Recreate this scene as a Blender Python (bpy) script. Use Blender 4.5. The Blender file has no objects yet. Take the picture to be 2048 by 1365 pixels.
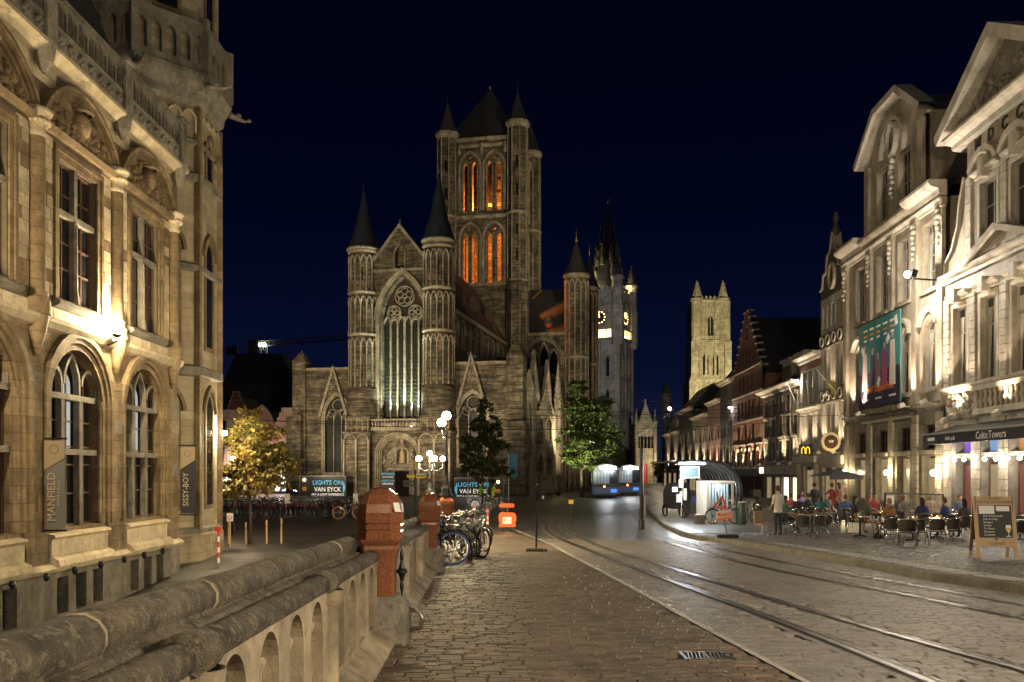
import bpy, math, random
from mathutils import Vector, Matrix, geometry
R = math.radians
S = bpy.context.scene
COL = S.collection
random.seed(7)
# ------------------------------------------------------------------ camera
F = 1775.0; CX = 1024.0; HZ = 944.0; EZ = 2.5      # photo focal length (px), centre column, horizon row, eye height
cam = bpy.data.cameras.new('camera'); camo = bpy.data.objects.new('camera', cam); COL.objects.link(camo)
cam.sensor_width = 36.0; cam.lens = 36.0 * F / 2048.0; cam.shift_y = (HZ - 682.5) / 2048.0
cam.clip_start = 0.05; cam.clip_end = 3000
camo.location = (0, 0, EZ); camo.rotation_euler = (R(90), 0, 0)
S.camera = camo
# ------------------------------------------------------------------ night sky
W = bpy.data.worlds.new('World'); S.world = W; W.use_nodes = True
nt = W.node_tree; nt.nodes.clear()
o_ = nt.nodes.new('ShaderNodeOutputWorld'); b_ = nt.nodes.new('ShaderNodeBackground')
t_ = nt.nodes.new('ShaderNodeTexCoord'); s_ = nt.nodes.new('ShaderNodeSeparateXYZ'); r_ = nt.nodes.new('ShaderNodeValToRGB')
nt.links.new(t_.outputs['Generated'], s_.inputs[0]); nt.links.new(s_.outputs['Z'], r_.inputs[0])
el = r_.color_ramp.elements
el[0].position = 0.0; el[0].color = (0.0055, 0.0075, 0.0175, 1)
el[1].position = 0.6; el[1].color = (0.00014, 0.00024, 0.0017, 1)
e = el.new(0.10); e.color = (0.0012, 0.0024, 0.0118, 1)
e = el.new(0.28); e.color = (0.0003, 0.0007, 0.0050, 1)
b_.inputs['Strength'].default_value = 1.0
nt.links.new(r_.outputs[0], b_.inputs[0]); nt.links.new(b_.outputs[0], o_.inputs[0])
# faint moonlight
sl = bpy.data.lights.new('moonlight', 'SUN'); sl.energy = 0.012; sl.angle = R(3); sl.color = (0.75, 0.85, 1.0)
so = bpy.data.objects.new('moonlight', sl); COL.objects.link(so); so.rotation_euler = (R(40), R(-25), 0)
S.view_settings.view_transform = 'Standard'; S.view_settings.look = 'None'
S.view_settings.exposure = 0.9; S.view_settings.gamma = 1.0
S.render.engine = 'CYCLES'
cy = S.cycles
cy.use_denoising = True
try: cy.denoiser = 'OPENIMAGEDENOISE'
except Exception: pass
cy.max_bounces = 5; cy.diffuse_bounces = 2; cy.glossy_bounces = 3; cy.transmission_bounces = 3; cy.transparent_max_bounces = 6
cy.caustics_reflective = False; cy.caustics_refractive = False
cy.sample_clamp_indirect = 3.0; cy.use_light_tree = True
# ------------------------------------------------------------------ mesh helpers
class MB:
    def __init__(s): s.v = []; s.f = []
    def add(s, vs, fs):
        o = len(s.v); s.v += [tuple(p) for p in vs]; s.f += [tuple(i + o for i in f) for f in fs]; return s
    def box(s, x0, x1, y0, y1, z0, z1):
        return s.add([(x0,y0,z0),(x1,y0,z0),(x1,y1,z0),(x0,y1,z0),(x0,y0,z1),(x1,y0,z1),(x1,y1,z1),(x0,y1,z1)],
                     [(0,3,2,1),(4,5,6,7),(0,1,5,4),(1,2,6,5),(2,3,7,6),(3,0,4,7)])
    def cbox(s, x0, x1, y0, y1, z0, z1, c=0.01):          # box with chamfered top
        return s.add([(x0,y0,z0),(x1,y0,z0),(x1,y1,z0),(x0,y1,z0),(x0,y0,z1-c),(x1,y0,z1-c),(x1,y1,z1-c),(x0,y1,z1-c),
                      (x0+c,y0+c,z1),(x1-c,y0+c,z1),(x1-c,y1-c,z1),(x0+c,y1-c,z1)],
                     [(8,9,10,11),(0,1,5,4),(1,2,6,5),(2,3,7,6),(3,0,4,7),(4,5,9,8),(5,6,10,9),(6,7,11,10),(7,4,8,11)])
    def mbox(s, m, sx, sy, sz):                            # box of size s centred, under matrix m
        c = [(x*sx/2, y*sy/2, z*sz/2) for z in (-1,1) for x,y in ((-1,-1),(1,-1),(1,1),(-1,1))]
        return s.add([m @ Vector(p) for p in c], [(0,3,2,1),(4,5,6,7),(0,1,5,4),(1,2,6,5),(2,3,7,6),(3,0,4,7)])
    def bar(s, a, b, w, h=None):
        a = Vector(a); b = Vector(b); d = b - a; h = h or w
        q = d.to_track_quat('Z', 'Y'); m = Matrix.Translation((a+b)/2) @ q.to_matrix().to_4x4()
        return s.mbox(m, w, h, d.length)
    def prism_xz(s, poly, y0, y1):
        n = len(poly)
        vs = [(x,y0,z) for x,z in poly] + [(x,y1,z) for x,z in poly]
        fs = [(i,(i+1)%n,n+(i+1)%n,n+i) for i in range(n)]
        s.add(vs, fs)
        t = geometry.tessellate_polygon([[Vector((x,z,0)) for x,z in poly]])
        s.add([(x,y0,z) for x,z in poly], t); s.add([(x,y1,z) for x,z in poly], t)
        return s
    def prism_xy(s, poly, z0, z1, top=None):
        n = len(poly); top = top or poly
        s.add([(x,y,z0) for x,y in poly] + [(x,y,z1) for x,y in top], [(i,(i+1)%n,n+(i+1)%n,n+i) for i in range(n)])
        s.add([(x,y,z1) for x,y in top], [tuple(range(n))]); s.add([(x,y,z0) for x,y in poly], [tuple(range(n))[::-1]])
        return s
    def prism_yz(s, poly, x0, x1):
        n = len(poly)
        s.add([(x0,y,z) for y,z in poly] + [(x1,y,z) for y,z in poly], [(i,(i+1)%n,n+(i+1)%n,n+i) for i in range(n)])
        t = geometry.tessellate_polygon([[Vector((y,z,0)) for y,z in poly]])
        s.add([(x0,y,z) for y,z in poly], t); s.add([(x1,y,z) for y,z in poly], t)
        return s
    def lathe(s, prof, c=(0,0,0), n=12, a0=0.0, a1=None, sy=1.0):
        full = a1 is None; a1 = a0 + 2*math.pi if full else a1
        k = n if full else n + 1; o = len(s.v)
        for r, z in prof:
            for i in range(k):
                a = a0 + (a1-a0)*i/n
                s.v.append((c[0]+r*math.cos(a), c[1]+r*math.sin(a)*sy, c[2]+z))
        for j in range(len(prof)-1):
            for i in range(n):
                i2 = (i+1) % k if full else i+1
                s.f.append((o+j*k+i, o+j*k+i2, o+(j+1)*k+i2, o+(j+1)*k+i))
        return s
    def sphere(s, c, r, n=10, m=6, sz=1.0):
        return s.lathe([(max(0.0005, r*math.sin(math.pi*j/m)), -r*sz*math.cos(math.pi*j/m)) for j in range(m+1)], c, n)
    def tube(s, pts, r, n=6, closed=False):
        pts = [Vector(p) for p in pts]; N = len(pts); o = len(s.v)
        up = Vector((0,0,1)); prev = None
        for i, p in enumerate(pts):
            if closed: d = pts[(i+1)%N] - pts[i-1]
            else: d = pts[min(i+1,N-1)] - pts[max(i-1,0)]
            d.normalize()
            if prev is None:
                prev = up.cross(d)
                if prev.length < 1e-3: prev = Vector((1,0,0)).cross(d)
            a = (prev - d*prev.dot(d))
            if a.length < 1e-5: a = Vector((0,1,0)).cross(d)
            a.normalize(); prev = a; b = d.cross(a)
            rr = r[i] if isinstance(r, (list, tuple)) else r
            for k in range(n):
                t = 2*math.pi*k/n
                s.v.append(tuple(p + a*rr*math.cos(t) + b*rr*math.sin(t)))
        for i in range(N if closed else N-1):
            for k in range(n):
                i2 = (i+1) % N
                s.f.append((o+i*n+k, o+i*n+(k+1)%n, o+i2*n+(k+1)%n, o+i2*n+k))
        if not closed:
            s.f.append(tuple(o+k for k in range(n))[::-1]); s.f.append(tuple(o+(N-1)*n+k for k in range(n)))
        return s
    def holed(s, outer, holes, y, depth):
        """wall face in the xz plane at y with openings; reveals run back to y+depth"""
        polys = [[Vector((x,z,0)) for x,z in outer]] + [[Vector((x,z,0)) for x,z in h] for h in holes]
        allp = [p for q in polys for p in q]
        s.add([(p.x, y, p.y) for p in allp], geometry.tessellate_polygon(polys))
        for h in holes:
            n = len(h)
            s.add([(x,y,z) for x,z in h] + [(x,y+depth,z) for x,z in h], [(i,n+i,n+(i+1)%n,(i+1)%n) for i in range(n)])
        return s
    def ring(s, path, w, y0, y1, closed=False, inner=0.0):
        """moulding of width w outside an outline (xz), between depth y0 (front) and y1"""
        n = len(path); P = [Vector(p) for p in path]; A = []; B = []
        area = sum(P[i].x*P[(i+1)%n].y - P[(i+1)%n].x*P[i].y for i in range(n))
        sg = 1 if area > 0 else -1
        for i in range(n):
            if closed: d0 = P[i]-P[i-1]; d1 = P[(i+1)%n]-P[i]
            else:
                d0 = P[i]-P[max(i-1,0)] if i > 0 else P[1]-P[0]
                d1 = P[min(i+1,n-1)]-P[i] if i < n-1 else d0
            d0.normalize(); d1.normalize()
            n0 = Vector((d0.y,-d0.x))*sg; n1 = Vector((d1.y,-d1.x))*sg
            m = n0+n1
            if m.length < 1e-4: m = n0.copy()
            m.normalize(); k = min(2.0, 1/max(0.35, m.dot(n1)))
            A.append(P[i]-m*inner*k); B.append(P[i]+m*w*k)
        k = n if closed else n-1
        vs = [(p.x,y0,p.y) for p in A]+[(p.x,y0,p.y) for p in B]+[(p.x,y1,p.y) for p in A]+[(p.x,y1,p.y) for p in B]
        fs = []
        for i in range(k):
            j = (i+1) % n
            fs += [(i,j,n+j,n+i),(n+i,n+j,3*n+j,3*n+i),(2*n+i,2*n+j,j,i)]
        return s.add(vs, fs)
    def xf(s, m, start=0):
        s.v[start:] = [tuple(m @ Vector(p)) for p in s.v[start:]]; return s
def rect(x0,x1,z0,z1): return [(x0,z0),(x1,z0),(x1,z1),(x0,z1)]
def arch(x0, x1, z0, zs, z1, n=7):
    """opening with a round, segmental or pointed head: sill z0, springing zs, crown z1"""
    a = (x1-x0)/2; c = (x0+x1)/2; r = z1-zs
    pts = [(x0,z0),(x1,z0)]
    if r < a*0.98:                                   # segmental
        Rr = (a*a+r*r)/(2*r); t = math.asin(min(1,a/Rr))
        for i in range(2*n+1):
            q = t - 2*t*i/(2*n); pts.append((c+Rr*math.sin(q), zs-(Rr-r)+Rr*math.cos(q)))
    else:
        Rr = (a*a+r*r)/(2*a); t = math.asin(min(1,r/Rr))
        rt = [(c+a-Rr+Rr*math.cos(t*i/n), zs+Rr*math.sin(t*i/n)) for i in range(n+1)]
        pts += rt + [(2*c-x, z) for x,z in rt[:-1][::-1]]
    return pts
def top_at(path, x):
    best = -1e9
    n = len(path)
    for i in range(n):
        (xa,za),(xb,zb) = path[i], path[(i+1)%n]
        if (xa-x)*(xb-x) <= 0 and abs(xa-xb) > 1e-6:
            best = max(best, za+(zb-za)*(x-xa)/(xb-xa))
    return best
def obj(name, mb, mat, parent=None, smooth=False, kind=None, label=None):
    me = bpy.data.meshes.new(name); me.from_pydata(mb.v, [], mb.f); me.update()
    if smooth: me.polygons.foreach_set('use_smooth', [True]*len(me.polygons))
    me.materials.append(mat)
    o = bpy.data.objects.new(name, me); COL.objects.link(o)
    if parent is not None: o.parent = parent
    if kind: o['kind'] = kind
    if label: o['label'] = label
    return o
def tag(o, label, cat, group=None):
    o['label'] = label; o['category'] = cat
    if group: o['group'] = group
    return o
def thing(name, label, cat, loc=(0,0,0), rz=0.0, group=None):
    o = bpy.data.objects.new(name, None); COL.objects.link(o); o.empty_display_size = 0.2
    o.location = loc; o.rotation_euler = (0,0,rz)
    return tag(o, label, cat, group)
KIDS = {}
def copy_tree(o, loc=None, rz=None, label=None, group=None, parent=None):
    c = o.copy(); COL.objects.link(c); c.parent = parent
    if loc is not None: c.location = loc
    if rz is not None: c.rotation_euler = (0,0,rz) if not isinstance(rz, tuple) else rz
    if label: c['label'] = label
    if group: c['group'] = group
    if o.name not in KIDS: KIDS[o.name] = list(o.children)
    for ch in KIDS[o.name]: copy_tree(ch, parent=c)
    return c
def text(s, size, mat, parent, loc, rot, name='lettering', ext=0.004, sx=1.0, align='CENTER', bold=0.0):
    c = bpy.data.curves.new(name, 'FONT'); c.body = s; c.size = size; c.extrude = ext; c.align_x = align; c.align_y = 'CENTER'
    c.resolution_u = 2; c.offset = bold
    t = bpy.data.objects.new(name, c); COL.objects.link(t)
    dg = bpy.context.evaluated_depsgraph_get()
    me = bpy.data.meshes.new_from_object(t.evaluated_get(dg)); bpy.data.objects.remove(t)
    me.materials.clear(); me.materials.append(mat)
    o = bpy.data.objects.new(name, me); COL.objects.link(o); o.parent = parent
    o.location = loc; o.rotation_euler = rot; o.scale = (sx,1,1)
    return o
# ------------------------------------------------------------------ materials
MATS = {}
def mat(name, col, rough=0.7, metal=0.0, col2=None, scale=3.0, bump=0.0, bscale=30.0, brick=None, emit=None, estr=0.0,
        island=0.0, spec=0.5, stain=0.0, trans=0.0, alpha=1.0, speck=None, course=0.0):
    m = bpy.data.materials.new(name); m.use_nodes = True; n = m.node_tree.nodes; l = m.node_tree.links
    p = n['Principled BSDF']
    p.inputs['Roughness'].default_value = rough; p.inputs['Metallic'].default_value = metal
    p.inputs['Specular IOR Level'].default_value = spec
    p.inputs['Base Color'].default_value = (*col, 1)
    tc = n.new('ShaderNodeTexCoord'); out = None
    def mixc(a, b, fac, bt='MIX'):
        x = n.new('ShaderNodeMix'); x.data_type = 'RGBA'; x.blend_type = bt
        for s_, v in ((6, a), (7, b)):
            if hasattr(v, 'links'): l.new(v, x.inputs[s_])
            else: x.inputs[s_].default_value = (*v, 1)
        if hasattr(fac, 'links'): l.new(fac, x.inputs[0])
        else: x.inputs[0].default_value = fac
        return x.outputs[2]
    cur = col
    if col2 is not None:
        nz = n.new('ShaderNodeTexNoise'); nz.inputs['Scale'].default_value = scale; nz.inputs['Detail'].default_value = 5
        nz.inputs['Roughness'].default_value = 0.65
        l.new(tc.outputs['Object'], nz.inputs['Vector'])
        rp = n.new('ShaderNodeValToRGB'); rp.color_ramp.elements[0].position = 0.36; rp.color_ramp.elements[1].position = 0.64
        l.new(nz.outputs['Fac'], rp.inputs[0])
        cur = mixc(col, col2, rp.outputs[0])
    bfac = None
    if brick:
        bw, bh, mort, bc2 = brick
        sp = n.new('ShaderNodeSeparateXYZ'); l.new(tc.outputs['Object'], sp.inputs[0])
        ad = n.new('ShaderNodeMath'); l.new(sp.outputs[0], ad.inputs[0]); l.new(sp.outputs[1], ad.inputs[1])
        cb = n.new('ShaderNodeCombineXYZ'); l.new(ad.outputs[0], cb.inputs[0]); l.new(sp.outputs[2], cb.inputs[1])
        br = n.new('ShaderNodeTexBrick'); l.new(cb.outputs[0], br.inputs['Vector'])
        br.inputs['Scale'].default_value = 1.0; br.inputs['Brick Width'].default_value = bw; br.inputs['Row Height'].default_value = bh
        br.inputs['Mortar Size'].default_value = mort; br.inputs['Mortar Smooth'].default_value = 0.3
        br.inputs['Color1'].default_value = (1,1,1,1); br.inputs['Color2'].default_value = (0.62,0.60,0.57,1); br.inputs['Mortar'].default_value = (*bc2,1)
        cur = mixc(cur, br.outputs['Color'], 0.85, 'MULTIPLY'); bfac = br.outputs['Fac']
    if island:
        g = n.new('ShaderNodeNewGeometry'); oi = n.new('ShaderNodeObjectInfo')
        ad = n.new('ShaderNodeMath'); l.new(g.outputs['Random Per Island'], ad.inputs[0]); l.new(oi.outputs['Random'], ad.inputs[1])
        fr = n.new('ShaderNodeMath'); fr.operation = 'FRACT'; l.new(ad.outputs[0], fr.inputs[0])
        mr = n.new('ShaderNodeMapRange'); mr.inputs[3].default_value = 1-island; mr.inputs[4].default_value = 1+island*0.6
        l.new(fr.outputs[0], mr.inputs[0])
        hs = n.new('ShaderNodeHueSaturation'); l.new(mr.outputs[0], hs.inputs['Value'])
        if hasattr(cur, 'links'): l.new(cur, hs.inputs['Color'])
        else: hs.inputs['Color'].default_value = (*cur,1)
        cur = hs.outputs[0]
    if stain:
        nz = n.new('ShaderNodeTexNoise'); nz.inputs['Scale'].default_value = 0.9; nz.inputs['Detail'].default_value = 8; nz.inputs['Roughness'].default_value = 0.7
        mp = n.new('ShaderNodeMapping'); mp.inputs['Scale'].default_value = (1.6,1.6,0.5)
        l.new(tc.outputs['Object'], mp.inputs[0]); l.new(mp.outputs[0], nz.inputs['Vector'])
        rp = n.new('ShaderNodeValToRGB'); rp.color_ramp.elements[0].position = 0.45; rp.color_ramp.elements[1].position = 0.7
        rp.color_ramp.elements[0].color = (1,1,1,1); k = 1-stain; rp.color_ramp.elements[1].color = (k,k*0.97,k*0.93,1)
        l.new(nz.outputs['Fac'], rp.inputs[0]); cur = mixc(cur, rp.outputs[0], 1.0, 'MULTIPLY')
    if speck:                                   # sharp-edged lichen, pits and soot spots: (scale, amount, colour)
        nz = n.new('ShaderNodeTexNoise'); nz.inputs['Scale'].default_value = speck[0]; nz.inputs['Detail'].default_value = 9; nz.inputs['Roughness'].default_value = 0.78
        l.new(tc.outputs['Object'], nz.inputs['Vector'])
        rp = n.new('ShaderNodeValToRGB'); rp.color_ramp.elements[0].position = 0.52; rp.color_ramp.elements[1].position = 0.60
        rp.color_ramp.elements[0].color = (0,0,0,1); a_ = speck[1]; rp.color_ramp.elements[1].color = (a_,a_,a_,1)
        l.new(nz.outputs['Fac'], rp.inputs[0]); cur = mixc(cur, speck[2], rp.outputs[0])
    if course:                                  # uneven masonry courses
        nz = n.new('ShaderNodeTexNoise'); nz.inputs['Scale'].default_value = 1.0; nz.inputs['Detail'].default_value = 3
        mp = n.new('ShaderNodeMapping'); mp.inputs['Scale'].default_value = (0.55,0.55,4.2)
        l.new(tc.outputs['Object'], mp.inputs[0]); l.new(mp.outputs[0], nz.inputs['Vector'])
        rp = n.new('ShaderNodeValToRGB'); rp.color_ramp.elements[0].position = 0.42; rp.color_ramp.elements[1].position = 0.56
        k = 1-course; rp.color_ramp.elements[0].color = (k,k,k,1); rp.color_ramp.elements[1].color = (1,1,1,1)
        l.new(nz.outputs['Fac'], rp.inputs[0]); cur = mixc(cur, rp.outputs[0], 1.0, 'MULTIPLY')
    if hasattr(cur, 'links'): l.new(cur, p.inputs['Base Color'])
    if bump:
        nz = n.new('ShaderNodeTexNoise'); nz.inputs['Scale'].default_value = bscale; nz.inputs['Detail'].default_value = 6
        l.new(tc.outputs['Object'], nz.inputs['Vector'])
        h = nz.outputs['Fac']
        if bfac is not None:
            iv = n.new('ShaderNodeMath'); iv.operation = 'MULTIPLY_ADD'; l.new(bfac, iv.inputs[0]); iv.inputs[1].default_value = -1.2
            l.new(h, iv.inputs[2]); h = iv.outputs[0]
        b = n.new('ShaderNodeBump'); b.inputs['Strength'].default_value = min(1,bump); b.inputs['Distance'].default_value = 0.02*max(1,bump)
        l.new(h, b.inputs['Height']); l.new(b.outputs[0], p.inputs['Normal'])
    if emit: p.inputs['Emission Color'].default_value = (*emit,1); p.inputs['Emission Strength'].default_value = estr
    if trans: p.inputs['Transmission Weight'].default_value = trans; p.inputs['IOR'].default_value = 1.1
    if alpha < 1: p.inputs['Alpha'].default_value = alpha
    MATS[name] = m; return m
M = MATS
mat('setts_brown', (0.178,0.128,0.088), 0.6, col2=(0.108,0.080,0.058), scale=1.2, bump=0.5, bscale=60, island=0.38, speck=(30,0.5,(0.06,0.042,0.03)))
mat('setts_grey', (0.275,0.240,0.215), 0.45, col2=(0.19,0.168,0.152), scale=0.9, bump=0.4, bscale=70, island=0.22)
mat('setts_walk', (0.170,0.148,0.122), 0.5, col2=(0.11,0.098,0.084), scale=0.8, bump=0.4, bscale=60, island=0.25)
mat('mortar',(0.14,0.11,0.075),0.9,col2=(0.09,0.07,0.05),scale=3,bump=0.4)
mat('joint', (0.045,0.038,0.030), 0.85, col2=(0.07,0.06,0.045), scale=8, bump=0.4)
mat('road_far', (0.135,0.122,0.112), 0.38, col2=(0.085,0.080,0.076), scale=0.5, bump=0.5, bscale=18, brick=(0.22,0.12,0.012,(0.35,0.33,0.3)))
mat('square', (0.062,0.050,0.040), 0.5, col2=(0.036,0.031,0.027), scale=0.3, bump=0.6, bscale=10, brick=(0.3,0.15,0.02,(0.4,0.4,0.4)))
mat('kerb', (0.22,0.195,0.15), 0.7, col2=(0.12,0.11,0.08), scale=2.2, bump=0.6, bscale=40, island=0.15)
mat('rail_steel', (0.38,0.36,0.34), 0.36, 1.0, col2=(0.18,0.165,0.15), scale=3)
mat('steel', (0.55,0.54,0.52), 0.22, 1.0, col2=(0.35,0.33,0.31), scale=4)
mat('dark_metal', (0.022,0.022,0.024), 0.45, 0.6)
mat('black_paint', (0.012,0.012,0.013), 0.4)
mat('white_line', (0.55,0.53,0.48), 0.6, col2=(0.35,0.33,0.29), scale=5)
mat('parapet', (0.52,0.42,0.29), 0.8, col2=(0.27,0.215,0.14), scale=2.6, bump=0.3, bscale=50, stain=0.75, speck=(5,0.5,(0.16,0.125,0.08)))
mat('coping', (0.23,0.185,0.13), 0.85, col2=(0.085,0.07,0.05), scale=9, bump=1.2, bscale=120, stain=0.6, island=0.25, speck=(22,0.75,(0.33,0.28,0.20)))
mat('granite', (0.33,0.125,0.06), 0.2, col2=(0.19,0.066,0.034), scale=40, spec=0.5, speck=(95,0.8,(0.07,0.028,0.018)))
mat('stone_cream', (0.60,0.51,0.36), 0.8, col2=(0.45,0.365,0.245), scale=2.0, bump=0.7, bscale=30, island=0.22, stain=0.4, speck=(7,0.45,(0.20,0.155,0.095)))
mat('stone_ochre', (0.33,0.235,0.13), 0.8, col2=(0.20,0.14,0.08), scale=1.6, bump=0.8, bscale=26, stain=0.6, island=0.16, brick=(0.85,0.43,0.012,(0.45,0.42,0.38)), speck=(6,0.6,(0.085,0.062,0.036)))
mat('stone_grey', (0.27,0.24,0.195), 0.8, col2=(0.15,0.13,0.105), scale=1.8, bump=0.8, bscale=26, stain=0.6, island=0.18, speck=(6,0.6,(0.065,0.056,0.044)))
mat('church', (0.38,0.305,0.195), 0.85, col2=(0.135,0.112,0.078), scale=0.7, bump=1.5, bscale=5, stain=0.7, brick=(0.85,0.26,0.018,(0.5,0.48,0.45)), course=0.55, speck=(1.6,0.75,(0.075,0.062,0.042)))
mat('church_trim', (0.46,0.39,0.275), 0.8, col2=(0.25,0.205,0.145), scale=1.0, bump=0.8, bscale=10, stain=0.5, speck=(2.2,0.6,(0.12,0.098,0.068)))
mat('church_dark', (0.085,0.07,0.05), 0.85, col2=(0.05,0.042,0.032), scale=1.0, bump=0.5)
mat('slate', (0.028,0.028,0.032), 0.6, col2=(0.045,0.042,0.042), scale=2, bump=0.6, bscale=12)
mat('rooftile', (0.075,0.038,0.026), 0.75, col2=(0.042,0.026,0.02), scale=2, bump=0.8, bscale=14)
mat('belfry_stone', (0.27,0.245,0.205), 0.85, col2=(0.15,0.14,0.13), scale=0.35, bump=0.8, bscale=4, stain=0.4, brick=(1.1,0.4,0.03,(0.5,0.48,0.46)), speck=(0.9,0.7,(0.07,0.064,0.055)))
mat('bavo_stone', (0.42,0.37,0.26), 0.85, col2=(0.25,0.215,0.145), scale=0.35, bump=1.0, bscale=3, stain=0.6, brick=(1.6,0.6,0.05,(0.5,0.48,0.45)), speck=(0.7,0.6,(0.14,0.12,0.08)))
mat('brick_red', (0.30,0.140,0.082), 0.85, col2=(0.19,0.090,0.055), scale=0.9, bump=0.7, bscale=12, brick=(0.44,0.15,0.018,(0.75,0.68,0.6)))
mat('plaster_cream', (0.47,0.40,0.31), 0.65, col2=(0.34,0.285,0.215), scale=0.9, bump=0.4, bscale=14, stain=0.6, speck=(3,0.45,(0.20,0.165,0.12)))
mat('plaster_white', (0.60,0.54,0.46), 0.6, col2=(0.46,0.41,0.34), scale=0.9, bump=0.3, bscale=14, stain=0.5, speck=(4,0.4,(0.26,0.225,0.175)))
mat('plaster_grey', (0.25,0.22,0.18), 0.7, col2=(0.15,0.13,0.105), scale=0.9, bump=0.4, bscale=12, stain=0.5, speck=(3,0.5,(0.09,0.08,0.062)))
mat('plaster_dark', (0.10,0.085,0.07), 0.7, col2=(0.06,0.05,0.043), scale=1, bump=0.3)
mat('plaster_pink', (0.42,0.27,0.22), 0.75, col2=(0.32,0.21,0.17), scale=0.7, bump=0.3)
mat('glass_dark', (0.012,0.013,0.015), 0.06, spec=0.8)
mat('glass_shop', (0.06,0.052,0.04), 0.1, spec=0.7, col2=(0.02,0.02,0.02), scale=0.7)
mat('glass_clear', (0.9,0.95,0.95), 0.03, trans=1.0, alpha=0.35)
mat('window_wood', (0.085,0.045,0.028), 0.5)
mat('frame_grey', (0.26,0.24,0.21), 0.6)
mat('frame_white', (0.55,0.52,0.46), 0.5)
mat('gilt', (0.75,0.5,0.14), 0.3, 1.0)
mat('aluminium', (0.78,0.77,0.74), 0.22, 1.0)
mat('weave', (0.035,0.024,0.02), 0.6, bump=0.6, bscale=120)
mat('wood_board', (0.50,0.32,0.15), 0.5, col2=(0.42,0.26,0.12), scale=6)
mat('chalkboard', (0.022,0.021,0.022), 0.6)
mat('white_print', (0.82,0.80,0.76), 0.6)
mat('black_print', (0.02,0.017,0.014), 0.6)
mat('cyan_print', (0.10,0.42,0.60), 0.6, emit=(0.10,0.42,0.60), estr=0.35)
mat('lit_print', (0.8,0.76,0.68), 0.6, emit=(0.9,0.82,0.7), estr=0.35)
mat('orange_plastic', (0.85,0.115,0.02), 0.4)
mat('red_paint', (0.62,0.045,0.03), 0.45)
mat('yellow_paint', (0.72,0.42,0.03), 0.5)
mat('green_paint', (0.012,0.035,0.014), 0.5)
mat('rubber', (0.018,0.017,0.016), 0.8)
mat('blue_tyre', (0.045,0.09,0.30), 0.6)
mat('orange_tyre', (0.55,0.24,0.05), 0.6)
mat('saddle', (0.02,0.016,0.014), 0.5)
def glow(name, c, s): return mat(name, (0.02,0.02,0.02), 0.4, emit=c, estr=s)
glow('lamp_warm', (1.0,0.80,0.42), 30); glow('lamp_white', (0.92,0.97,1.0), 14); glow('lamp_neutral', (1.0,0.90,0.74), 26)
glow('lamp_orange', (1.0,0.30,0.04), 1.2); glow('lamp_red', (1.0,0.12,0.04), 9); glow('lamp_gold', (1.0,0.72,0.22), 5)
glow('shop_warm', (1.0,0.78,0.48), 1.6); glow('shop_white', (0.95,0.97,1.0), 1.5); glow('lamp_blue', (0.15,0.35,1.0), 5)
glow('dim_warm', (1.0,0.72,0.38), 0.16); glow('dim_white', (0.75,0.82,0.85), 0.28); glow('shop_pink', (1.0,0.35,0.55), 0.8)
glow('clock_glow', (1.0,0.62,0.2), 5)
glow('candle', (1.0,0.6,0.2), 12)
def light(name, loc, power, color=(1,0.78,0.5), size=0.15, parent=None, spot=None, target=None, blend=0.6):
    L = bpy.data.lights.new(name, 'SPOT' if spot else 'POINT'); L.energy = power; L.color = color; L.shadow_soft_size = size
    o = bpy.data.objects.new(name, L); COL.objects.link(o)
    if spot: L.spot_size = R(spot); L.spot_blend = blend
    o.location = loc
    if target is not None:
        d = Vector(target) - Vector(loc); o.rotation_euler = d.to_track_quat('-Z','Y').to_euler()
    if parent is not None: o.parent = parent; o.matrix_parent_inverse = Matrix()
    return o
# ------------------------------------------------------------------ pixel <-> place
def hroad(X, Y):                                   # depth of the street below the eye
    return min(2.5, 1.34 + 0.0315*Y + 0.015*(X+1))
def zroad(X, Y): return EZ - hroad(X, Y)
def gp(px, py, lift=0.0):
    a = (py-HZ)/F; b = (px-CX)/F
    Y = (1.355-lift)/(a-0.0315-0.015*b) if a-0.0315-0.015*b > 0.004 else 1e9
    if Y > 500 or hroad(b*Y, Y) >= 2.5: Y = (2.5-lift)/a
    return (b*Y, Y, EZ-a*Y)
def at(px, py, Y): return ((px-CX)/F*Y, Y, EZ+(HZ-py)/F*Y)
def zsq(Y): return max(-2.2, min(0.0, -0.065*(48-Y)))
def parx(Y): return -0.95 - 0.036*Y
# ------------------------------------------------------------------ ground, street, footpath, kerb, rails
PEND = 42.0
def frange(a, b, s):
    r = []; x = a
    while x < b-1e-6: r.append(x); x += s
    return r+[b]
g = MB()
def patch(xf, ys, zf, n):
    o = len(g.v)
    for y in ys:
        x0, x1 = xf(y)
        for i in range(n+1):
            x = x0+(x1-x0)*i/n; g.v.append((x, y, zf(x,y)))
    for j in range(len(ys)-1):
        for i in range(n): g.f.append((o+j*(n+1)+i, o+j*(n+1)+i+1, o+(j+1)*(n+1)+i+1, o+(j+1)*(n+1)+i))
ysn = frange(-30, PEND, 1.0)
patch(lambda y: (parx(y)-0.15, 8.0), ysn, lambda x,y: zroad(x,y)-0.03, 9)
patch(lambda y: (8.0, 60.0), ysn, lambda x,y: zroad(x,y)-0.03, 12)
patch(lambda y: (-60.0, parx(y)-0.15), ysn+[44,46,48.01], lambda x,y: zsq(y), 6)
patch(lambda y: (parx(y)-0.15, 60.0), [PEND,44,46,48.01], lambda x,y: zroad(x,y)-0.03, 4)
patch(lambda y: (-1500.0, 1500.0), [48.0,60,80,120,200,400,1500], lambda x,y: -0.03, 30)
patch(lambda y: (-1500.0, -60.0), [-30,48], lambda x,y: zsq(y), 2)
patch(lambda y: (60.0, 1500.0), [-30,0,20,48], lambda x,y: zroad(x,y)-0.03, 2)
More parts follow.
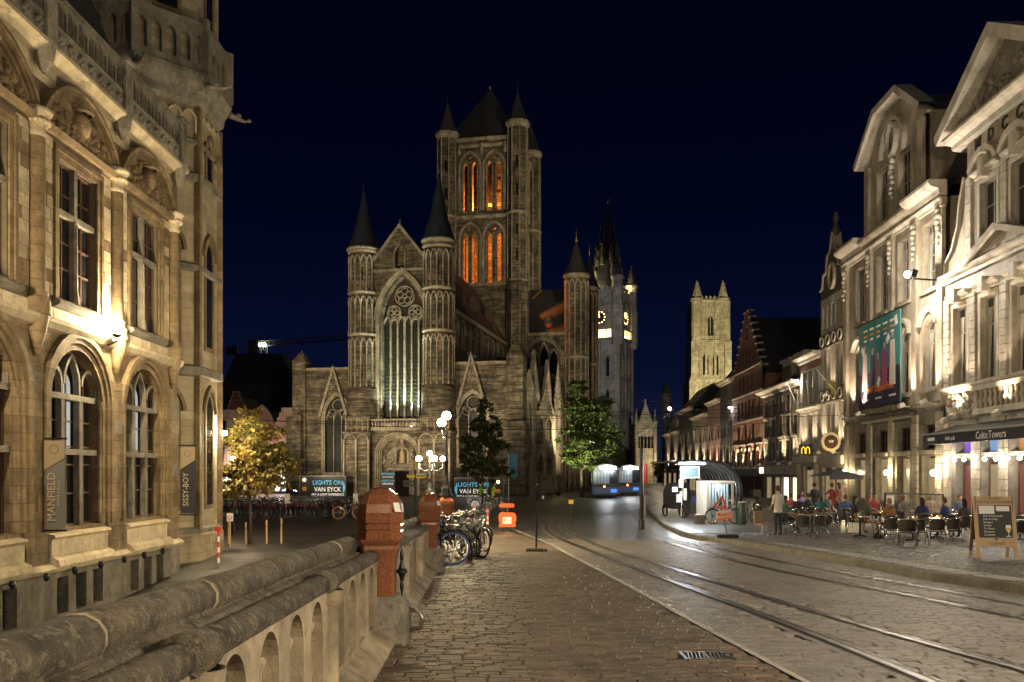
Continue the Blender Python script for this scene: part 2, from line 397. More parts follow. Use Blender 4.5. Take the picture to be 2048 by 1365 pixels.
ground = obj('ground', g, M['square'], kind='structure')
# kerb line of the right-hand pavement from the photograph
KP = [gp(px, py, 0.15) for px, py in ((2048,1172),(1840,1143),(1632,1106),(1516,1088),(1424,1076),(1359,1063),(1329,1049),(1308,1032),(1296,1022),(1290,1013))]
KP = [(KP[0][0]+0.35, 4.0), (KP[0][0]+0.1, 9.0)] + [(p[0],p[1]) for p in KP] + [(12.5, 72.0), (16.0, 90.0), (22.0, 130.0)]
def kerbx(Y):
    for (xa,ya),(xb,yb) in zip(KP, KP[1:]):
        if ya <= Y <= yb: return xa+(xb-xa)*(Y-ya)/(yb-ya)
    return KP[0][0] if Y < KP[0][1] else KP[-1][0]
def walkz(X, Y): return zroad(X,Y)+0.15
g = MB()
patch(lambda y: (kerbx(y)+0.16, 60.0), frange(4,60,1.0)+[70,90,130], lambda x,y: walkz(x,y)-(0.012 if y < 34 else 0), 10)
pavement = obj('pavement', g, M['road_far'], kind='structure')
# kerb stones
ker = bpy.data.objects.new('kerb', None); COL.objects.link(ker); ker['kind'] = 'structure'
y = 4.0
while y < 66:
    L = 1.0; y2 = y+L-0.012
    xa, xb = kerbx(y), kerbx(y2); za, zb = walkz(xa,y), walkz(xb,y2)
    k = MB(); c = 0.03
    prof = [(0,-0.28),(0,-c),(c,0.004),(0.18,0.004),(0.18,-0.28)]
    k.add([(xa+a,y,za+b) for a,b in prof]+[(xb+a,y2,zb+b) for a,b in prof],
          [(i,(i+1)%5,5+(i+1)%5,5+i) for i in range(5)]+[(0,1,2,3,4),(9,8,7,6,5)])
    obj('kerb_stone', k, M['kerb'], ker); y += L
# tram rails
RAIL = {
 'a': [(1859,1365),(1748,1319),(1563,1245),(1378,1178),(1216,1116),(1130,1083),(1100,1068),(1089,1056),(1092,1046),(1108,1037),(1150,1029)],
 'b': [(2048,1343),(1794,1273),(1563,1206),(1331,1134),(1216,1100),(1160,1076),(1126,1059),(1121,1049),(1132,1040),(1160,1033)],
 'c': [(2048,1238),(1794,1188),(1563,1144),(1424,1111),(1330,1083),(1288,1064),(1268,1045),(1260,1030)],
 'd': [(2048,1211),(1794,1167),(1563,1125),(1400,1090),(1331,1074),(1300,1058),(1284,1042),(1272,1027)]}
def smooth(pts, k=2):
    for _ in range(k):
        q = [pts[0]]
        for a, b in zip(pts, pts[1:]):
            q.append(tuple(0.75*u+0.25*v for u,v in zip(a,b))); q.append(tuple(0.25*u+0.75*v for u,v in zip(a,b)))
        pts = q+[pts[-1]]
    return pts
rails = []
for k, pts in RAIL.items():
    w = [gp(*p)[:2] for p in pts]
    a, b = w[0], w[1]
    t = (b[1]-3.0)/max(0.5, b[1]-a[1]); w = [(b[0]+(a[0]-b[0])*t, 3.0)]+w
    if k in 'ab': w += [(w[-1][0]+3, w[-1][1]+3.5), (w[-1][0]+7.5, w[-1][1]+24)]
    rails.append(smooth(w))
rails.append([(6.3,52.0),(9.0,86)]); rails.append([(7.3,52.0),(10.0,86)])
rails.append([(9.6,52.0),(12.4,90)]); rails.append([(10.6,52.0),(13.4,90)])
rails.append(smooth([(-18,53.5),(-4,52.5),(6,53.5),(16,56.5)])); rails.append(smooth([(-18,54.6),(-4,53.6),(6,54.6),(16,57.6)]))
def strip(path, w0, w1, dz, zf):
    m = MB(); n = len(path); P = [Vector(p) for p in path]
    for i in range(n):
        d = P[min(i+1,n-1)]-P[max(i-1,0)]; d.normalize(); nn = Vector((d.y,-d.x))
        for w in (w0, w1):
            q = P[i]+nn*w; m.v.append((q.x, q.y, zf(q.x,q.y)+dz))
    for i in range(n-1): m.f.append((2*i,2*i+1,2*i+3,2*i+2))
    return m
for p in rails:
    bed = obj('rail_bed', strip(p, -0.16, 0.20, -0.006, zroad), M['setts_grey'], kind='structure')
    t = bpy.data.objects.new('tram_rail', None); COL.objects.link(t); t['kind'] = 'structure'
    obj('rail_head', strip(p, -0.035, 0.03, 0.014, zroad), M['rail_steel'], t)
    obj('sealing_strip', strip(p, -0.055, -0.035, 0.006, zroad), M['black_paint'], t)
    obj('guard_lip', strip(p, 0.088, 0.105, 0.013, zroad), M['rail_steel'], t)
    obj('groove', strip(p, 0.03, 0.088, 0.007, zroad), M['black_paint'], t)
def rail_near(x, y):
    for p in rails[:4]:
        for (xa,ya),(xb,yb) in zip(p, p[1:]):
            if min(ya,yb)-0.2 <= y <= max(ya,yb)+0.2 and abs(yb-ya) > 1e-4:
                t = (y-ya)/(yb-ya)
                if -0.1 <= t <= 1.1 and abs(xa+(xb-xa)*t-x) < 0.125: return True
    return False
# border line between the footpath and the street
BL = [gp(px,py)[:2] for px,py in ((1609,1365),(1378,1241),(1240,1165),(1100,1090),(1010,1052))]
BL = [(BL[0][0]+(BL[0][0]-BL[1][0])*0.4, BL[0][1]+(BL[0][1]-BL[1][1])*0.4)]+BL
def blx(Y):
    for (xa,ya),(xb,yb) in zip(BL, BL[1:]):
        if ya <= Y <= yb: return xa+(xb-xa)*(Y-ya)/(yb-ya)
    return BL[0][0] if Y < BL[0][1] else BL[-1][0]
ln = obj('border_line', strip(BL, -0.03, 0.03, 0.014, zroad), M['white_line'], kind='structure')
GX, GY, _ = gp(1412,1313)
# setts: rows of bricks laid across, each its own block of geometry
def setts(name, ys, xr, zf, matn, w, hgt, keep=300, avoid=None, jt=1.0):
    root = bpy.data.objects.new(name, None); COL.objects.link(root); root['kind'] = 'structure'
    rest = MB(); n = 0
    for j, y0 in enumerate(ys):
        xa, xb = xr(y0)
        x = xa+random.uniform(-0.2, 0)
        while x < xb:
            L = w*random.uniform(0.8, 1.25); x1 = min(x+L, xb)
            if x1-x > 0.05 and x1 > xa and not (avoid and (avoid((x+x1)/2, y0+hgt/2) or avoid(x+0.03,y0+hgt/2) or avoid(x1-0.03,y0+hgt/2))):
                jy = random.uniform(-0.008,0.008); jz = random.uniform(-0.007,0.007)*jt
                z = zf((x+x1)/2, y0)+jz; xs = max(x, xa)
                tgt = MB() if n < keep else rest
                tgt.cbox(xs+0.006, x1-0.006, y0+0.004+0.004*jt+jy*jt, y0+hgt-0.004-0.005*jt+jy*jt, z-0.04, z+0.010, 0.004+0.008*jt)
                if n < keep: obj('brick', tgt, M[matn], root)
                n += 1
            x = x1
    obj('bricks', rest, M[matn], root, kind='stuff')
    return root
setts('footpath', frange(5.5, 33, 0.102), lambda y: (parx(y)-0.02, blx(y)-0.04), zroad, 'setts_brown', 0.20, 0.102, avoid=lambda x,y: abs(x-GX) < 0.23 and abs(y-GY) < 0.19)
setts('street', frange(5.5, 31, 0.102), lambda y: (blx(y)+0.04, kerbx(y)-0.02), zroad, 'setts_grey', 0.20, 0.102, avoid=rail_near, jt=0.6)
setts('terrace_paving', frange(13.5, 34, 0.13), lambda y: (kerbx(y)+0.19, min(17.5, 0.6*y+0.5)), walkz, 'setts_walk', 0.2, 0.13)
g = MB(); patch(lambda y: (parx(y)-0.1, kerbx(y)+0.1), frange(30.5,PEND,0.5)+[44,46,50,60,75,100,150], lambda x,y: zroad(x,y)-0.018, 8)
obj('roadway', g, M['road_far'], kind='structure')
# tactile strip of white studs along the terrace edge
st = MB()
y = 14.0
while y < 27:
    for k in range(5):
        x = kerbx(y)+0.42+k*0.11; z = walkz(x,y); st.box(x-0.03,x+0.03,y-0.03,y+0.03,z-0.01,z+0.016)
    y += 0.11
ts = obj('stud_strip', st, M['white_line'], kind='stuff'); ts['label'] = 'strip of pale studs along the terrace kerb'
# drain grate
gx, gy, gz = gp(1412,1313)
dr = thing('drain_grate', 'steel drain grate set in the brown brick footpath', 'drain', (gx,gy,gz-0.010), 0.0); dr.scale = (0.72,0.72,1)
m_ = MB(); m_.box(-0.30,0.30,-0.22,-0.18,-0.02,0.022); m_.box(-0.30,0.30,0.18,0.22,-0.02,0.022); m_.box(-0.30,-0.26,-0.18,0.18,-0.02,0.022); m_.box(0.26,0.30,-0.18,0.18,-0.02,0.022); m_.box(-0.02,0.02,-0.18,0.18,-0.02,0.021)
obj('rim', m_, M['steel'], dr)
m_ = MB(); m_.box(-0.27,0.27,-0.19,0.19,-0.05,0.012); obj('shaft', m_, M['black_paint'], dr)
for i in range(11):
    m_ = MB(); x = -0.24+i*0.046
    if abs(x) > 0.03: m_.bar((x,-0.18,0.016),(x+0.05,0.18,0.016),0.014,0.012); obj('slat', m_, M['steel'], dr)
# ------------------------------------------------------------------ bridge parapet, granite pillars, bridge lamps
PA = math.pi/2 + math.atan(0.036)
PIL = [-8.0, 0.2, 8.4, 16.6, 24.8]
def pz(x): return zroad(parx(x), x)
par = thing('stone_parapet', 'weathered stone bridge parapet with two rounded copings and arched niches', 'parapet', (parx(0),0,0), PA)
def sheared(m):
    m.v = [(x,y,z+pz(x)) for x,y,z in m.v]; return m
def coping(x0, x1, cy_, cz, r, k=10):
    m = MB(); n = max(2, int((x1-x0)/0.25))
    for j in range(n+1):
        x = x0+(x1-x0)*j/n
        for i in range(k): a = math.pi*(-0.25+1.5*i/(k-1)); m.v.append((x, cy_-r*math.cos(a), cz+r*0.9*math.sin(a)))
    for j in range(n):
        for i in range(k-1): m.f.append((j*k+i, (j+1)*k+i, (j+1)*k+i+1, j*k+i+1))
    m.f.append(tuple(range(k))); m.f.append(tuple(n*k+i for i in range(k))[::-1])
    return sheared(m)
ends = PIL+[33.0]
for a, b in zip(ends, ends[1:]):
    a += 0.2; b -= 0.2
    n = 3; seg = (b-a)/n
    x = a
    while x < b-0.05:                                   # coping stones
        L = min(1.15, b-x)
        if b-x-L < 0.3: L = b-x
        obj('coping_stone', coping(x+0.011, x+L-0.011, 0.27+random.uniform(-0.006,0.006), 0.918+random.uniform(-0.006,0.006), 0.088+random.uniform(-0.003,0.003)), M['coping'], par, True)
        mj = coping(x+L-0.012, x+L+0.012, 0.27, 0.918, 0.0895); obj('mortar_joint', mj, M['parapet'], par, True)
        x += L
    mm = MB(); 
    for i in range(12):
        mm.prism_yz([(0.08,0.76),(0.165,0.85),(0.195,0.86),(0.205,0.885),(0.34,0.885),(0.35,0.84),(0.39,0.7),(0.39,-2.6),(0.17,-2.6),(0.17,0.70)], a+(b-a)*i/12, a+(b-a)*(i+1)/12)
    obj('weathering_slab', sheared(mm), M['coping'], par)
    for s_ in range(n):
        xa = a+seg*s_; xb = xa+seg
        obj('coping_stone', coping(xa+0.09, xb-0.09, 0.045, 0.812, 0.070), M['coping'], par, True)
        holes = []; na = 4; pw = (seg-0.26)/na
        for i in range(na):
            c = xa+0.13+pw*(i+0.5); holes.append(arch(c-pw*0.33, c+pw*0.33, 0.20, 0.55, 0.55+pw*0.33, 6))
        w = MB(); w.holed(rect(xa,xb,-0.05,0.82), holes, 0.0, 0.13); obj('arcade_panel', sheared(w), M['parapet'], par)
        w = MB(); w.add([(xa,0.13,-0.05),(xb,0.13,-0.05),(xb,0.13,0.82),(xa,0.13,0.82)],[(0,1,2,3)]); obj('back_panel', sheared(w), M['parapet'], par)
        for i in range(na):
            c = xa+0.13+pw*(i+0.5)
            w = MB(); w.lathe([(0.045,0.20),(0.045,0.23),(0.03,0.25),(0.028,0.30),(0.036,0.33),(0.03,0.36),(0.024,0.45),(0.026,0.56),(0.04,0.585),(0.046,0.615),(0.03,0.63)], (c,0.06,0), 8)
            obj('baluster', sheared(w), M['parapet'], par, True)
        for xx in ((xa,) if s_ else ()):
            w = MB(); w.lathe([(0.085,-0.05),(0.085,0.05),(0.062,0.08),(0.058,0.66),(0.085,0.69),(0.09,0.77)], (xx,0.0,0), 8, math.pi, 2*math.pi)
            obj('pilaster', sheared(w), M['parapet'], par, True)
            w = coping(xx-0.10, xx+0.10, 0.03, 0.818, 0.090); obj('coping_cap', w, M['coping'], par, True)
    w = MB()
    for i in range(12): w.prism_yz([(-0.17,-0.3),(-0.17,0.04),(-0.13,0.08),(0.02,0.17),(0.02,-0.3)], a+(b-a)*i/12, a+(b-a)*(i+1)/12-0.004)
    obj('plinth', sheared(w), M['parapet'], par)
    # outer retaining wall below
def pillar(name, loc, rz, label, h=1.45, ornament=False):
    t = thing(name, label, 'pillar', loc, rz, 'granite pillars of the bridge parapet')
    o8 = lambda r, c=0.3: [(r,-r*c),(r,r*c),(r*c,r),(-r*c,r),(-r,r*c),(-r,-r*c),(-r*c,-r),(r*c,-r)]
    def stack(prof, c=0.5):
        m = MB(); o = None
        for r, z in prof:
            k = len(m.v); m.v += [(x,y,z) for x,y in o8(r, c)]
            if o is not None: m.f += [(o+i, o+(i+1)%8, k+(i+1)%8, k+i) for i in range(8)]
            o = k
        m.f.append(tuple(o+i for i in range(8))); return m
    m = stack([(0.27,-2.4),(0.27,0.30),(0.23,0.38),(0.17,0.44)], 0.86); obj('base', m, M['stone_grey'], t)
    obj('shaft', stack([(0.140,0.42),(0.140,0.70),(0.150,0.80),(0.172,0.88),(0.168,0.91),(0.198,0.955),(0.205,0.972)], 0.8), M['granite'], t)
    obj('cap', stack([(0.205,0.972),(0.205,1.04),(0.190,1.045),(0.190,1.062),(0.205,1.067),(0.205,1.10),(0.190,1.105),(0.190,1.122),(0.208,1.127),(0.208,1.22),(0.195,1.30),(0.15,1.39),(0.085,1.44),(0.02,1.455)], 0.55), M['granite'], t)
    m = MB(); m.tube([(0,-0.27,0.10),(0,-0.37,0.12),(0,-0.40,0.20),(0,-0.36,0.28),(0,-0.26,0.30)],0.022,6); obj('tie_ring', m, M['steel'], t, True)
    if ornament:
        m = MB()
        for zc, r, hh in ((0.66,0.035,0.14),(0.66,0.06,0.05),(0.80,0.02,0.10),(0.52,0.02,0.10)):
            m.lathe([(0.002,-hh),(r,-hh*0.2),(r,hh*0.2),(0.002,hh)], (0,-0.20,zc), 6)
        obj('bronze_ornament', m, M['dark_metal'], t)
        m = MB(); m.mbox(Matrix.Translation((-0.165,-0.165,1.27)) @ Matrix.Rotation(R(-45),4,'Z') @ Matrix.Rotation(R(-20),4,'X'), 0.07, 0.012, 0.09); obj('sticker_or_glint', m, M['white_print'], t)  # white chip painted in for the lamp reflection on the polished granite
    return t
pil_lab = {8.4:'polished red granite pillar with painted white glint where the two near parapet runs meet', 16.6:'polished red granite pillar beside the parked bicycle with blue tyre',
           24.8:'polished red granite pillar carrying the twin globe lamp post', 0.2:'polished red granite pillar at the crest of the bridge', -8.0:'polished red granite pillar behind the bridge crest'}
for y in PIL:
    x = parx(y)+0.01
    pillar('granite_pillar', (x, y, pz(y)), PA, pil_lab[y], ornament=(y in (8.4,16.6)))
P4 = (-3.1, 33.4)
pillar('granite_pillar', (P4[0],P4[1],zroad(*P4)), 0.2, 'polished red granite pillar carrying the five globe candelabra lamp')
# lamp posts
def globe_lamp(name, label, loc, h, globes, power, gr=0.13, lights=True):
    t = thing(name, label, 'street lamp', loc, 0)
    m = MB(); m.lathe([(0.17,0),(0.17,0.06),(0.13,0.10),(0.15,0.18),(0.12,0.26),(0.075,0.32),(0.085,0.38),(0.055,0.44),(0.05,h*0.45),(0.065,h*0.46),(0.045,h*0.5),(0.035,h-0.05),(0.05,h)],(0,0,0),12)
    obj('post', m, M['dark_metal'], t, True)
    for gx, gy, gz in globes:
        m = MB()
        if abs(gx)+abs(gy) > 0.02:
            m.tube([(0,0,gz-0.42),(gx*0.5,gy*0.5,gz-0.46),(gx*0.95,gy*0.95,gz-0.36),(gx,gy,gz-gr-0.02)],0.016,6)
        else: m.tube([(0,0,h-0.05),(0,0,gz-gr)],0.022,6)
        m.lathe([(0.02,-gr-0.05),(0.06,-gr-0.01),(0.065,-gr+0.03)],(gx,gy,gz),8)
        a = obj('bracket', m, M['dark_metal'], t, True)
        m = MB(); m.sphere((gx,gy,gz), gr, 14, 9); obj('globe', m, M['lamp_warm'], t, True)
        if lights: light('globe_light', (gx,gy,gz), power/len(globes), (1,0.84,0.61) if power > 9000 else (1,0.80,0.46), gr+0.03, t)
    return t
zt = pz(24.8)+1.43
globe_lamp('street_lamp', 'tall dark lamp post with two white globes on a granite pillar', (parx(24.8)+0.01,24.8,zt), 2.0, [(0.0,0,2.24),(-0.14,0.1,2.06)], 3200, 0.125)
five = [(0.5*math.cos(a), 0.5*math.sin(a), 1.42) for a in (0.2,1.45,2.7,3.95,5.2)]+[(0,0,1.62)]
globe_lamp('candelabra_lamp', 'candelabra street lamp with a ring of glowing globes before the church portal', (P4[0],P4[1],zroad(*P4)+1.43), 1.4, five, 3200, 0.10)
# lamps of the bridge crest, behind the viewer
globe_lamp('street_lamp', 'tall globe lamp post on the parapet behind the bridge crest', (parx(-8)+0.01,-8,pz(-8)+1.43), 3.2, [(0.3,0,3.4),(-0.3,0,3.4),(0,0,3.65)], 2600, 0.16)
globe_lamp('street_lamp', 'tall globe lamp post across the street at the bridge crest', (9.5,-1.0,zroad(9,-1)+0.1), 5.0, [(0.3,0,5.2),(-0.3,0,5.2),(0,0,5.45)], 15500, 0.16)
# ------------------------------------------------------------------ old post building on the left
PB = thing('post_building', 'ornate cream and ochre stone building with arched windows and a corner turret', 'building', (-12,0,0), R(90))
def window(parent, path, depth, gl='glass_dark', fr='window_wood', nx=2, zs=(), bar=0.05, fw=0.06, sub=True, name='window'):
    xs = [p[0] for p in path]; zz = [p[1] for p in path]; x0, x1, z0 = min(xs), max(xs), min(zz)
    m = MB(); t = geometry.tessellate_polygon([[Vector((x,z,0)) for x,z in path]]); m.add([(x,depth,z) for x,z in path], t)
    w = obj(name, m, M[gl], parent)
    if fr:
        m = MB(); m.ring(path, 0.0, depth-0.07, depth, True, fw)
        for i in range(1, nx):
            x = x0+(x1-x0)*i/nx; m.box(x-bar/2, x+bar/2, depth-0.05, depth-0.002, z0, top_at(path,x)-0.01)
        for z in zs: m.box(x0+0.01, x1-0.01, depth-0.045, depth-0.003, z-bar/2, z+bar/2)
        obj('window_frame', m, M[fr], w)
    return w
cols = [17.80, 22.28, 26.76, 31.24]
mids = [20.04, 24.52, 29.0]
gw = [arch(c-1.45,c+1.45,1.0,4.55,5.85,7) for c in mids]
fw_ = [rect(c-1.08,c+1.08,7.1,10.8) for c in mids]
bas = [rect(c+d-0.3,c+d+0.3,-1.25,-0.28) for c in mids for d in (-1.0,0.0,1.0)]
m = MB(); m.holed(rect(13,31.8,0,6.3), gw, 0, 0.40); obj('ground_floor_wall', m, M['stone_ochre'], PB)
m = MB(); m.holed(rect(13,31.8,6.3,13.1), fw_, 0, 0.24); obj('upper_wall', m, M['mortar'], PB)
m = MB(); m.holed(rect(13,31.8,-2.6,0), bas, -0.10, 0.4); m.box(13,31.8,-0.10,0.02,-0.005,0.0); obj('basement_wall', m, M['stone_grey'], PB)
m = MB(); m.add([(31.8,0,-2.6),(31.8,3,-2.6),(31.8,3,14),(31.8,0,14)],[(0,1,2,3)]); m.add([(13,0.6,-2.6),(31.8,0.6,-2.6),(31.8,0.6,14),(13,0.6,14)],[(0,1,2,3)]); obj('core_wall', m, M['black_paint'], PB)
for p in bas:
    w = window(PB, p, 0.22, nx=1, fr=None); c = sum(q[0] for q in p)/4
    m = MB()
    for i in range(3): m.bar((c-0.15+i*0.15,0.12,-1.25),(c-0.15+i*0.15,0.12,-0.28),0.02)
    for i in range(4): m.bar((c-0.3,0.12,-1.1+i*0.22),(c+0.3,0.12,-1.1+i*0.22),0.02)
    obj('grille', m, M['dark_metal'], w)
for c in mids:
    p = arch(c-1.45,c+1.45,1.0,4.55,5.85,7)
    w = window(PB, p, 0.37, 'glass_dark', 'window_wood', 6, (1.9,2.7,3.2,3.9,4.5), 0.05)
    st = MB()
    for dx in (-0.5,0.5): st.box(c+dx-0.09,c+dx+0.09,0.15,0.32,1.0,4.62)
    for z in (3.05,4.55): st.box(c-1.45,c+1.45,0.14,0.33,z-0.08,z+0.08)
    obj('stone_mullion', st, M['stone_grey'], w)
    tr = MB()
    for dx,wd in ((-0.98,0.86),(0,0.86),(0.98,0.86)):
        zt_ = min(5.7, top_at(p, c+dx)-0.1); a = arch(c+dx-wd/2,c+dx+wd/2,4.63,4.9,zt_,5); tr.ring(a[1:],0.05,0.15,0.32,False,0.05)
    obj('tracery', tr, M['stone_grey'], w)
    # lit room seen through the upper lights
    r_ = MB(); r_.box(c-0.38,c+0.30,0.355,0.362,3.15,4.45); r_.prism_xz(arch(c-0.32,c+0.30,4.63,4.85,5.25,4),0.355,0.362); r_.box(c+0.62,c+0.95,0.355,0.362,3.4,4.45); obj('lit_interior', r_, M['dim_white'], w)
    m = MB()
    for i,(ww,y0) in enumerate(((0.16,-0.03),(0.34,-0.10),(0.48,-0.16))):
        m.ring(p[1:]+[p[0]], ww, y0, 0.05, False, -ww+0.16 if i else 0.0)
    obj('arch_moulding', m, M['stone_ochre'], PB)
    m = MB(); m.prism_yz([(0.5,1.0),(-0.18,0.86),(-0.22,0.80),(-0.12,0.72),(-0.12,0.30),(-0.30,0.20),(-0.34,0.05),(-0.12,-0.02),(0.0,-0.02),(0.0,0.9)], c-1.6, c+1.6); obj('window_sill', m, M['stone_cream'], PB)
    for dx in (-1.45,1.45):
        m = MB(); m.lathe([(0.09,1.0),(0.09,1.2),(0.055,1.28),(0.05,4.3),(0.085,4.42),(0.09,4.55)],(c+dx,0.05,0),8); obj('colonnette', m, M['stone_ochre'], PB, True)
    # first floor window
    q = rect(c-1.08,c+1.08,7.1,10.8)
    w = window(PB, q, 0.22, 'glass_dark', 'window_wood', 4, (8.0,8.7,10.0), 0.05)
    m = MB(); m.box(c-0.09,c+0.09,0.05,0.20,7.1,10.8); m.box(c-1.08,c+1.08,0.04,0.21,9.36,9.52); m.lathe([(0.12,7.1),(0.10,7.3),(0.06,7.5),(0.05,9.3)],(c,0.05,0),6); obj('stone_mullion', m, M['stone_grey'], w)
    m = MB(); m.ring(rect(c-1.08,c+1.08,7.1,10.8), 0.17, -0.05, 0.02, True); m.ring(rect(c-1.25,c+1.25,7.0,10.97), 0.12, -0.10, 0.02, True); obj('window_surround', m, M['stone_ochre'], PB)
    m = MB(); m.prism_yz([(0.4,7.12),(-0.22,7.0),(-0.25,6.9),(-0.1,6.82),(0,6.8)], c-1.4,c+1.4); obj('window_sill', m, M['stone_grey'], PB)
    m = MB(); m.prism_yz([(0.0,11.25),(-0.20,11.25),(-0.26,11.40),(-0.16,11.48),(0,11.52)], c-1.9,c+1.9); obj('lintel_cornice', m, M['stone_ochre'], PB)
    # tympanum with carved relief
    ar = arch(c-1.85,c+1.85,11.5,11.5,12.6,9)
    m = MB()
    for ww,i0,y0 in ((0.12,0,-0.10),(0.24,-0.12,-0.17),(0.34,-0.24,-0.24)): m.ring(ar[1:], ww, y0, 0.02, False, i0)
    obj('blind_arch', m, M['stone_ochre'], PB)
    m = MB()
    rnd = random.Random(int(c*10))
    for i in range(60):
        a = rnd.uniform(0,math.pi); rr = rnd.uniform(0.2,1.0); x = c+1.65*rr*math.cos(a); z = 11.55+0.92*rr*math.sin(a)
        s_ = rnd.uniform(0.07,0.15); m.sphere((x,-0.03,z), s_, 6, 4, rnd.uniform(0.6,1.3))
    m.sphere((c,-0.06,12.02),0.30,10,7,1.3); m.lathe([(0.30,0),(0.36,0.05),(0.30,0.1)],(c,-0.1,12.35),8)
    obj('carved_relief', m, M['stone_ochre'], PB, True)
# columns
for c in cols:
    m = MB(); m.lathe([(0.34,6.45),(0.34,6.8),(0.27,6.9),(0.30,7.0),(0.22,7.08),(0.215,10.9)],(c,-0.05,0),12); obj('column', m, M['stone_ochre'], PB, True)
    m = MB(); m.lathe([(0.22,10.9),(0.26,10.98),(0.22,11.05),(0.27,11.3),(0.36,11.46),(0.40,11.5),(0.40,11.6),(0.1,11.6)],(c,-0.05,0),10)
    for k in range(9): a = math.pi+math.pi*k/8; m.sphere((c+0.29*math.cos(a),-0.05+0.29*math.sin(a),11.28),0.075,6,4)
    obj('capital', m, M['stone_cream'], PB, True)
    m = MB(); m.box(c-0.55,c+0.55,-0.05,0.0,0,5.2); obj('pier', m, M['stone_ochre'], PB)
    for z,h in ((1.3,0.3),(2.9,0.34),(4.1,0.26)):
        m = MB(); m.box(c-0.57,c+0.57,-0.06,0.0,z,z+h); obj('grey_band', m, M['stone_grey'], PB)
    m = MB(); m.lathe([(0.0,5.4),(0.12,5.5),(0.2,5.8),(0.28,6.1),(0.34,6.45)],(c,-0.03,0),8); obj('corbel', m, M['stone_ochre'], PB, True)
# string courses and cornice
for name,prof in (('string_course',[(0,6.15),(-0.14,6.2),(-0.26,6.34),(-0.28,6.44),(-0.06,6.5),(0,6.5)]),('base_course',[(-0.1,-0.16),(-0.22,-0.1),(-0.28,0.0),(-0.16,0.1),(0,0.14),(0,-0.16)]),
                  ('main_cornice',[(0,12.95),(-0.2,13.0),(-0.34,13.12),(-0.46,13.2),(-0.46,13.30),(0.35,13.36),(0.35,12.95)])):
    m = MB(); m.prism_yz(prof, 13, 31.75); obj(name, m, M['stone_cream'], PB)
for c in [x+d for x in mids for d in (-2.2,-0.75,0.75)]:
    m = MB(); m.lathe([(0.05,-0.1),(0.08,0),(0.05,0.1)],(c,-0.3,-0.15),6); obj('iron_anchor', m, M['dark_metal'], PB)
# ashlar blocks that can be told apart
rnd = random.Random(3)
def blocks(parent, x0, x1, z0, z1, rh, ln, y, matn, alt=None):
    z = z0; j = 0
    while z < z1-0.05:
        h = min(rh, z1-z); x = x0-(ln*0.5 if j % 2 else 0)
        while x < x1-0.02:
            xe = min(x+ln*rnd.uniform(0.85,1.15), x1); xs = max(x,x0)
            if x1-xe < 0.12: xe = x1
            if xe-xs > 0.05:
                m = MB(); m.box(xs+0.009,xe-0.009,y-rnd.uniform(0.015,0.04),y+0.03,z+0.009,z+h-0.009)
                obj('stone', m, M[alt if alt and rnd.random() < 0.16 else matn], parent)
            x = xe
        z += h; j += 1
for c in mids:
    for a, b in ((c-1.98,c-1.38),(c+1.38,c+1.98)): blocks(PB, a, b, 7.1, 11.2, 0.32, 0.5, 0.0, 'stone_cream', 'stone_ochre')
    blocks(PB, c-1.98, c+1.98, 6.52, 6.8, 0.28, 0.7, 0.0, 'stone_cream')
    blocks(PB, c-2.24, c-1.2, 12.45, 12.95, 0.25, 0.5, 0.0, 'stone_cream'); blocks(PB, c+1.2, c+2.24, 12.45, 12.95, 0.25, 0.5, 0.0, 'stone_cream')
    m = MB(); m.box(c-1.85,c+1.85,-0.012,0.01,11.5,12.6); obj('tympanum', m, M['stone_ochre'], PB)
for c in cols: blocks(PB, c-0.52, c+0.52, 0.2, 5.0, 0.43, 0.9, -0.06, 'stone_ochre', 'stone_grey')
# balustrade
for c in cols:
    m = MB(); m.box(c-0.24,c+0.24,-0.48,0.1,13.3,14.78); m.box(c-0.30,c+0.30,-0.54,0.14,14.78,14.9); m.lathe([(0.05,12.5),(0.22,12.8),(0.30,13.3)],(c,-0.25,0),6); obj('balustrade_post', m, M['stone_grey'], PB)
for ca, cb in zip(cols, cols[1:]):
    a = ca+0.24; b = cb-0.24; n = 7; s_ = (b-a)/n
    holes = [arch(a+s_*i+0.09,a+s_*(i+1)-0.09,13.95,14.25,14.58,4) for i in range(n)]
    m = MB(); m.holed(rect(a,b,13.34,14.66), holes, -0.36, 0.16); m.holed(rect(a,b,13.34,14.66), holes, -0.20, 0.0); m.box(a,b,-0.42,-0.14,14.66,14.76); m.box(a,b,-0.40,-0.16,13.80,13.90)
    obj('balustrade_panel', m, M['stone_grey'], PB)
    for i in range(n):
        x = a+s_*(i+0.5); m = MB()
        for dx,dz in ((0,0.08),(0.09,0),(-0.09,0),(0,-0.08)): m.sphere((x+dx,-0.37,13.58+dz),0.09,6,4)
        obj('carved_quatrefoil', m, M['stone_grey'], PB, True)
    for i in range(n+1):
        m = MB(); m.lathe([(0.06,13.9),(0.035,14.0),(0.035,14.3),(0.06,14.36)],(a+s_*i,-0.40,0),6); obj('baluster', m, M['stone_grey'], PB)
m = MB(); m.box(13,31.8,1.2,3,13.3,15.2); m.prism_yz([(1.1,15.2),(1.1,15.4),(3.4,21),(9,21),(9,13)],13,30.5); obj('mansard_roof', m, M['slate'], PB)
m = MB(); m.box(23.6,25.4,0.9,3,13.4,18.0); m.prism_xz([(23.4,18),(25.6,18),(24.5,19.6)],0.8,3.4); obj('dormer', m, M['stone_ochre'], PB)
m = MB(); m.box(24.05,24.95,0.86,0.9,14.8,17.2); obj('dormer_window', m, M['glass_dark'], PB)
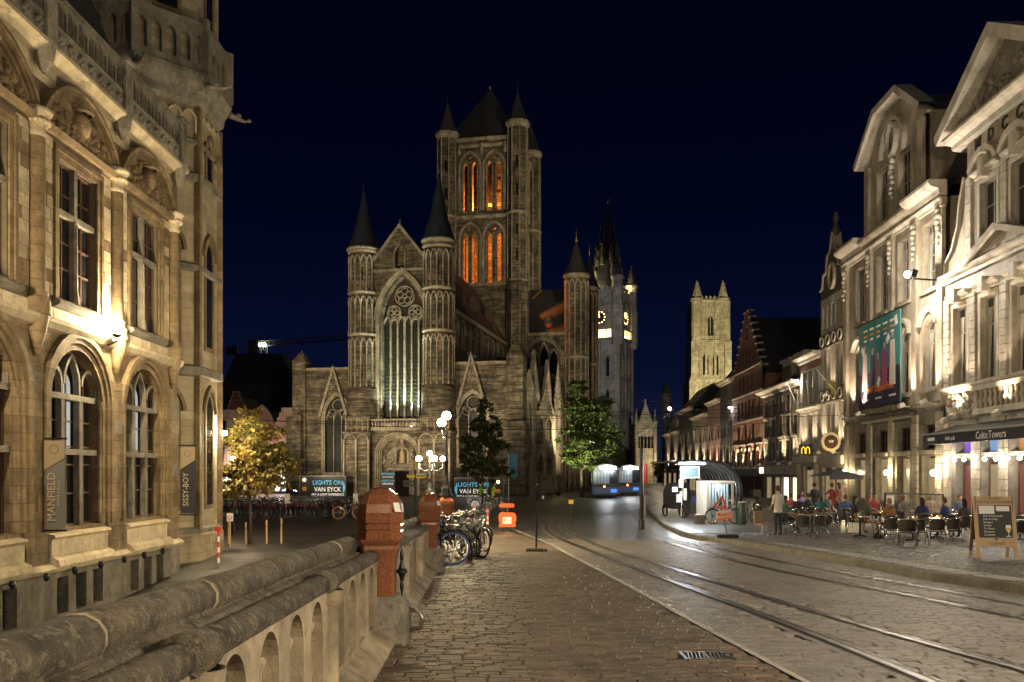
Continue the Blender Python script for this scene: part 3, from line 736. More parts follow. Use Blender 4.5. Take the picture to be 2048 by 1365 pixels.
# corner turret (octagonal) in building space: x = depth, y = away from the street
TC = (35.2, 2.95)
def octo(r, off=22.5): return [(TC[0]+r*math.cos(R(off+45*k)), TC[1]+r*math.sin(R(off+45*k))) for k in range(8)]
def omb(prof):
    m = MB(); o = None
    for r,z in prof:
        k = len(m.v); m.v += [(x,y,z) for x,y in octo(r)]
        if o is not None: m.f += [(o+i,o+(i+1)%8,k+(i+1)%8,k+i) for i in range(8)]
        o = k
    m.f.append(tuple(o+i for i in range(8))); return m
obj('turret', omb([(3.35,-2.6),(3.35,0.1),(3.15,0.25),(3.15,26)]), mat('turret_stone',(0.47,0.395,0.275),0.8,col2=(0.34,0.275,0.18),scale=0.9,bump=0.6,bscale=18,stain=0.35,brick=(0.62,0.30,0.012,(0.6,0.55,0.48))), PB)
for r,z,h in ((3.30,0.1,0.2),(3.33,6.2,0.3),(3.32,10.2,0.18),(3.30,13.6,0.25),(3.28,15.0,0.15)):
    obj('turret_band', omb([(3.1,z-0.1),(r,z),(r,z+h),(3.1,z+h+0.12)]), M['stone_grey'], PB)
obj('balcony_floor', omb([(3.1,16.4),(3.35,16.6),(3.4,16.9),(3.58,17.2),(3.68,17.45),(3.68,17.6),(3.1,17.62)]), M['stone_grey'], PB)
def face_frame(k, r):                       # middle, tangent and outward normal of turret face k
    p = octo(r); a = Vector(p[k]); b = Vector(p[(k+1)%8]); return a, b
for k in range(8):
    a, b = face_frame(k, 3.58)
    mid = (a+b)/2; nrm = Vector((mid.x-TC[0], mid.y-TC[1])).normalized(); tan = (b-a).normalized(); L = (b-a).length
    if nrm.y > 0.8: continue
    T = Matrix(((tan.x,-nrm.x,0,a.x),(tan.y,-nrm.y,0,a.y),(0,0,1,0),(0,0,0,1)))   # local x along face, -y outward
    n = 5; s_ = L/n
    hl = [arch(s_*i+0.08,s_*(i+1)-0.08,17.95,18.7,19.05,4) for i in range(n)]
    m = MB(); m.holed(rect(0,L,17.6,19.35),hl,0,0.16); m.holed(rect(0,L,17.6,19.35),hl,0.16,0); m.box(-0.05,L+0.05,-0.06,0.22,19.35,19.5); m.box(-0.14,0.14,-0.1,0.22,17.6,19.7); m.xf(T); obj('balcony_railing', m, M['stone_grey'], PB)
    a2, b2 = face_frame(k, 3.15); L2 = (b2-a2).length
    T2 = Matrix(((tan.x,-nrm.x,0,a2.x),(tan.y,-nrm.y,0,a2.y),(0,0,1,0),(0,0,0,1)))
    m = MB(); m.box(-0.12,0.12,-0.12,0.1,0.3,16.4); m.xf(T2); obj('corner_shaft', m, M['stone_ochre'], PB)
    for z0,zs,z1,w in ((1.2,4.8,5.5,0.7),(7.4,10.9,11.5,0.75),(14.0,14.9,15.4,0.6),(19.9,22.0,22.8,0.8)):
        p = arch(L2/2-w/2,L2/2+w/2,z0,zs,z1,5)
        m = MB(); m.ring(p, 0.16, -0.06, 0.05, True); m.ring(arch(L2/2-w/2-0.22,L2/2+w/2+0.22,zs,zs,z1+0.25,6)[1:], 0.14, -0.14, 0.02); m.xf(T2); f_ = obj('window_surround', m, M['stone_ochre'], PB)
        m = MB(); m.prism_xz(p,-0.03,0.04); m.xf(T2); obj('window', m, M['glass_dark'], f_)
    for i in range(4):
        m = MB(); p = arch(0.15+i*0.55,0.6+i*0.55,15.4,15.9,16.2,4); m.ring(p[1:]+[p[0]],0.07,-0.12,0.02); m.xf(T2); obj('corbel_arch', m, M['stone_cream'], PB)
    g_ = MB(); g_.tube([(0,0.0,17.2),(0,-0.35,17.15),(0,-0.7,17.12),(0,-0.85,17.2)],[0.13,0.10,0.06,0.05],6); g_.sphere((0,-0.9,17.2),0.085,6,4); g_.sphere((0,-0.4,17.25),0.13,6,4); g_.xf(T); obj('gargoyle', g_, M['stone_grey'], PB)
m = MB(); m.lathe([(3.5,26),(3.4,26.4),(0.1,36)],(TC[0],TC[1],0),8,R(22.5)); obj('turret_roof', m, M['slate'], PB)
# wall lamp
wl = thing('wall_lamp', 'lit wall lantern on a bracket of the old post building', 'lamp', (-11.55,25.95,6.62), 0)
m = MB(); m.tube([(-0.45,0,-0.25),(-0.25,0,-0.42),(0,0,-0.3),(0,0,-0.16)],0.03,6); m.lathe([(0.05,-0.2),(0.13,-0.14),(0.15,-0.1)],(0,0,0),8); obj('bracket', m, M['dark_metal'], wl, True)
m = MB(); m.sphere((0,0,0.06),0.15,12,8); obj('globe', m, M['lamp_warm'], wl, True)
light('lantern_light',(0.05,0,0.06),2200,(1,0.80,0.48),0.19,wl)
wl2 = copy_tree(wl, (-11.55,17.2,6.62), label='lit wall lantern on the near end of the old post building')
# shop banners hung across the facade
def shop_banner(y, z0, z1, word, label, mt, small):
    t = thing('shop_banner', label, 'banner', (-11.95, y, z0), 0)
    H = z1-z0
    m = MB(); m.box(0,0.62,-0.02,0.02,H+0.02,H+0.07); m.box(0,0.62,-0.02,0.02,-0.07,-0.02); obj('rod', m, M['dark_metal'], t)
    m = MB(); n = 8
    for i in range(n+1):
        z = H*i/n; yy = 0.012*math.sin(i*1.1); m.v += [(0.03,yy,z),(0.57,yy,z)]
    for i in range(n): m.f.append((2*i,2*i+1,2*i+3,2*i+2))
    c = obj('cloth', m, mt, t)
    m = MB(); m.prism_xz([(0.035,H*0.66),(0.565,H*0.80),(0.565,H*0.995),(0.035,H*0.995)],-0.024,-0.018); obj('pale_top', m, M['banner_tan'], c)
    m = MB(); m.lathe([(0.10,-0.004),(0.125,-0.004),(0.125,0.004),(0.10,0.004)],(0,0,0),16); m.xf(Matrix.Translation((0.3,-0.03,H*0.9)) @ Matrix.Rotation(R(90),4,'X')); obj('emblem', m, M['banner_grey'], c)
    text(word, 0.29, M['banner_gold'], c, (0.24,-0.03,H*0.36), (R(90),R(-90),0), sx=0.92)
    if small: text(small, 0.10, M['banner_gold'], c, (0.42,-0.03,H*0.40), (R(90),R(-90),0))
    return t
mat('banner_grey',(0.17,0.165,0.165),0.8); mat('banner_dark',(0.035,0.035,0.04),0.8); mat('banner_tan',(0.36,0.28,0.18),0.8); mat('banner_gold',(0.55,0.43,0.26),0.6)
shop_banner(22.6, 1.05, 3.3, 'MANFIELD', 'grey hanging shop banner reading MANFIELD', M['banner_grey'], 'SHOES & BAGS')
shop_banner(31.9, 1.0, 3.4, 'SISSY-BOY', 'black hanging shop banner reading SISSY-BOY', M['banner_dark'], None)
# ------------------------------------------------------------------ gothic church
TH = math.atan(0.213); CO = Vector((-11.8, 95.0))
CN = Vector((math.sin(TH), math.cos(TH))); CT = Vector((math.cos(TH), -math.sin(TH)))
CH = thing('gothic_church', 'large gothic stone church with round stair turrets and a square crossing tower', 'church', (CO.x, CO.y, 0), -TH)
def CU(px, py, v=0.0):
    d = Vector(((px-CX)/F, 1.0)); t = (v+CO.dot(CN))/d.dot(CN)
    return ((d*t-CO).dot(CT), EZ+(HZ-py)/F*t)
def cu(px, v=0.0): return CU(px, 900, v)[0]
def cz(py, px=803, v=0.0): return CU(px, py, v)[1]
def cbox(name, x0,x1,y0,y1,z0,z1, mt='church', par=None):
    m = MB(); m.box(x0,x1,y0,y1,z0,z1); return obj(name, m, M[mt], par or CH)
def gable(name, xa, xb, z0, zap, y0, y1, mt='church', par=None):
    m = MB(); m.prism_xz([(xa,z0),(xb,z0),((xa+xb)/2,zap)], y0, y1); return obj(name, m, M[mt], par or CH)
def rakes(xa, xb, z0, zap, y0, w=0.28, par=None):
    m = MB(); c = (xa+xb)/2
    m.ring([(xb,z0),(c,zap),(xa,z0)], w, y0-0.14, y0+0.4, False, 0.02); return obj('gable_coping', m, M['church_trim'], par or CH)
def gothic_window(x0,x1,z0,zs,z1, y, lights=3, par=None, gl='church_glass', bars=True, orders=2, dep=0.55):
    par = par or CH; p = arch(x0,x1,z0,zs,z1,9)
    m = MB(); t = geometry.tessellate_polygon([[Vector((x,z,0)) for x,z in p]]); m.add([(x,y+dep,z) for x,z in p], t); w = obj('window', m, M[gl], par)
    m = MB()
    for i in range(orders): m.ring(p, 0.2*(i+1), y-0.04-0.07*i, y+0.3, True, -0.2*i)
    obj('window_moulding', m, M['church_trim'], w)
    W = x1-x0; c = (x0+x1)/2; tr = MB(); b = 0.05*max(1,W/3)
    if lights > 1:
        lw = W/lights
        for i in range(1, lights):
            x = x0+lw*i; bb = b*1.5 if (lights % 2 == 0 and i == lights//2) else b
            tr.box(x-bb, x+bb, y+dep-0.3, y+dep-0.02, z0, zs+ (0.15 if i != lights//2 else 0.5))
        for i in range(lights):
            a = arch(x0+lw*i,x0+lw*(i+1),zs-0.3,zs-0.25,zs+lw*0.75,5); tr.ring(a[1:], 0.0, y+dep-0.28, y+dep-0.02, False, b*1.4)
        def circ(cx_,cz_,r,n=20): tr.ring([(cx_+r*math.cos(2*math.pi*k/n), cz_+r*math.sin(2*math.pi*k/n)) for k in range(n)], 0.0, y+dep-0.28, y+dep-0.02, True, b*1.5)
        rise = z1-zs
        circ(c, zs+rise*0.58, W*0.235)
        for s_ in (-1,1): circ(c+s_*W*0.25, zs+rise*0.20, W*0.17)
        if W > 3:
            for k in range(5): a = 2*math.pi*k/5+0.3; circ(c+W*0.115*math.cos(a), zs+rise*0.58+W*0.115*math.sin(a), W*0.085, 12)
            for s_ in (-1,1):
                for k in range(4): a = math.pi/2*k; circ(c+s_*W*0.25+W*0.075*math.cos(a), zs+rise*0.20+W*0.075*math.sin(a), W*0.065, 10)
        obj('tracery', tr, M['church_trim'], w)
    if bars:
        hb = MB(); z = z0+0.35
        while z < zs: hb.box(x0,x1,y+dep-0.06,y+dep-0.01,z-0.02,z+0.02); z += 0.42
        obj('glazing_bar_grid', hb, M['dark_metal'], w, kind='stuff')
    return w
mat('church_glass', (0.03,0.034,0.028), 0.25, col2=(0.055,0.055,0.04), scale=2.5, spec=0.5)
def blind(x0,x1,z0,zs,z1,y,par=None, r=0.10, name='blind_arch'):
    p = arch(x0,x1,z0,zs,z1,6); m = MB(); m.ring(p[1:]+[p[0]], r, y-0.16, y+0.05, False, 0.0); return obj(name, m, M['church_trim'], par or CH)
# --- west front between the turrets
uL, uR = cu(724), cu(875)
zg = cz(540); zap = cz(455)
wx0, wx1 = cu(762), cu(847); wz0, wzs, wz1 = cz(842), cz(640), cz(553)
m = MB(); m.holed(rect(uL,uR,0,zg), [arch(wx0,wx1,wz0,wzs,wz1,9), arch(cu(772),cu(828),0,cz(922),cz(893),8)], 0, 1.1); obj('west_wall', m, M['church'], CH)
gothic_window(wx0,wx1,wz0,wzs,wz1, 0.1, 6, orders=3, dep=0.95)
m = MB(); m.ring(arch(wx0,wx1,wz0,wzs,wz1,9)[1:], 0.75, -0.22, 0.1, False, -0.55); obj('hood_mould', m, M['church_trim'], CH)
gx0, gx1 = uL+0.6, uR-0.6
m = MB(); m.holed([(gx0,zg),(gx1,zg),((gx0+gx1)/2,zap)], [arch(cu(790),cu(810),cz(537),cz(510),cz(490),6)], 0, 0.5); m.prism_xz([(gx0,zg),(gx1,zg),((gx0+gx1)/2,zap)],0.5,0.9); obj('west_gable', m, M['church'], CH)
rakes(gx0,gx1,zg,zap,0)
m = MB(); m.box(uL,uR,-0.2,0.3,zg-0.15,zg+0.12); obj('gable_string', m, M['church_trim'], CH)
blind(cu(790),cu(810),cz(537),cz(510),cz(490),-0.02)
m = MB(); m.lathe([(0.12,-0.2),(0.25,0),(0.1,0.25),(0.02,0.8)],((gx0+gx1)/2,0.2,zap+0.2),6); obj('finial', m, M['church_trim'], CH)
# --- stair turrets
def stair_turret(u, v, r, levels, zc, zap_, base=None, slots=True):
    """round turret with arcaded tiers and a slate cone"""
    body = MB(); body.lathe([(r,0 if base is None else base),(r,zc)],(u,v,0),20); t = obj('stair_turret', body, M['church'], CH, True)
    for za, zb in zip(levels, levels[1:]):
        m = MB(); m.lathe([(r,zb-0.25),(r+0.22,zb-0.1),(r+0.24,zb+0.05),(r,zb+0.18)],(u,v,0),20); obj('turret_string', m, M['church_trim'], t, True)
        n = 10; zs_ = zb-1.25
        for k in range(n):
            a = math.pi+ (k-0.5)*math.pi/(n-1.5)*1.08 - 0.06
            sh = MB(); sh.lathe([(0.13,za+0.1),(0.13,za+0.3),(0.085,za+0.4),(0.085,zs_-0.15),(0.15,zs_)],(u+(r+0.07)*math.cos(a),v+(r+0.07)*math.sin(a),0),6); obj('arcade_shaft', sh, M['church_trim'], t, True)
            a2 = a+math.pi/(n-1.5)*1.08
            arc = []
            for i in range(7):
                f = i/6; aa = a+(a2-a)*f; zz = zs_+0.75*math.sin(math.pi*f)**0.7
                arc.append((u+(r+0.09)*math.cos(aa), v+(r+0.09)*math.sin(aa), zz))
            sh = MB(); sh.tube(arc,0.10,5); obj('arcade_arch', sh, M['church_trim'], t, True)
        if slots and zb-za > 3:
            m = MB(); m.box(u+r*0.25-0.06,u+r*0.25+0.06,v-r-0.06,v-r+0.2,za+1.2,za+2.6); obj('slit_window', m, M['black_paint'], t)
    m = MB(); m.lathe([(r,zc-0.4),(r+0.3,zc-0.1),(r+0.34,zc+0.12),(r*0.9,zc+0.2)],(u,v,0),20); obj('turret_cornice', m, M['church_trim'], t, True)
    m = MB(); m.lathe([(r+0.22,zc+0.1),(r*0.62,zc+(zap_-zc)*0.36),(r*0.25,zc+(zap_-zc)*0.78),(0.06,zap_)],(u,v,0),16); obj('cone_roof', m, M['slate_blue'], t, True)
    m = MB(); m.lathe([(0.10,0),(0.16,0.5),(0.05,0.9),(0.09,1.1),(0.02,1.9)],(u,v,zap_-0.4),6); obj('finial', m, M['steel'], t)
    return t
mat('slate_blue',(0.035,0.045,0.055),0.5,col2=(0.022,0.028,0.034),scale=2,bump=0.5,bscale=10)
lv = [cz(776),cz(667),cz(583),cz(500)]
rT = 1.52
stair_turret(uL, 0.5, rT, lv, cz(495), cz(372), cz(776))
stair_turret(uR, 0.5, rT+0.06, [z+0.15 for z in lv], cz(486), cz(352), cz(776))
for u_,px0,px1 in ((uL,696,748),(uR,844,907)):
    a, b = cu(px0), cu(px1)
    m = MB(); m.lathe([(1.85,cz(836)),(1.85,cz(778)),(1.55,cz(770))],(u_,0.5,0),20); obj('turret_base', m, M['church'], CH, True)
    m = MB(); m.box(a,b,-1.3,1.5,0,cz(866)); m.box(a-0.12,b+0.12,-1.42,1.5,cz(868),cz(864)); m.box(a+0.1,b-0.1,-1.1,1.5,cz(864),cz(838)); m.box(a-0.05,b+0.05,-1.3,1.5,cz(838),cz(833)); obj('turret_plinth', m, M['church'], CH)
    n = 5
    for i in range(n):
        x = a+0.25+(b-a-0.5)*i/(n-1)
        m = MB(); m.lathe([(0.12,cz(864)),(0.08,cz(860)),(0.08,cz(843)),(0.14,cz(839))],(x,-1.15,0),6); obj('gallery_colonnette', m, M['church_trim'], CH)
    for i in range(3):
        x = a+0.1+(b-a-0.2)*i/2
        m = MB(); m.lathe([(0.22,0),(0.22,0.5),(0.13,0.7),(0.13,cz(884)),(0.22,cz(880))],(x,-1.38,0),8); obj('portal_shaft', m, M['church_trim'], CH, True)
    for i in range(2):
        x = a+0.1+(b-a-0.2)*i/2; blind(x+0.12,x+(b-a-0.2)/2-0.12,cz(884),cz(880),cz(870),-1.3)
# --- portal
px_a, px_b = cu(748), cu(846)
m = MB(); m.box(px_a,px_b,-1.0,0.2,cz(862),cz(858)); obj('portal_ledge', m, M['church_trim'], CH)
m = MB(); m.holed(rect(px_a,px_b,0,cz(862)), [arch(cu(757),cu(843),0,cz(905),cz(868),9)], -0.8, 0.8); obj('portal_front', m, M['church'], CH)
pa = arch(cu(757),cu(843),0.0,cz(905),cz(868),10)
m = MB()
for i in range(4): m.ring(pa[1:]+[pa[0]], -0.16*i+0.12, -0.86+0.17*i, -0.6+0.17*i, False, 0.16*i+0.02)
obj('archivolt', m, M['church_trim'], CH)
m = MB(); m.holed(rect(cu(758),cu(842),0,cz(868)), [rect(cu(777),cu(825),0,cz(940))], 0.02, 0.5); obj('tympanum_wall', m, M['church_trim'], CH)
dl, dr_, dm = cu(778), cu(824), cu(801)
for a,b in ((dl,dm-0.03),(dm+0.03,dr_)):
    m = MB(); m.box(a,b,0.4,0.5,0,cz(940)); d_ = obj('door', m, M['window_wood'], CH)
    m = MB(); m.sphere(((b-0.15 if a==dl else a+0.15),0.36,1.2),0.07,6,4); obj('door_handle', m, M['dark_metal'], d_)
m = MB(); m.prism_yz([(-0.1,cz(936)),(-0.35,cz(934)),(-0.35,cz(931)),(0.02,cz(930))],dl-0.4,dr_+0.4); obj('door_lintel', m, M['church_trim'], CH)
nx = cu(805)
m = MB(); p = arch(nx-0.6,nx+0.6,cz(928),cz(905),cz(897),6); m.ring(p[1:]+[p[0]],0.18,-0.25,0.05,False,0); obj('niche', m, M['church_trim'], CH)
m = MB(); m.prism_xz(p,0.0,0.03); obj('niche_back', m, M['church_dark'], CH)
m = MB(); m.lathe([(0.26,0),(0.34,0.1),(0.30,0.5),(0.24,0.95),(0.28,1.2),(0.12,1.38),(0.13,1.5),(0.14,1.62),(0.06,1.74)],(nx,-0.12,cz(928)+0.05),10); obj('saint_statue', m, M['gilt_stone'] if 'gilt_stone' in M else mat('gilt_stone',(0.45,0.33,0.16),0.6), CH, True)
for s_ in (-1,1):
    m = MB(); m.tube([(nx+s_*2.1,-0.1,cz(929)),(nx+s_*1.9,-0.1,cz(921)),(nx+s_*1.3,-0.1,cz(925)),(nx+s_*0.8,-0.1,cz(915))],[0.22,0.3,0.22,0.15],6); m.sphere((nx+s_*2.0,-0.1,cz(916)),0.2,6,5); obj('scroll_carving', m, M['church_trim'], CH, True)
m = MB(); m.lathe([(0.5,0),(0.35,0.4),(0.2,0.5),(0.25,0.8),(0.05,1.2)],(nx,-0.15,cz(897)),8); obj('niche_crown', m, M['church_trim'], CH, True)
# balcony under the great window
za, zb = cz(858), cz(839)
m = MB(); m.box(px_a,px_b,-1.0,-0.82,zb-0.16,zb); m.box(px_a,px_b,-1.0,-0.82,za,za+0.12); obj('balcony_rail', m, M['church_trim'], CH)
for i in range(16):
    x = px_a+(px_b-px_a)*(i+0.5)/16; m = MB(); m.lathe([(0.09,za+0.12),(0.06,za+0.3),(0.1,za+0.5),(0.06,zb-0.16)],(x,-0.91,0),6); obj('baluster', m, M['church_trim'], CH)
# --- aisle fronts
def aisle_front(xa, xb, ztop, gxa, gxb, gz0, gap, wxa, wxb, wz0_, wzs_, wz1_, v=1.2):
    m = MB(); m.holed(rect(xa,xb,0,ztop), [arch(wxa,wxb,wz0_,wzs_,wz1_,8)], v, 0.7); m.box(xa,xb,v+0.71,v+0.9,0,ztop); obj('aisle_wall', m, M['church'], CH)
    gothic_window(wxa,wxb,wz0_,wzs_,wz1_, v+0.02, 3, orders=2)
    m = MB(); c = (gxa+gxb)/2
    m.prism_xz([(gxa,gz0),(gxa+0.35,gz0),(c,gap-0.7),(gxb-0.35,gz0),(gxb,gz0),(c,gap)], v-0.35, v+0.1); obj('gablet', m, M['church_trim'], CH)
    m = MB(); m.prism_xz([(c-0.9,gap-3.0),(c+0.9,gap-3.0),(c,gap-0.6)], v-0.12, v+0.05); obj('gablet_panel', m, M['church'], CH)
    for s_ in (-1,1):
        m = MB(); k = 10; q = [(c+s_*0.42+0.3*math.cos(2*math.pi*i/k), gap-2.4+0.3*math.sin(2*math.pi*i/k)) for i in range(k)]; m.ring(q,0.09,v-0.22,v,True,0.0); obj('trefoil', m, M['church_trim'], CH)
    m = MB(); m.box(xa,xb,v-0.15,v+1.0,ztop-0.05,ztop+0.2); obj('wall_coping', m, M['church_trim'], CH)
    for sa, sb in ((xa,wxa-0.5),(wxb+0.5,xb)):
        m = MB(); m.prism_yz([(v-0.02,cz(830)-0.1),(v-0.22,cz(830)),(v-0.02,cz(830)+0.25)], sa, sb); obj('string_course', m, M['church_trim'], CH)
aisle_front(cu(588,1.2), uL-0.8, cz(740,640,1.2), cu(637,1.2), cu(699,1.2), cz(832), cz(724), cu(650,1.2), cu(697,1.2), cz(945), cz(832), cz(788))
aisle_front(uR+0.8, cu(1014,1.2), cz(727,960,1.2), cu(911,1.2), cu(976,1.2), cz(818), cz(705), cu(918,1.2), cu(972,1.2), cz(928), cz(830), cz(788))
# corner pinnacle, buttress
a, b = cu(588,1.0), cu(612,1.0)
m = MB(); m.box(a-0.1,b,0.8,2.2,0,cz(722,600)); m.add([(a-0.2,0.7,cz(722,600)),(b+0.1,0.7,cz(722,600)),(b+0.1,2.3,cz(722,600)),(a-0.2,2.3,cz(722,600)),((a+b)/2,1.5,cz(697,600))],[(0,1,4),(1,2,4),(2,3,4),(3,0,4)]); obj('corner_buttress', m, M['church'], CH)
m = MB(); m.box(a-0.5,b-0.2,0.0,1.0,0,cz(828)); obj('corner_plinth', m, M['church'], CH)
a, b = cu(1012,0.6), cu(1046,0.6)
zt_ = cz(712,1030,0.6)
m = MB(); m.box(a,b,0.6,2.6,0,zt_); m.add([(a,0.6,zt_),(b,0.6,zt_),(b,2.6,zt_),(a,2.6,zt_),((a+b)/2,1.6,cz(672,1030,0.6)),],[(0,1,4),(1,2,4),(2,3,4),(3,0,4)]); m.box(a-0.25,b+0.25,0.35,2.6,0,cz(845)); obj('corner_buttress', m, M['church'], CH)
# --- nave
zE = 20.4; hn = 4.7
m = MB(); m.box(-hn,hn,1.2,30,0,zE); obj('nave_wall', m, M['church'], CH)
m = MB(); m.prism_xz([(-hn-0.3,zE),(hn+0.3,zE),(0,zap-0.3)],1.0,30); obj('nave_roof', m, M['rooftile'], CH)
m = MB(); m.box(hn,hn+0.35,1.2,30,zE-0.5,zE); obj('corbel_table', m, M['church_trim'], CH)
for i in range(9):                                        # clerestory lancets along the side
    v0 = 3.4+i*2.9
    T = Matrix(((0,-1,0,hn),(1,0,0,v0),(0,0,1,0),(0,0,0,1)))
    for d in (0,1.05):
        p = arch(d,d+0.75,15.3,18.0,18.8,5); m = MB(); m.prism_xz(p,-0.03,0.1); m.xf(T); w = obj('window', m, M['glass_dark'], CH)
        m = MB(); m.ring(p,0.16,-0.14,0.05,True); m.xf(T); obj('window_moulding', m, M['church_trim'], w)
    m = MB(); m.ring(arch(-0.3,2.1,18.0,18.2,19.6,6)[1:],0.14,-0.2,0.05,False); m.xf(T); obj('relieving_arch', m, M['church_trim'], CH)
    m = MB(); m.box(-0.75,-0.45,-0.3,0.05,14,19.8); m.xf(T); obj('pilaster', m, M['church'], CH)
m = MB(); m.box(hn,10.6,1.8,31,0,cz(727,960,1.2)-0.3); m.box(-10.2,-hn,1.8,31,0,cz(740,640,1.2)-0.3); obj('aisle_block', m, M['church'], CH)
m = MB(); m.prism_xz([(hn,13.6),(hn,16.2),(10.6,13.9),(10.6,13.6)],2.4,31); obj('aisle_roof', m, M['slate'], CH)
for v0 in (8,16,24):
    m = MB(); m.box(hn+0.5,hn+1.5,v0,v0+1.0,20.6,22.0); m.prism_xz([(hn+0.3,22.0),(hn+1.7,22.0),(hn+1.0,22.7)],v0-0.1,v0+1.1)
    m.v = [(x-1.9,y,z+1.6) for x,y,z in m.v]; obj('roof_dormer', m, M['rooftile'], CH)
before_tower = set(CH.children)
# --- crossing tower
tv = 30.0; hw = 5.05
def tz(py): return cz(py, 967, tv)
ztop = tz(272)
TW = [('lower', tz(566), tz(474), tz(450)), ('upper', tz(421), tz(332), tz(308))]
def tower_face(T, side):
    holes = []; rings = MB(); shafts = MB()
    for nm, z0, zs, z1 in TW:
        for s_ in (-1,1):
            c = s_*1.72
            for d in (-0.66,0.66):
                holes.append(arch(c+d-0.34,c+d+0.34,z0,zs-0.2,zs+0.6,5))
            holes.append([(c+0.28*math.cos(2*math.pi*k/10), zs+1.15+0.28*math.sin(2*math.pi*k/10)) for k in range(10)])
            for i in range(2): rings.ring(arch(c-1.35,c+1.35,z0,zs-0.1,z1+0.2,8)[1:]+[(c-1.35,z0)], 0.16*(i+1), -0.08-0.10*i, 0.05, False, -0.16*i)
            for d in (-0.66,0.66): rings.ring(arch(c+d-0.34,c+d+0.34,z0,zs-0.2,zs+0.6,5), 0.10, -0.05, 0.02, True)
    w = MB(); w.holed(rect(-hw,hw,14,ztop), holes, 0, 0.7); w.xf(T); obj('tower_wall', w, M['church'], CH)
    rings.xf(T); obj('belfry_arches', rings, M['church_trim'], CH)
    for z in (tz(432), tz(568), ztop-0.3, tz(290)):
        b = MB(); b.prism_yz([(0.0,z-0.3),(-0.28,z-0.05),(-0.28,z+0.1),(0,z+0.25)],-hw,hw); b.xf(T); obj('tower_string', b, M['church_trim'], CH)
    for c in (-3.3,0,3.3):
        b = MB(); b.lathe([(0.10,-0.6),(0.34,-0.2),(0.30,0.1),(0.2,0.3),(0.3,0.6),(0.16,0.95)],(c,-0.2,tz(300)),8); b.xf(T); obj('carved_head', b, M['church_trim'], CH, True)
Tf = Matrix(((1,0,0,0),(0,1,0,tv),(0,0,1,0),(0,0,0,1)))
Tr = Matrix(((0,-1,0,hw),(1,0,0,tv+hw),(0,0,1,0),(0,0,0,1)))
tower_face(Tf, 'front'); tower_face(Tr, 'side')
m = MB(); m.box(-hw,-hw+0.3,tv,tv+2*hw,14,ztop); m.box(-hw,hw,tv+2*hw-0.3,tv+2*hw,14,ztop); m.box(-hw,hw,tv+0.1,tv+2*hw,26,26.4); m.box(-hw,hw,tv+0.1,tv+2*hw,ztop-0.5,ztop-0.1); obj('tower_core', m, M['church'], CH)
m = MB()
for i in range(3): m.box(-4+i*3.2,-3.6+i*3.2,tv+2,tv+8,tz(421),tz(340)); m.box(-4.4,4.4,tv+3+i*1.6,tv+3.3+i*1.6,tz(400)+i*2.4,tz(400)+0.4+i*2.4)
obj('bell_frame', m, M['window_wood'], CH)
for (dx,dy) in ((-1,0),(1,0),(1,1),(-1,1)):
    u_, v_ = dx*hw, tv+0.1+dy*(2*hw-0.2); zt2 = ztop+(1.2 if dx > 0 and dy == 0 else 0.4)
    m = MB(); m.lathe([(1.55,12),(1.55,tz(566)),(1.42,tz(566)+0.2),(1.42,tz(432)),(1.32,tz(432)+0.2),(1.32,zt2)],(u_,v_,0),8,R(22.5)); t = obj('corner_turret', m, M['church'], CH)
    for k in range(8):
        a = R(22.5+45*k); m = MB(); m.tube([(u_+1.5*math.cos(a),v_+1.5*math.sin(a),12),(u_+1.38*math.cos(a),v_+1.38*math.sin(a),zt2)],0.10,5); obj('turret_shaft', m, M['church_trim'], t)
    for z in (tz(566),tz(432)): m = MB(); m.lathe([(1.4,z-0.2),(1.68,z),(1.68,z+0.15),(1.35,z+0.35)],(u_,v_,0),8,R(22.5)); obj('turret_string', m, M['church_trim'], t)
    for z in (tz(600),tz(530),tz(480),tz(400),tz(345)): m = MB(); m.box(u_+0.15,u_+0.33,v_-1.5,v_-1.0,z,z+1.5); obj('slit_window', m, M['black_paint'], t)
    m = MB(); m.lathe([(1.35,zt2-0.6),(1.75,zt2-0.1),(1.75,zt2+0.25),(1.3,zt2+0.4)],(u_,v_,0),8,R(22.5)); obj('turret_cornice', m, M['church_trim'], t)
    m = MB(); m.lathe([(1.6,zt2+0.3),(0.9,zt2+2.0),(0.08,zt2+4.6)],(u_,v_,0),8,R(22.5)); obj('cone_roof', m, M['slate'], t)
    m = MB(); m.lathe([(0.05,0),(0.14,0.5),(0.04,0.8),(0.1,1.2),(0.02,2.2)],(u_,v_,zt2+4.3),6); obj('finial', m, M['steel'], t)
m = MB(); m.add([(-hw,tv+0.3,ztop),(hw,tv+0.3,ztop),(hw,tv+2*hw,ztop),(-hw,tv+2*hw,ztop),(0,tv+hw,tz(190)+3.0)],[(0,1,4),(1,2,4),(2,3,4),(3,0,4)]); obj('pyramid_roof', m, M['slate'], CH)
m = MB(); m.lathe([(0.1,0),(0.3,0.5),(0.05,1.0)],(0,tv+hw,tz(190)+2.7),6); obj('finial', m, M['gilt'], CH)
bl = light('bell_lamp', (0.0,tv+2.4,tz(415)), 9000, (1,0.27,0.035), 0.4, CH); light('bell_lamp', (0.0,tv+2.2,27.4), 1800, (1,0.24,0.03), 0.4, CH)
for o in CH.children:
    if o not in before_tower: o.location.x += 1.4
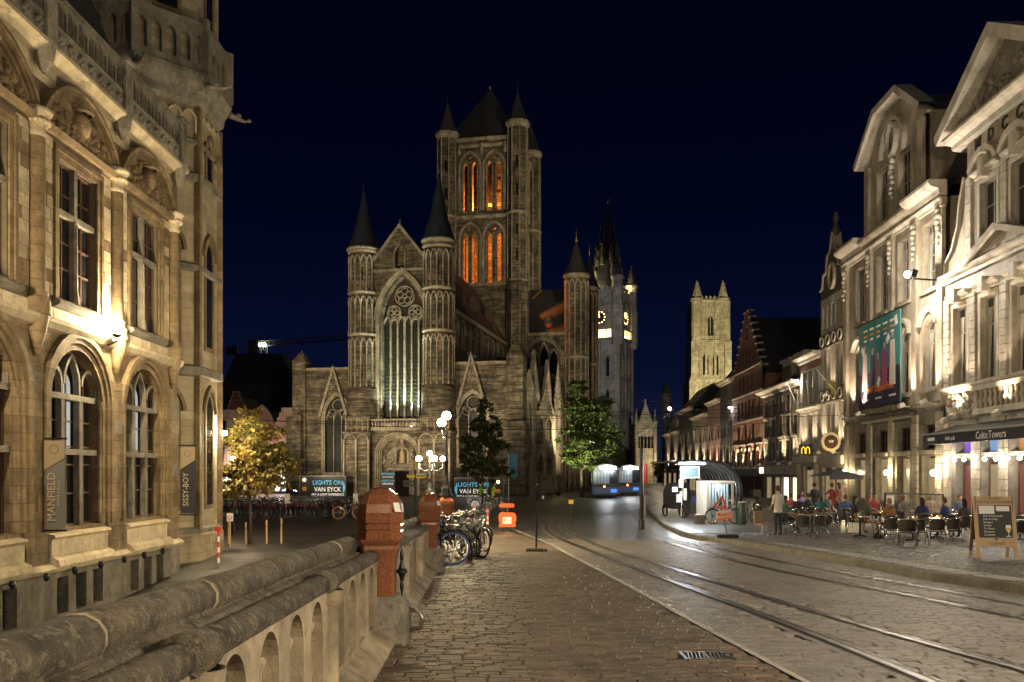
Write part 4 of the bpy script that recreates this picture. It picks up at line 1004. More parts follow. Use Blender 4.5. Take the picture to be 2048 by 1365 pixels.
# --- south transept
tw = 33.4; te = cz(668,1090,tw); x0 = hw; x1 = cu(1133,tw)
lan = [arch(cu(px,tw)-0.62,cu(px,tw)+0.62,cz(770,1090,tw),cz(722,1090,tw),cz(p2,1090,tw),6) for px,p2 in ((1068,702),(1088,688),(1107,702))]
m = MB(); m.holed(rect(x0-0.5,x1,0,te), lan, tw, 0.8); m.box(x0-0.5,x1,tw+0.8,tw+9,0,te); obj('transept_wall', m, M['church'], CH)
for p in lan: gothic_window(min(q[0] for q in p),max(q[0] for q in p),p[0][1],cz(722,1090,tw),max(q[1] for q in p),tw,1,gl='glass_dark',bars=False,orders=1)
m = MB()
for ww,i0 in ((0.22,0),(0.5,-0.34)): m.ring(arch(cu(1052,tw),cu(1121,tw),cz(730,1090,tw),cz(722,1090,tw),cz(680,1090,tw),10)[1:],ww,-0.15+tw,tw+0.05,False,i0)
obj('round_arch', m, M['church_trim'], CH)
m = MB(); m.box(x0,x1,tw-0.3,tw+0.2,te-0.25,te+0.15); obj('eaves_cornice', m, M['church_trim'], CH)
m = MB(); m.prism_yz([(tw-0.3,te),(tw+9.3,te),(tw+4.5,cz(580,1090,tw+4.5))],x0-0.4,x1+0.2); obj('transept_roof', m, M['slate'], CH)
u_ = cu(1096,tw); m = MB(); m.box(u_-0.55,u_+0.55,tw+0.4,tw+2,te+0.2,te+1.7); m.prism_xz([(u_-0.75,te+1.7),(u_+0.75,te+1.7),(u_,te+2.5)],tw+0.3,tw+2.2); dm_ = obj('roof_dormer', m, M['church'], CH)
m = MB(); m.box(u_-0.3,u_+0.3,tw+0.34,tw+0.42,te+0.4,te+1.5); obj('dormer_shutter', m, M['red_paint'], dm_)
def plain_turret(px, v, r, pyc, pya):
    u_ = cu(px,v); zc = cz(pyc,px,v); za_ = cz(pya,px,v)
    m = MB(); m.lathe([(r,0),(r,zc)],(u_,v,0),12); t = obj('transept_turret', m, M['church'], CH)
    for k in range(12):
        a = 2*math.pi*k/12; m = MB(); m.tube([(u_+r*math.cos(a),v+r*math.sin(a),0),(u_+r*math.cos(a),v+r*math.sin(a),zc-1.6)],0.13,5); obj('turret_shaft', m, M['church_trim'], t)
    for k in range(12):
        a = 2*math.pi*k/12; a2 = a+math.pi/6; pts = [(u_+(r+.05)*math.cos(a+(a2-a)*i/6), v+(r+.05)*math.sin(a+(a2-a)*i/6), zc-1.6+0.9*math.sin(math.pi*i/6)) for i in range(7)]
        m = MB(); m.tube(pts,0.12,5); obj('turret_arch', m, M['church_trim'], t)
    for z in (0.33*zc,0.62*zc): m = MB(); m.lathe([(r,z-0.3),(r+0.25,z),(r,z+0.3)],(u_,v,0),12); obj('turret_string', m, M['church_trim'], t)
    m = MB(); m.lathe([(r,zc-0.4),(r+0.3,zc-0.1),(r+0.3,zc+0.15),(r,zc+0.2)],(u_,v,0),16); obj('turret_cornice', m, M['church_trim'], t, True)
    m = MB(); m.lathe([(r+0.2,zc+0.1),(r*0.65,zc+(za_-zc)*0.35),(r*0.25,zc+(za_-zc)*0.78),(0.06,za_)],(u_,v,0),14); obj('cone_roof', m, M['slate'], t, True)
    m = MB(); m.lathe([(0.06,0),(0.2,0.5),(0.05,1.0),(0.12,1.4),(0.02,2.2)],(u_,v,za_-0.4),6); obj('finial', m, M['gilt'], t)
plain_turret(1153, 33.6, 1.62, 553, 482); plain_turret(1179, 42.0, 1.25, 578, 508)
# --- south chapels and their buttresses
xs0 = 10.6; cw = 12.4
for i in range(3):
    v0 = 6.0+i*9.0; zc = 10.5
    m = MB(); m.box(xs0,cw,v0,v0+7.2,0,zc); obj('chapel_wall', m, M['church'], CH)
    m = MB(); m.prism_yz([(v0,zc),(v0+7.2,zc),(v0+3.6,zc+5.2)],xs0-2.5,cw); obj('chapel_roof', m, M['rooftile'], CH)
    m = MB(); m.prism_yz([(v0-0.2,zc),(v0+0.4,zc),(v0+3.6,zc+4.9),(v0+6.8,zc),(v0+7.4,zc),(v0+3.6,zc+6.0)],cw,cw+0.35); obj('chapel_gable', m, M['church_trim'], CH)
    T = Matrix(((0,-1,0,cw),(1,0,0,v0),(0,0,1,0),(0,0,0,1)))
    p = arch(1.2,6.0,2.5,8.0,12.0,8); m = MB(); m.ring(p,0.35,-0.2,0.05,True); m.xf(T); w = obj('window_moulding', m, M['church_trim'], CH)
    m = MB(); m.prism_xz(p,-0.05,0.0); m.xf(T); obj('window', m, M['church_glass'], w)
def buttress(px0, px1, v, pyt, pya, tiers, d=2.0):
    a, b = cu(px0,v), cu(px1,v); zt3 = cz(pyt,px0,v)
    m = MB(); m.box(a,b,v,v+d,0,zt3); m.box(a-0.2,b+0.2,v-0.25,v+d,0,cz(950,px0,v)); t = obj('buttress', m, M['church_trim'], CH)
    c = (a+b)/2; za_ = cz(pya,px0,v)
    m = MB(); m.add([(a,v,zt3),(b,v,zt3),(b,v+(b-a),zt3),(a,v+(b-a),zt3),(c,v+(b-a)/2,za_)],[(0,1,4),(1,2,4),(2,3,4),(3,0,4)])
    for k in range(7):
        f = k/7
        for s_ in (-1,1): m.sphere((c+s_*(b-a)/2*(1-f), v+(b-a)/2*f, zt3+(za_-zt3)*f),0.16*(1-f*0.5),5,4)
    obj('pinnacle', m, M['church_trim'], t)
    for (p0,p1) in tiers:
        for i in range(2):
            xa = a+(b-a)*i/2+0.1; xb = a+(b-a)*(i+1)/2-0.1; z0 = cz(p0,px0,v); z1 = cz(p1,px0,v)
            pp = arch(xa+0.06,xb-0.06,z0,z1-0.9,z1,6); m = MB(); m.ring(pp,0.09,v-0.14,v+0.02,True); obj('blind_arch', m, M['church_trim'], t)
            m = MB(); m.prism_xz(pp,v-0.03,v); obj('arch_panel', m, M['church'], t)
buttress(1074, 1106, 12.0, 832, 772, ((888,836),(950,908)))
buttress(1048, 1066, 4.0, 775, 735, ((900,800),))
buttress(1109, 1121, 20.0, 800, 722, ())
# --- entrance signs at the portal
es = thing('entrance_sign', 'tall black entrance sign with cyan lettering beside the church door', 'sign', (CO.x+CT.x*cu(790)-CN.x*2.2, CO.y+CT.y*cu(790)-CN.y*2.2, 0), -TH)
m = MB(); m.box(-0.75,0.75,0,0.15,0,cz(943)); obj('panel', m, M['chalkboard'], es)
text('ENTRANCE', 0.30, M['cyan_print'], es, (0,-0.02,cz(943)-0.3), (R(90),0,0)); text('WITH TICKETS', 0.18, M['lit_print'], es, (0,-0.02,cz(943)-0.62), (R(90),0,0))
text('LIGHTS ON', 0.28, M['cyan_print'], es, (0,-0.02,cz(943)-1.0), (R(90),0,0)); text('VAN EYCK', 0.26, M['lit_print'], es, (0,-0.02,cz(943)-1.32), (R(90),0,0))
def eyck(px0, px1, py0, py1, v, label, left):
    a, b = cu(px0,v), cu(px1,v); z0, z1 = cz(py1,px0,v), cz(py0,px0,v); W_ = b-a; H_ = z1-z0; c = (a+b)/2
    q = CO+CT*c+CN*v
    t = thing('exhibition_billboard', label, 'billboard', (q.x,q.y,0), -TH, 'exhibition billboards on the church front')
    m = MB(); m.box(-W_/2,W_/2,0,0.3,z0,z1); obj('panel', m, M['chalkboard'], t)
    m = MB(); m.ring(rect(-W_/2,W_/2,z0,z1),0.06,-0.04,0.3,True); obj('frame', m, M['frame_grey'], t)
    for x in (-W_/2+0.3,W_/2-0.3): m = MB(); m.box(x-0.08,x+0.08,0.05,0.25,0,z0); obj('leg', m, M['dark_metal'], t)
    k = W_*0.13 if left else -W_*0.13
    zc = z0+H_*0.55
    text('LIGHTS ON', H_*0.265, M['cyan_print'], t, (k*0.9,-0.02,z0+H_*0.72), (R(90),0,0), sx=1.0, bold=0.004)
    text('VAN EYCK', H_*0.265, M['lit_print'], t, (k*0.9,-0.02,z0+H_*0.44), (R(90),0,0), sx=0.95, bold=0.004)
    text('ART & LIGHT EXPERIENCE', H_*0.125, M['lit_print'], t, (k*0.9,-0.02,z0+H_*0.23), (R(90),0,0), bold=0.004)
    s_ = 1 if left else -1; xa = s_*W_*0.455
    m = MB(); m.prism_xz([(xa,z0+H_*0.25),(xa+s_*W_*0.06,z0+H_*0.52),(xa,z0+H_*0.82)],-0.03,-0.01); obj('arrow', m, M['cyan_print'], t)
    m = MB()
    for i in range(8): m.box(k-W_*0.22+i*W_*0.065,k-W_*0.22+i*W_*0.065+0.14,-0.025,-0.01,z0+H_*0.06,z0+H_*0.13)
    obj('sponsor_marks', m, M['lit_print'], t, kind='stuff')
    xc = -s_*W_*0.40
    m = MB(); m.box(xc-W_*0.08,xc+W_*0.08,-0.02,-0.005,z0+H_*0.02,z0+H_*0.98); pz_ = obj('printed_picture', m, mat('poster_blue'+str(left),(0.02,0.03,0.07),0.5,col2=(0.10,0.03,0.02),scale=1.4), t)
    m = MB(); m.sphere((xc,-0.04,z0+H_*0.85),H_*0.07,8,5); obj('printed_lamp', m, M['lamp_gold'], pz_)
    m = MB(); m.box(xc-W_*0.045,xc+W_*0.045,-0.03,-0.021,z0+H_*0.38,z0+H_*0.55); obj('printed_panel', m, M['yellow_paint'], pz_)
    light('billboard_light', (0,-1.6,z1+1.2), 60, (1,0.95,0.85), 0.2, t)
    return t
eyck(600,690,953,1000,-3.0,'dark billboard reading LIGHTS ON VAN EYCK with arrow pointing right',True)
eyck(910,1006,957,1004,-3.0,'dark billboard reading LIGHTS ON VAN EYCK with arrow pointing left',False)
# floodlights that light the church
def flood(loc, target, power, spot, label, color=(1,0.82,0.55), pole=0.0, group='floodlights of the old town'):
    t = thing('floodlight', label, 'floodlight', (loc[0],loc[1],loc[2]-pole if pole else loc[2]-0.3), 0, group)
    h = pole if pole else 0.3
    d = (Vector(target)-Vector(loc)).normalized()
    m = MB(); m.lathe([(0.06,0),(0.05,h-0.12)],(0,0,0),8); obj('stand', m, M['dark_metal'], t)
    q = d.to_track_quat('Z','Y').to_matrix().to_4x4()
    m = MB(); m.mbox(Matrix.Translation((0,0,h)) @ q, 0.36,0.26,0.16); obj('housing', m, M['dark_metal'], t)
    m = MB(); m.mbox(Matrix.Translation(Vector((0,0,h))+d*0.09) @ q, 0.32,0.22,0.02); obj('lens', m, M['lamp_neutral'], t)
    L = light('flood_beam', (d.x*0.16,d.y*0.16,h+d.z*0.16), power, color, 0.12, t, spot, (d.x*10,d.y*10,h+d.z*10))
    return t
def CW(u,v,z): q = CO+CT*u+CN*v; return (q.x,q.y,z)
flood((-27,64,2.2), CW(-2,0,15), 15500, 60, 'floodlight on a mast at the west edge of the square', pole=2.2)
flood((24.0,58,16.0), CW(4,2,16), 2500, 62, 'floodlight on a house roof facing the west front of the church', pole=3.0)
flood(CW(-1.2,-0.6,cz(856)), CW(-1.0,0.8,cz(560)), 3200, 70, 'small floodlight on the church balcony under the great window', (0.82,1.0,0.78))
flood(CW(1.2,-0.6,cz(856)), CW(1.0,0.8,cz(560)), 3200, 70, 'second small floodlight on the church balcony, nearer the lamp post side', (0.82,1.0,0.78))
flood((23.5,66,15.5), CW(1,30,38), 27000, 36, 'floodlight on a house roof facing the crossing tower', pole=3.0)
flood(CW(7.5,-9,0.5), CW(3.5,0.5,15), 2300, 100, 'ground floodlight before the right hand church turret')
flood(CW(-8.5,-8,0.5), CW(-5,0.5,14), 1300, 100, 'ground floodlight before the left hand church turret')
flood(CW(18,10,5), CW(11,26,14), 3500, 90, 'floodlight on a mast beside the church chapels', pole=5.0)
# ------------------------------------------------------------------ belfry, cathedral tower, cloth hall
BA = R(-29); BX = Vector((math.cos(BA), math.sin(BA))); BY = Vector((-math.sin(BA), math.cos(BA)))
E_ = Vector(at(1236,900,200)[:2]); hb = 4.5; BC = E_-BX*hb+BY*hb
BF = thing('belfry', 'tall grey stone belfry with lit clock faces, gilded gallery and dark spire', 'tower', (BC.x,BC.y,0), BA)
def bz(py): return EZ+(HZ-py)/F*200
faces = [Matrix(((1,0,0,0),(0,1,0,-hb),(0,0,1,0),(0,0,0,1))), Matrix(((0,-1,0,hb),(1,0,0,0),(0,0,1,0),(0,0,0,1)))]
zc_, zk, zb_ = bz(676), bz(632), bz(578)
m = MB(); m.box(-hb+0.3,hb-0.3,-hb+0.3,hb-0.3,0,zb_); obj('core', m, M['belfry_stone'], BF)
for T in faces:
    hl = [arch(c-0.45,c+0.45,z0,z1-1,z1,5) for c in (-2.0,2.0) for z0,z1 in ((bz(752),bz(712)),(bz(818),bz(778)),(bz(905),bz(850)))]
    m = MB(); m.holed(rect(-hb,hb,0,zc_), hl, 0, 0.3); m.xf(T); obj('shaft_wall', m, M['belfry_stone'], BF)
    for p in hl:
        m = MB(); m.prism_xz(p,0.2,0.28); m.xf(T); w = obj('window', m, M['glass_dark'], BF)
        m = MB(); m.ring(p,0.22,-0.15,0.05,True); m.xf(T); obj('window_moulding', m, M['belfry_stone'], w)
    for z in (bz(757),bz(825),bz(910),zc_-0.1):
        m = MB(); m.prism_yz([(0,z-0.35),(-0.35,z),(0,z+0.35)],-hb,hb); m.xf(T); obj('string_course', m, M['belfry_stone'], BF)
    for c in (-hb+0.35,0,hb-0.35): m = MB(); m.box(c-0.35,c+0.35,-0.28,0,0,zc_-0.3); m.xf(T); obj('pilaster', m, M['belfry_stone'], BF)
    # lit gallery
    m = MB(); m.box(-hb,hb,-0.6,0.3,zc_,zc_+0.25); m.box(-hb,hb,-0.6,-0.4,bz(655)-0.3,bz(655)); obj_ = obj('gallery_rail', m.xf(T), M['belfry_stone'], BF)
    for i in range(12):
        x = -hb+0.4+i*(2*hb-0.8)/11; m = MB(); m.box(x-0.10,x+0.10,-0.58,-0.42,zc_+0.25,bz(655)-0.3); m.xf(T); obj('gallery_baluster', m, M['belfry_stone'], BF)
    m = MB(); m.box(-hb+0.2,hb-0.2,-0.05,0.0,zc_+0.3,bz(655)-0.2); m.xf(T); obj('lit_gallery_wall', m, M['lamp_gold'], BF)
    m = MB(); m.holed(rect(-hb+0.4,hb-0.4,zc_,zb_),[arch(-1.5,1.5,zk-2.2,zk+1.5,zk+3.6,7)],0.1,0.5); m.xf(T); obj('clock_wall', m, M['belfry_stone'], BF)
    m = MB(); m.ring(arch(-1.5,1.5,zk-2.2,zk+1.5,zk+3.6,7),0.35,-0.15,0.1,True); m.xf(T); obj('clock_arch', m, M['belfry_stone'], BF)
    m = MB(); m.prism_xz([(1.45*math.cos(2*math.pi*k/24),zk+1.45*math.sin(2*math.pi*k/24)) for k in range(24)],-0.02,0.05); m.xf(T); ck = obj('clock_face', m, M['black_paint'], BF)
    for k in range(12):
        a = math.pi/6*k; m = MB(); m.mbox(T @ Matrix.Translation((1.28*math.cos(a),-0.08,zk+1.28*math.sin(a))),0.22,0.06,0.22); obj('hour_mark', m, M['clock_glow'], ck)
    for a,L in ((math.pi*0.56,1.1),(math.pi*0.72,0.9)):
        m = MB(); m.bar((0,-0.1,zk),(L*math.cos(a),-0.1,zk+L*math.sin(a)),0.16,0.06); m.xf(T); obj('clock_hand', m, M['clock_glow'], ck)
    for i in range(9):
        x = -hb+0.8+i*0.95; m = MB(); m.box(x-0.12,x+0.12,-0.1,0.1,zb_-2.2,zb_-0.3); m.xf(T); obj('corbel_strip', m, M['belfry_stone'], BF)
        m = MB(); m.box(x-0.3,x+0.3,-0.25,0.15,zb_,zb_+0.7); m.xf(T); obj('merlon', m, M['belfry_stone'], BF)
for dx,dy in ((-1,-1),(1,-1),(1,1),(-1,1)):
    u_, v_ = dx*(hb-0.2), dy*(hb-0.2); zt3 = bz(553) if (dx,dy) == (1,-1) else bz(560)
    m = MB(); m.lathe([(1.35,zc_-1.5),(1.5,zc_),(1.5,bz(612)),(1.3,bz(612)+0.3),(1.3,zt3)],(u_,v_,0),8,R(22.5)); t = obj('corner_turret', m, M['belfry_stone'], BF)
    m = MB(); m.lathe([(1.3,zt3-0.7),(1.6,zt3-0.2),(1.6,zt3+0.2),(1.2,zt3+0.3)],(u_,v_,0),8,R(22.5)); obj('turret_cornice', m, M['belfry_stone'], t)
    m = MB(); m.lathe([(1.3,zt3+0.2),(0.75,zt3+2.0),(0.35,zt3+3.8),(0.06,zt3+5.6)],(u_,v_,0),8); obj('turret_spire', m, M['slate'], t)
    for k in range(5):
        for a in range(4):
            r = 1.15*(1-k/5.3); m = MB(); m.sphere((u_+r*math.cos(a*math.pi/2+0.5),v_+r*math.sin(a*math.pi/2+0.5),zt3+0.8+k*0.95),0.14,5,4); obj('gilt_crocket', m, M['gilt'], t)
m = MB(); m.lathe([(hb-0.4,zb_),(hb-0.5,zb_+1.2),(hb-1.3,zb_+3.4),(2.7,bz(530)),(2.3,bz(500)),(2.1,bz(478)),(2.4,bz(476)),(2.4,bz(470)),(1.6,bz(468)),(1.5,bz(452)),(1.7,bz(450)),(1.3,bz(446)),(0.75,bz(425)),(0.2,bz(405)),(0.1,bz(392))],(0,0,0),8,R(22.5)); obj('spire', m, M['slate'], BF)
for z,r,n in ((bz(545),3.3,4),(bz(522),2.75,8),(bz(502),2.5,8)):
    for k in range(n):
        a = 2*math.pi*k/n+R(22.5)+0.35; c, s_ = math.cos(a), math.sin(a)
        m = MB(); m.box(-0.32,0.32,-0.3,0.5,0,1.3); m.prism_xz([(-0.45,1.3),(0.45,1.3),(0,2.6)],-0.35,0.4); m.xf(Matrix.Translation((r*c,r*s_,z)) @ Matrix.Rotation(a+math.pi/2,4,'Z')); obj('spire_dormer', m, M['gilt_grey'] if 'gilt_grey' in M else mat('gilt_grey',(0.33,0.31,0.22),0.5,0.4), BF)
for z0,r in ((bz(468),1.9),(bz(450),1.7)):
    for k in range(8):
        a = 2*math.pi*k/8; m = MB(); m.lathe([(0.12,0),(0.08,0.6),(0.16,1.2),(0.02,1.7)],(r*math.cos(a),r*math.sin(a),z0),5); obj('gallery_pinnacle', m, M['gilt_grey'], BF)
for k in range(6):
    for j in range(4):
        r = 1.25*(1-k/7); a = j*math.pi/2+0.4; m = MB(); m.sphere((r*math.cos(a),r*math.sin(a),bz(445)+k*1.0),0.14,5,4); obj('spire_crocket', m, M['gilt_grey'], BF)
m = MB(); zt3 = bz(392); m.lathe([(0.02,0),(0.35,0.3),(0.02,0.6)],(0,0,zt3),8); m.prism_xz([(-0.7,zt3+0.9),(-0.3,zt3+0.7),(0.3,zt3+0.6),(0.8,zt3+0.9),(1.0,zt3+1.7),(0.6,zt3+1.5),(0.3,zt3+1.1),(-0.2,zt3+1.3),(-0.5,zt3+1.9),(-0.8,zt3+1.7)],-0.12,0.12); m.lathe([(0.05,0.5),(0.05,0.9)],(0,0,zt3),5); obj('weathervane', m, M['gilt'], BF)
light('gallery_glow', (hb*0.2,-hb-0.25,zc_+0.7), 350, (1,0.75,0.3), 0.2, BF); light('gallery_glow', (hb+0.25,0,zc_+0.7), 350, (1,0.75,0.3), 0.2, BF)
light('spire_glow', (-2.2,-hb+0.4,zb_+0.9), 1300, (1,0.78,0.3), 0.2, BF); light('spire_glow', (hb-0.6,1.5,zb_+0.9), 1000, (1,0.78,0.3), 0.2, BF)
flood((26,92,16), (BC.x,BC.y,27), 70000, 26, 'floodlight on a house roof facing the belfry', (1.0,0.93,0.86), 3)
flood(CW(-4,45,22), (BC.x-1,BC.y,30), 22000, 34, 'floodlight behind the church tower facing the belfry', (0.92,0.92,1.0), 3)
# cathedral tower
def vz(py): return EZ+(HZ-py)/F*290
VX, _, _ = at(1421,900,290)
BV = thing('cathedral_tower', 'tall floodlit pale cathedral tower with two pinnacles far down the street', 'tower', (VX,290,0), 0)
ms = 290/F
def vx(px): return (px-1421)*ms
for (p0,p1,ya,yb,hlist) in ((1380,1462,944,760,[(1405,862,775),(1436,862,775)]),(1384,1459,760,682,[(1411,750,708),(1431,750,708)]),(1388,1456,682,602,[(1421,672,632)])):
    hl = [arch(vx(c)-0.95,vx(c)+0.95,vz(z0),vz(z1)-1.5,vz(z1),5) for c,z0,z1 in hlist]
    m = MB(); m.holed(rect(vx(p0),vx(p1),vz(ya),vz(yb)),hl,0,0.8); m.box(vx(p0)+0.05,vx(p1)-0.05,0.85,12,vz(ya),vz(yb)); obj('tower_stage', m, M['bavo_stone'], BV)
    for p in hl:
        m = MB(); m.prism_xz(p,0.6,0.75); w = obj('window', m, M['glass_dark'], BV)
        m = MB(); m.ring(p,0.4,-0.25,0.1,True); m.box((p[0][0]+p[1][0])/2-0.12,(p[0][0]+p[1][0])/2+0.12,0.3,0.6,p[0][1],max(q[1] for q in p)); obj('window_moulding', m, M['bavo_stone'], w)
    m = MB(); z = vz(yb); m.prism_yz([(0,z-0.7),(-0.6,z-0.1),(-0.6,z+0.3),(0.2,z+0.5)],vx(p0),vx(p1)); obj('string_course', m, M['bavo_stone'], BV)
    for c in (p0+4,p1-4):
        m = MB(); m.box(vx(c)-1.1,vx(c)+1.1,-1.1,1.5,vz(ya),vz(yb)-0.3); obj('corner_buttress', m, M['bavo_stone'], BV)
        m = MB(); m.lathe([(1.2,vz(yb)-0.3),(0.1,vz(yb)+3.2)],(vx(c),0,0),4,R(45)); obj('buttress_pinnacle', m, M['bavo_stone'], BV)
for px_ in (1400,1412,1430,1442):
    m = MB(); m.box(vx(px_)-0.35,vx(px_)+0.35,-0.5,0.1,vz(940),vz(606)); obj('wall_shaft', m, M['bavo_stone'], BV)
for c in (1395,1447):
    m = MB(); m.lathe([(2.0,vz(690)),(2.0,vz(602)),(2.3,vz(600)),(2.3,vz(597)),(1.5,vz(596)),(1.3,vz(584)),(1.0,vz(578)),(0.15,vz(560))],(vx(c),1.0,0),8,R(22.5)); t = obj('corner_turret', m, M['bavo_stone'], BV)
    for k in range(7):
        for s_ in (-1,1): m = MB(); m.sphere((vx(c)+s_*1.3*(1-k/8),0.4,vz(590)+k*0.65),0.22,5,4); obj('crocket', m, M['bavo_stone'], t)
for i in range(5):
    x = vx(1404+i*8.5); m = MB(); m.prism_xz([(x-0.55,vz(602)),(x+0.55,vz(602)),(x+0.55,vz(597)),(x,vz(591)),(x-0.55,vz(597))],0,0.5); obj('parapet_gablet', m, M['bavo_stone'], BV)
m = MB(); m.lathe([(0.12,vz(602)),(0.06,vz(542))],(vx(1421),4,0),6); obj('flagpole', m, M['steel'], BV)
flood((at(1490,900,225)[0],225,12), (VX,290,42), 200000, 40, 'floodlight on a mast facing the cathedral tower', (1,0.88,0.52), 12)
flood((at(1480,900,262)[0],262,8), (VX+2,290,16), 16000, 80, 'floodlight on a mast beside the cathedral square', (1,0.88,0.52), 8)
# cloth hall with pointed gable beside the belfry
def hz_(py): return EZ+(HZ-py)/F*195
CLx = at(1290,900,195)[0]; k_ = 195/F
CL = thing('cloth_hall', 'pale stone gabled hall with pinnacles beside the belfry', 'building', (CLx,195,0), 0)
hl = [arch((px-1290)*k_-0.45,(px-1290)*k_+0.45,hz_(897),hz_(880),hz_(872),5) for px in (1277,1284,1291,1298,1305)]+[arch(-0.5,0.5,0,hz_(934),hz_(926),6)]
m = MB(); m.holed(rect(-2.0,2.3,0,hz_(858)),hl,0,0.4); m.box(-2,2.3,0.41,10,0,hz_(858)); obj('front_wall', m, M['bavo_stone'], CL)
for i_,p in enumerate(hl): m = MB(); m.prism_xz(p,0.3,0.38); obj('window' if i_ < 5 else 'door', m, M['glass_dark' if i_ < 5 else 'red_paint'], CL)
m = MB(); m.prism_xz([(-1.6,hz_(858)),(1.9,hz_(858)),(0.1,hz_(808))],0,0.5); obj('gable', m, M['bavo_stone'], CL)
m = MB(); m.ring([(1.9,hz_(858)),(0.1,hz_(808)),(-1.6,hz_(858))],0.25,-0.15,0.5); obj('gable_coping', m, M['bavo_stone'], CL)
m = MB(); m.prism_xz([(-2,hz_(858)),(2.3,hz_(858)),(0.1,hz_(815))],0.6,10); obj('roof', m, M['slate'], CL)
for x in (-1.9,2.2): m = MB(); m.lathe([(0.45,0),(0.45,hz_(848)),(0.6,hz_(846)),(0.35,hz_(840)),(0.05,hz_(818))],(x,0,0),6); obj('corner_pinnacle', m, M['bavo_stone'], CL)
m = MB(); m.lathe([(0.08,hz_(808)),(0.3,hz_(803)),(0.02,hz_(797))],(0.1,0.2,0),6); obj('finial', m, M['bavo_stone'], CL)
light('door_lamp', (2.6,-4,5), 900, (1,0.85,0.55), 0.3, CL)
# small far church tower and spire between belfry and cathedral
k_ = 260/F
sp = thing('slender_spire_tower', 'dim slender tower with spire beyond the belfry', 'tower', (at(1333,900,260)[0],260,0), 0)
m = MB(); m.lathe([(1.4,0),(1.4,EZ+(HZ-790)*k_),(1.6,EZ+(HZ-788)*k_)],(0,0,0),8); obj('shaft', m, M['belfry_stone'], sp)
m = MB(); m.lathe([(1.5,EZ+(HZ-788)*k_),(0.08,EZ+(HZ-758)*k_)],(0,0,0),8); obj('spire', m, M['slate'], sp)
sp = thing('stone_pinnacle_tower', 'pale crocketed stone pinnacle beside the distant street lamp', 'tower', (at(1350,900,240)[0],240,0), 0)
k_ = 240/F
m = MB(); m.box(-1.6,1.6,-1.6,1.6,0,EZ+(HZ-880)*k_); m.box(-2.6,5,-0.5,6,0,EZ+(HZ-878)*k_); obj('base', m, M['bavo_stone'], sp)
m = MB(); m.lathe([(1.3,EZ+(HZ-880)*k_),(1.2,EZ+(HZ-850)*k_),(0.9,EZ+(HZ-840)*k_),(0.08,EZ+(HZ-820)*k_)],(0,0,0),8); obj('pinnacle', m, M['bavo_stone'], sp)
sl_ = thing('distant_street_lamp', 'single bright street lamp hanging far down the street', 'street lamp', (at(1339,818,170)[0],170,0), 0)
zl = EZ+(HZ-818)*170/F
m = MB(); m.lathe([(0.12,0),(0.07,zl)],(0,0,0),6); obj('post', m, M['dark_metal'], sl_)
m = MB(); m.sphere((0,0,zl),0.32,10,6); obj('globe', m, M['lamp_warm'], sl_, True); light('globe_light',(0,0,zl),4000,(1,0.85,0.6),0.4,sl_)
# ------------------------------------------------------------------ row of houses on the right
def ry(px): return 18.0/((px-CX)/F-0.043)
def rz_(px, py): return EZ+(HZ-py)*ry(px)/F
RA = -math.pi/2-math.atan(0.043)
def house(name, label, yfar): return thing(name, label, 'building', (18+0.043*yfar, yfar, 0), RA)
def hbox(H, name, x0,x1,y0,y1,z0,z1, mt): m = MB(); m.box(x0,x1,y0,y1,z0,z1); return obj(name, m, M[mt], H)
def moulding(H, name, prof, x0, x1, mt): m = MB(); m.prism_yz(prof, x0, x1); return obj(name, m, M[mt], H)
def corn(z, d=0.5, h=0.6): return [(0.1,z),(-d*0.35,z+h*0.1),(-d*0.4,z+h*0.45),(-d*0.85,z+h*0.6),(-d,z+h*0.8),(-d,z+h),(0.1,z+h)]
def sash(H, x, w, z0, z1, kind='rect', y=0.0, gl='glass_dark', fr='frame_grey', nx=2, zs=None, surround='plaster_white', dep=0.28, rise=0.3, sw=0.16, lit=None, curtain=False):
    p = rect(x-w/2,x+w/2,z0,z1) if kind == 'rect' else arch(x-w/2,x+w/2,z0,z1-rise,z1,5)
    wd = window(H, p, y+dep-0.02, gl, fr, nx, zs if zs is not None else (z0+(z1-z0)*0.62,), 0.06, 0.07)
    if surround:
        m = MB(); m.ring(p, sw, y-0.06, y+0.04, True); obj('window_surround', m, M[surround], H)
        m = MB(); m.box(x-w/2-sw-0.06,x+w/2+sw+0.06,y-0.18,y+0.02,z0-sw-0.10,z0-sw+0.02); obj('window_sill', m, M[surround], H)
    if curtain:
        for s_ in (-1,1): m = MB(); xe = x+s_*(w/2-0.07); m.prism_xz([(xe,z0+0.06),(xe-s_*w*0.13,z0+0.06),(xe-s_*w*0.30,z1-rise-0.12),(xe,z1-rise-0.12)],y+dep-0.032,y+dep-0.028); obj('curtain', m, M['curtain'], wd)
    if lit:
        m = MB(); m.box(x-w/2+0.06,x+w/2-0.06,y+dep-0.06,y+dep-0.05,z0+0.05,z0+(z1-z0)*lit[1]); obj('lit_interior', m, M[lit[0]], wd)
    return p
def wallh(H, name, W, z0, z1, holes, mt, y=0.0, dep=0.28, x0=0.0, core=8.0):
    m = MB(); m.holed(rect(x0,W,z0,z1), holes, y, dep); m.box(x0+0.01,W-0.01,y+dep,y+core,z0,z1); return obj(name, m, M[mt], H)
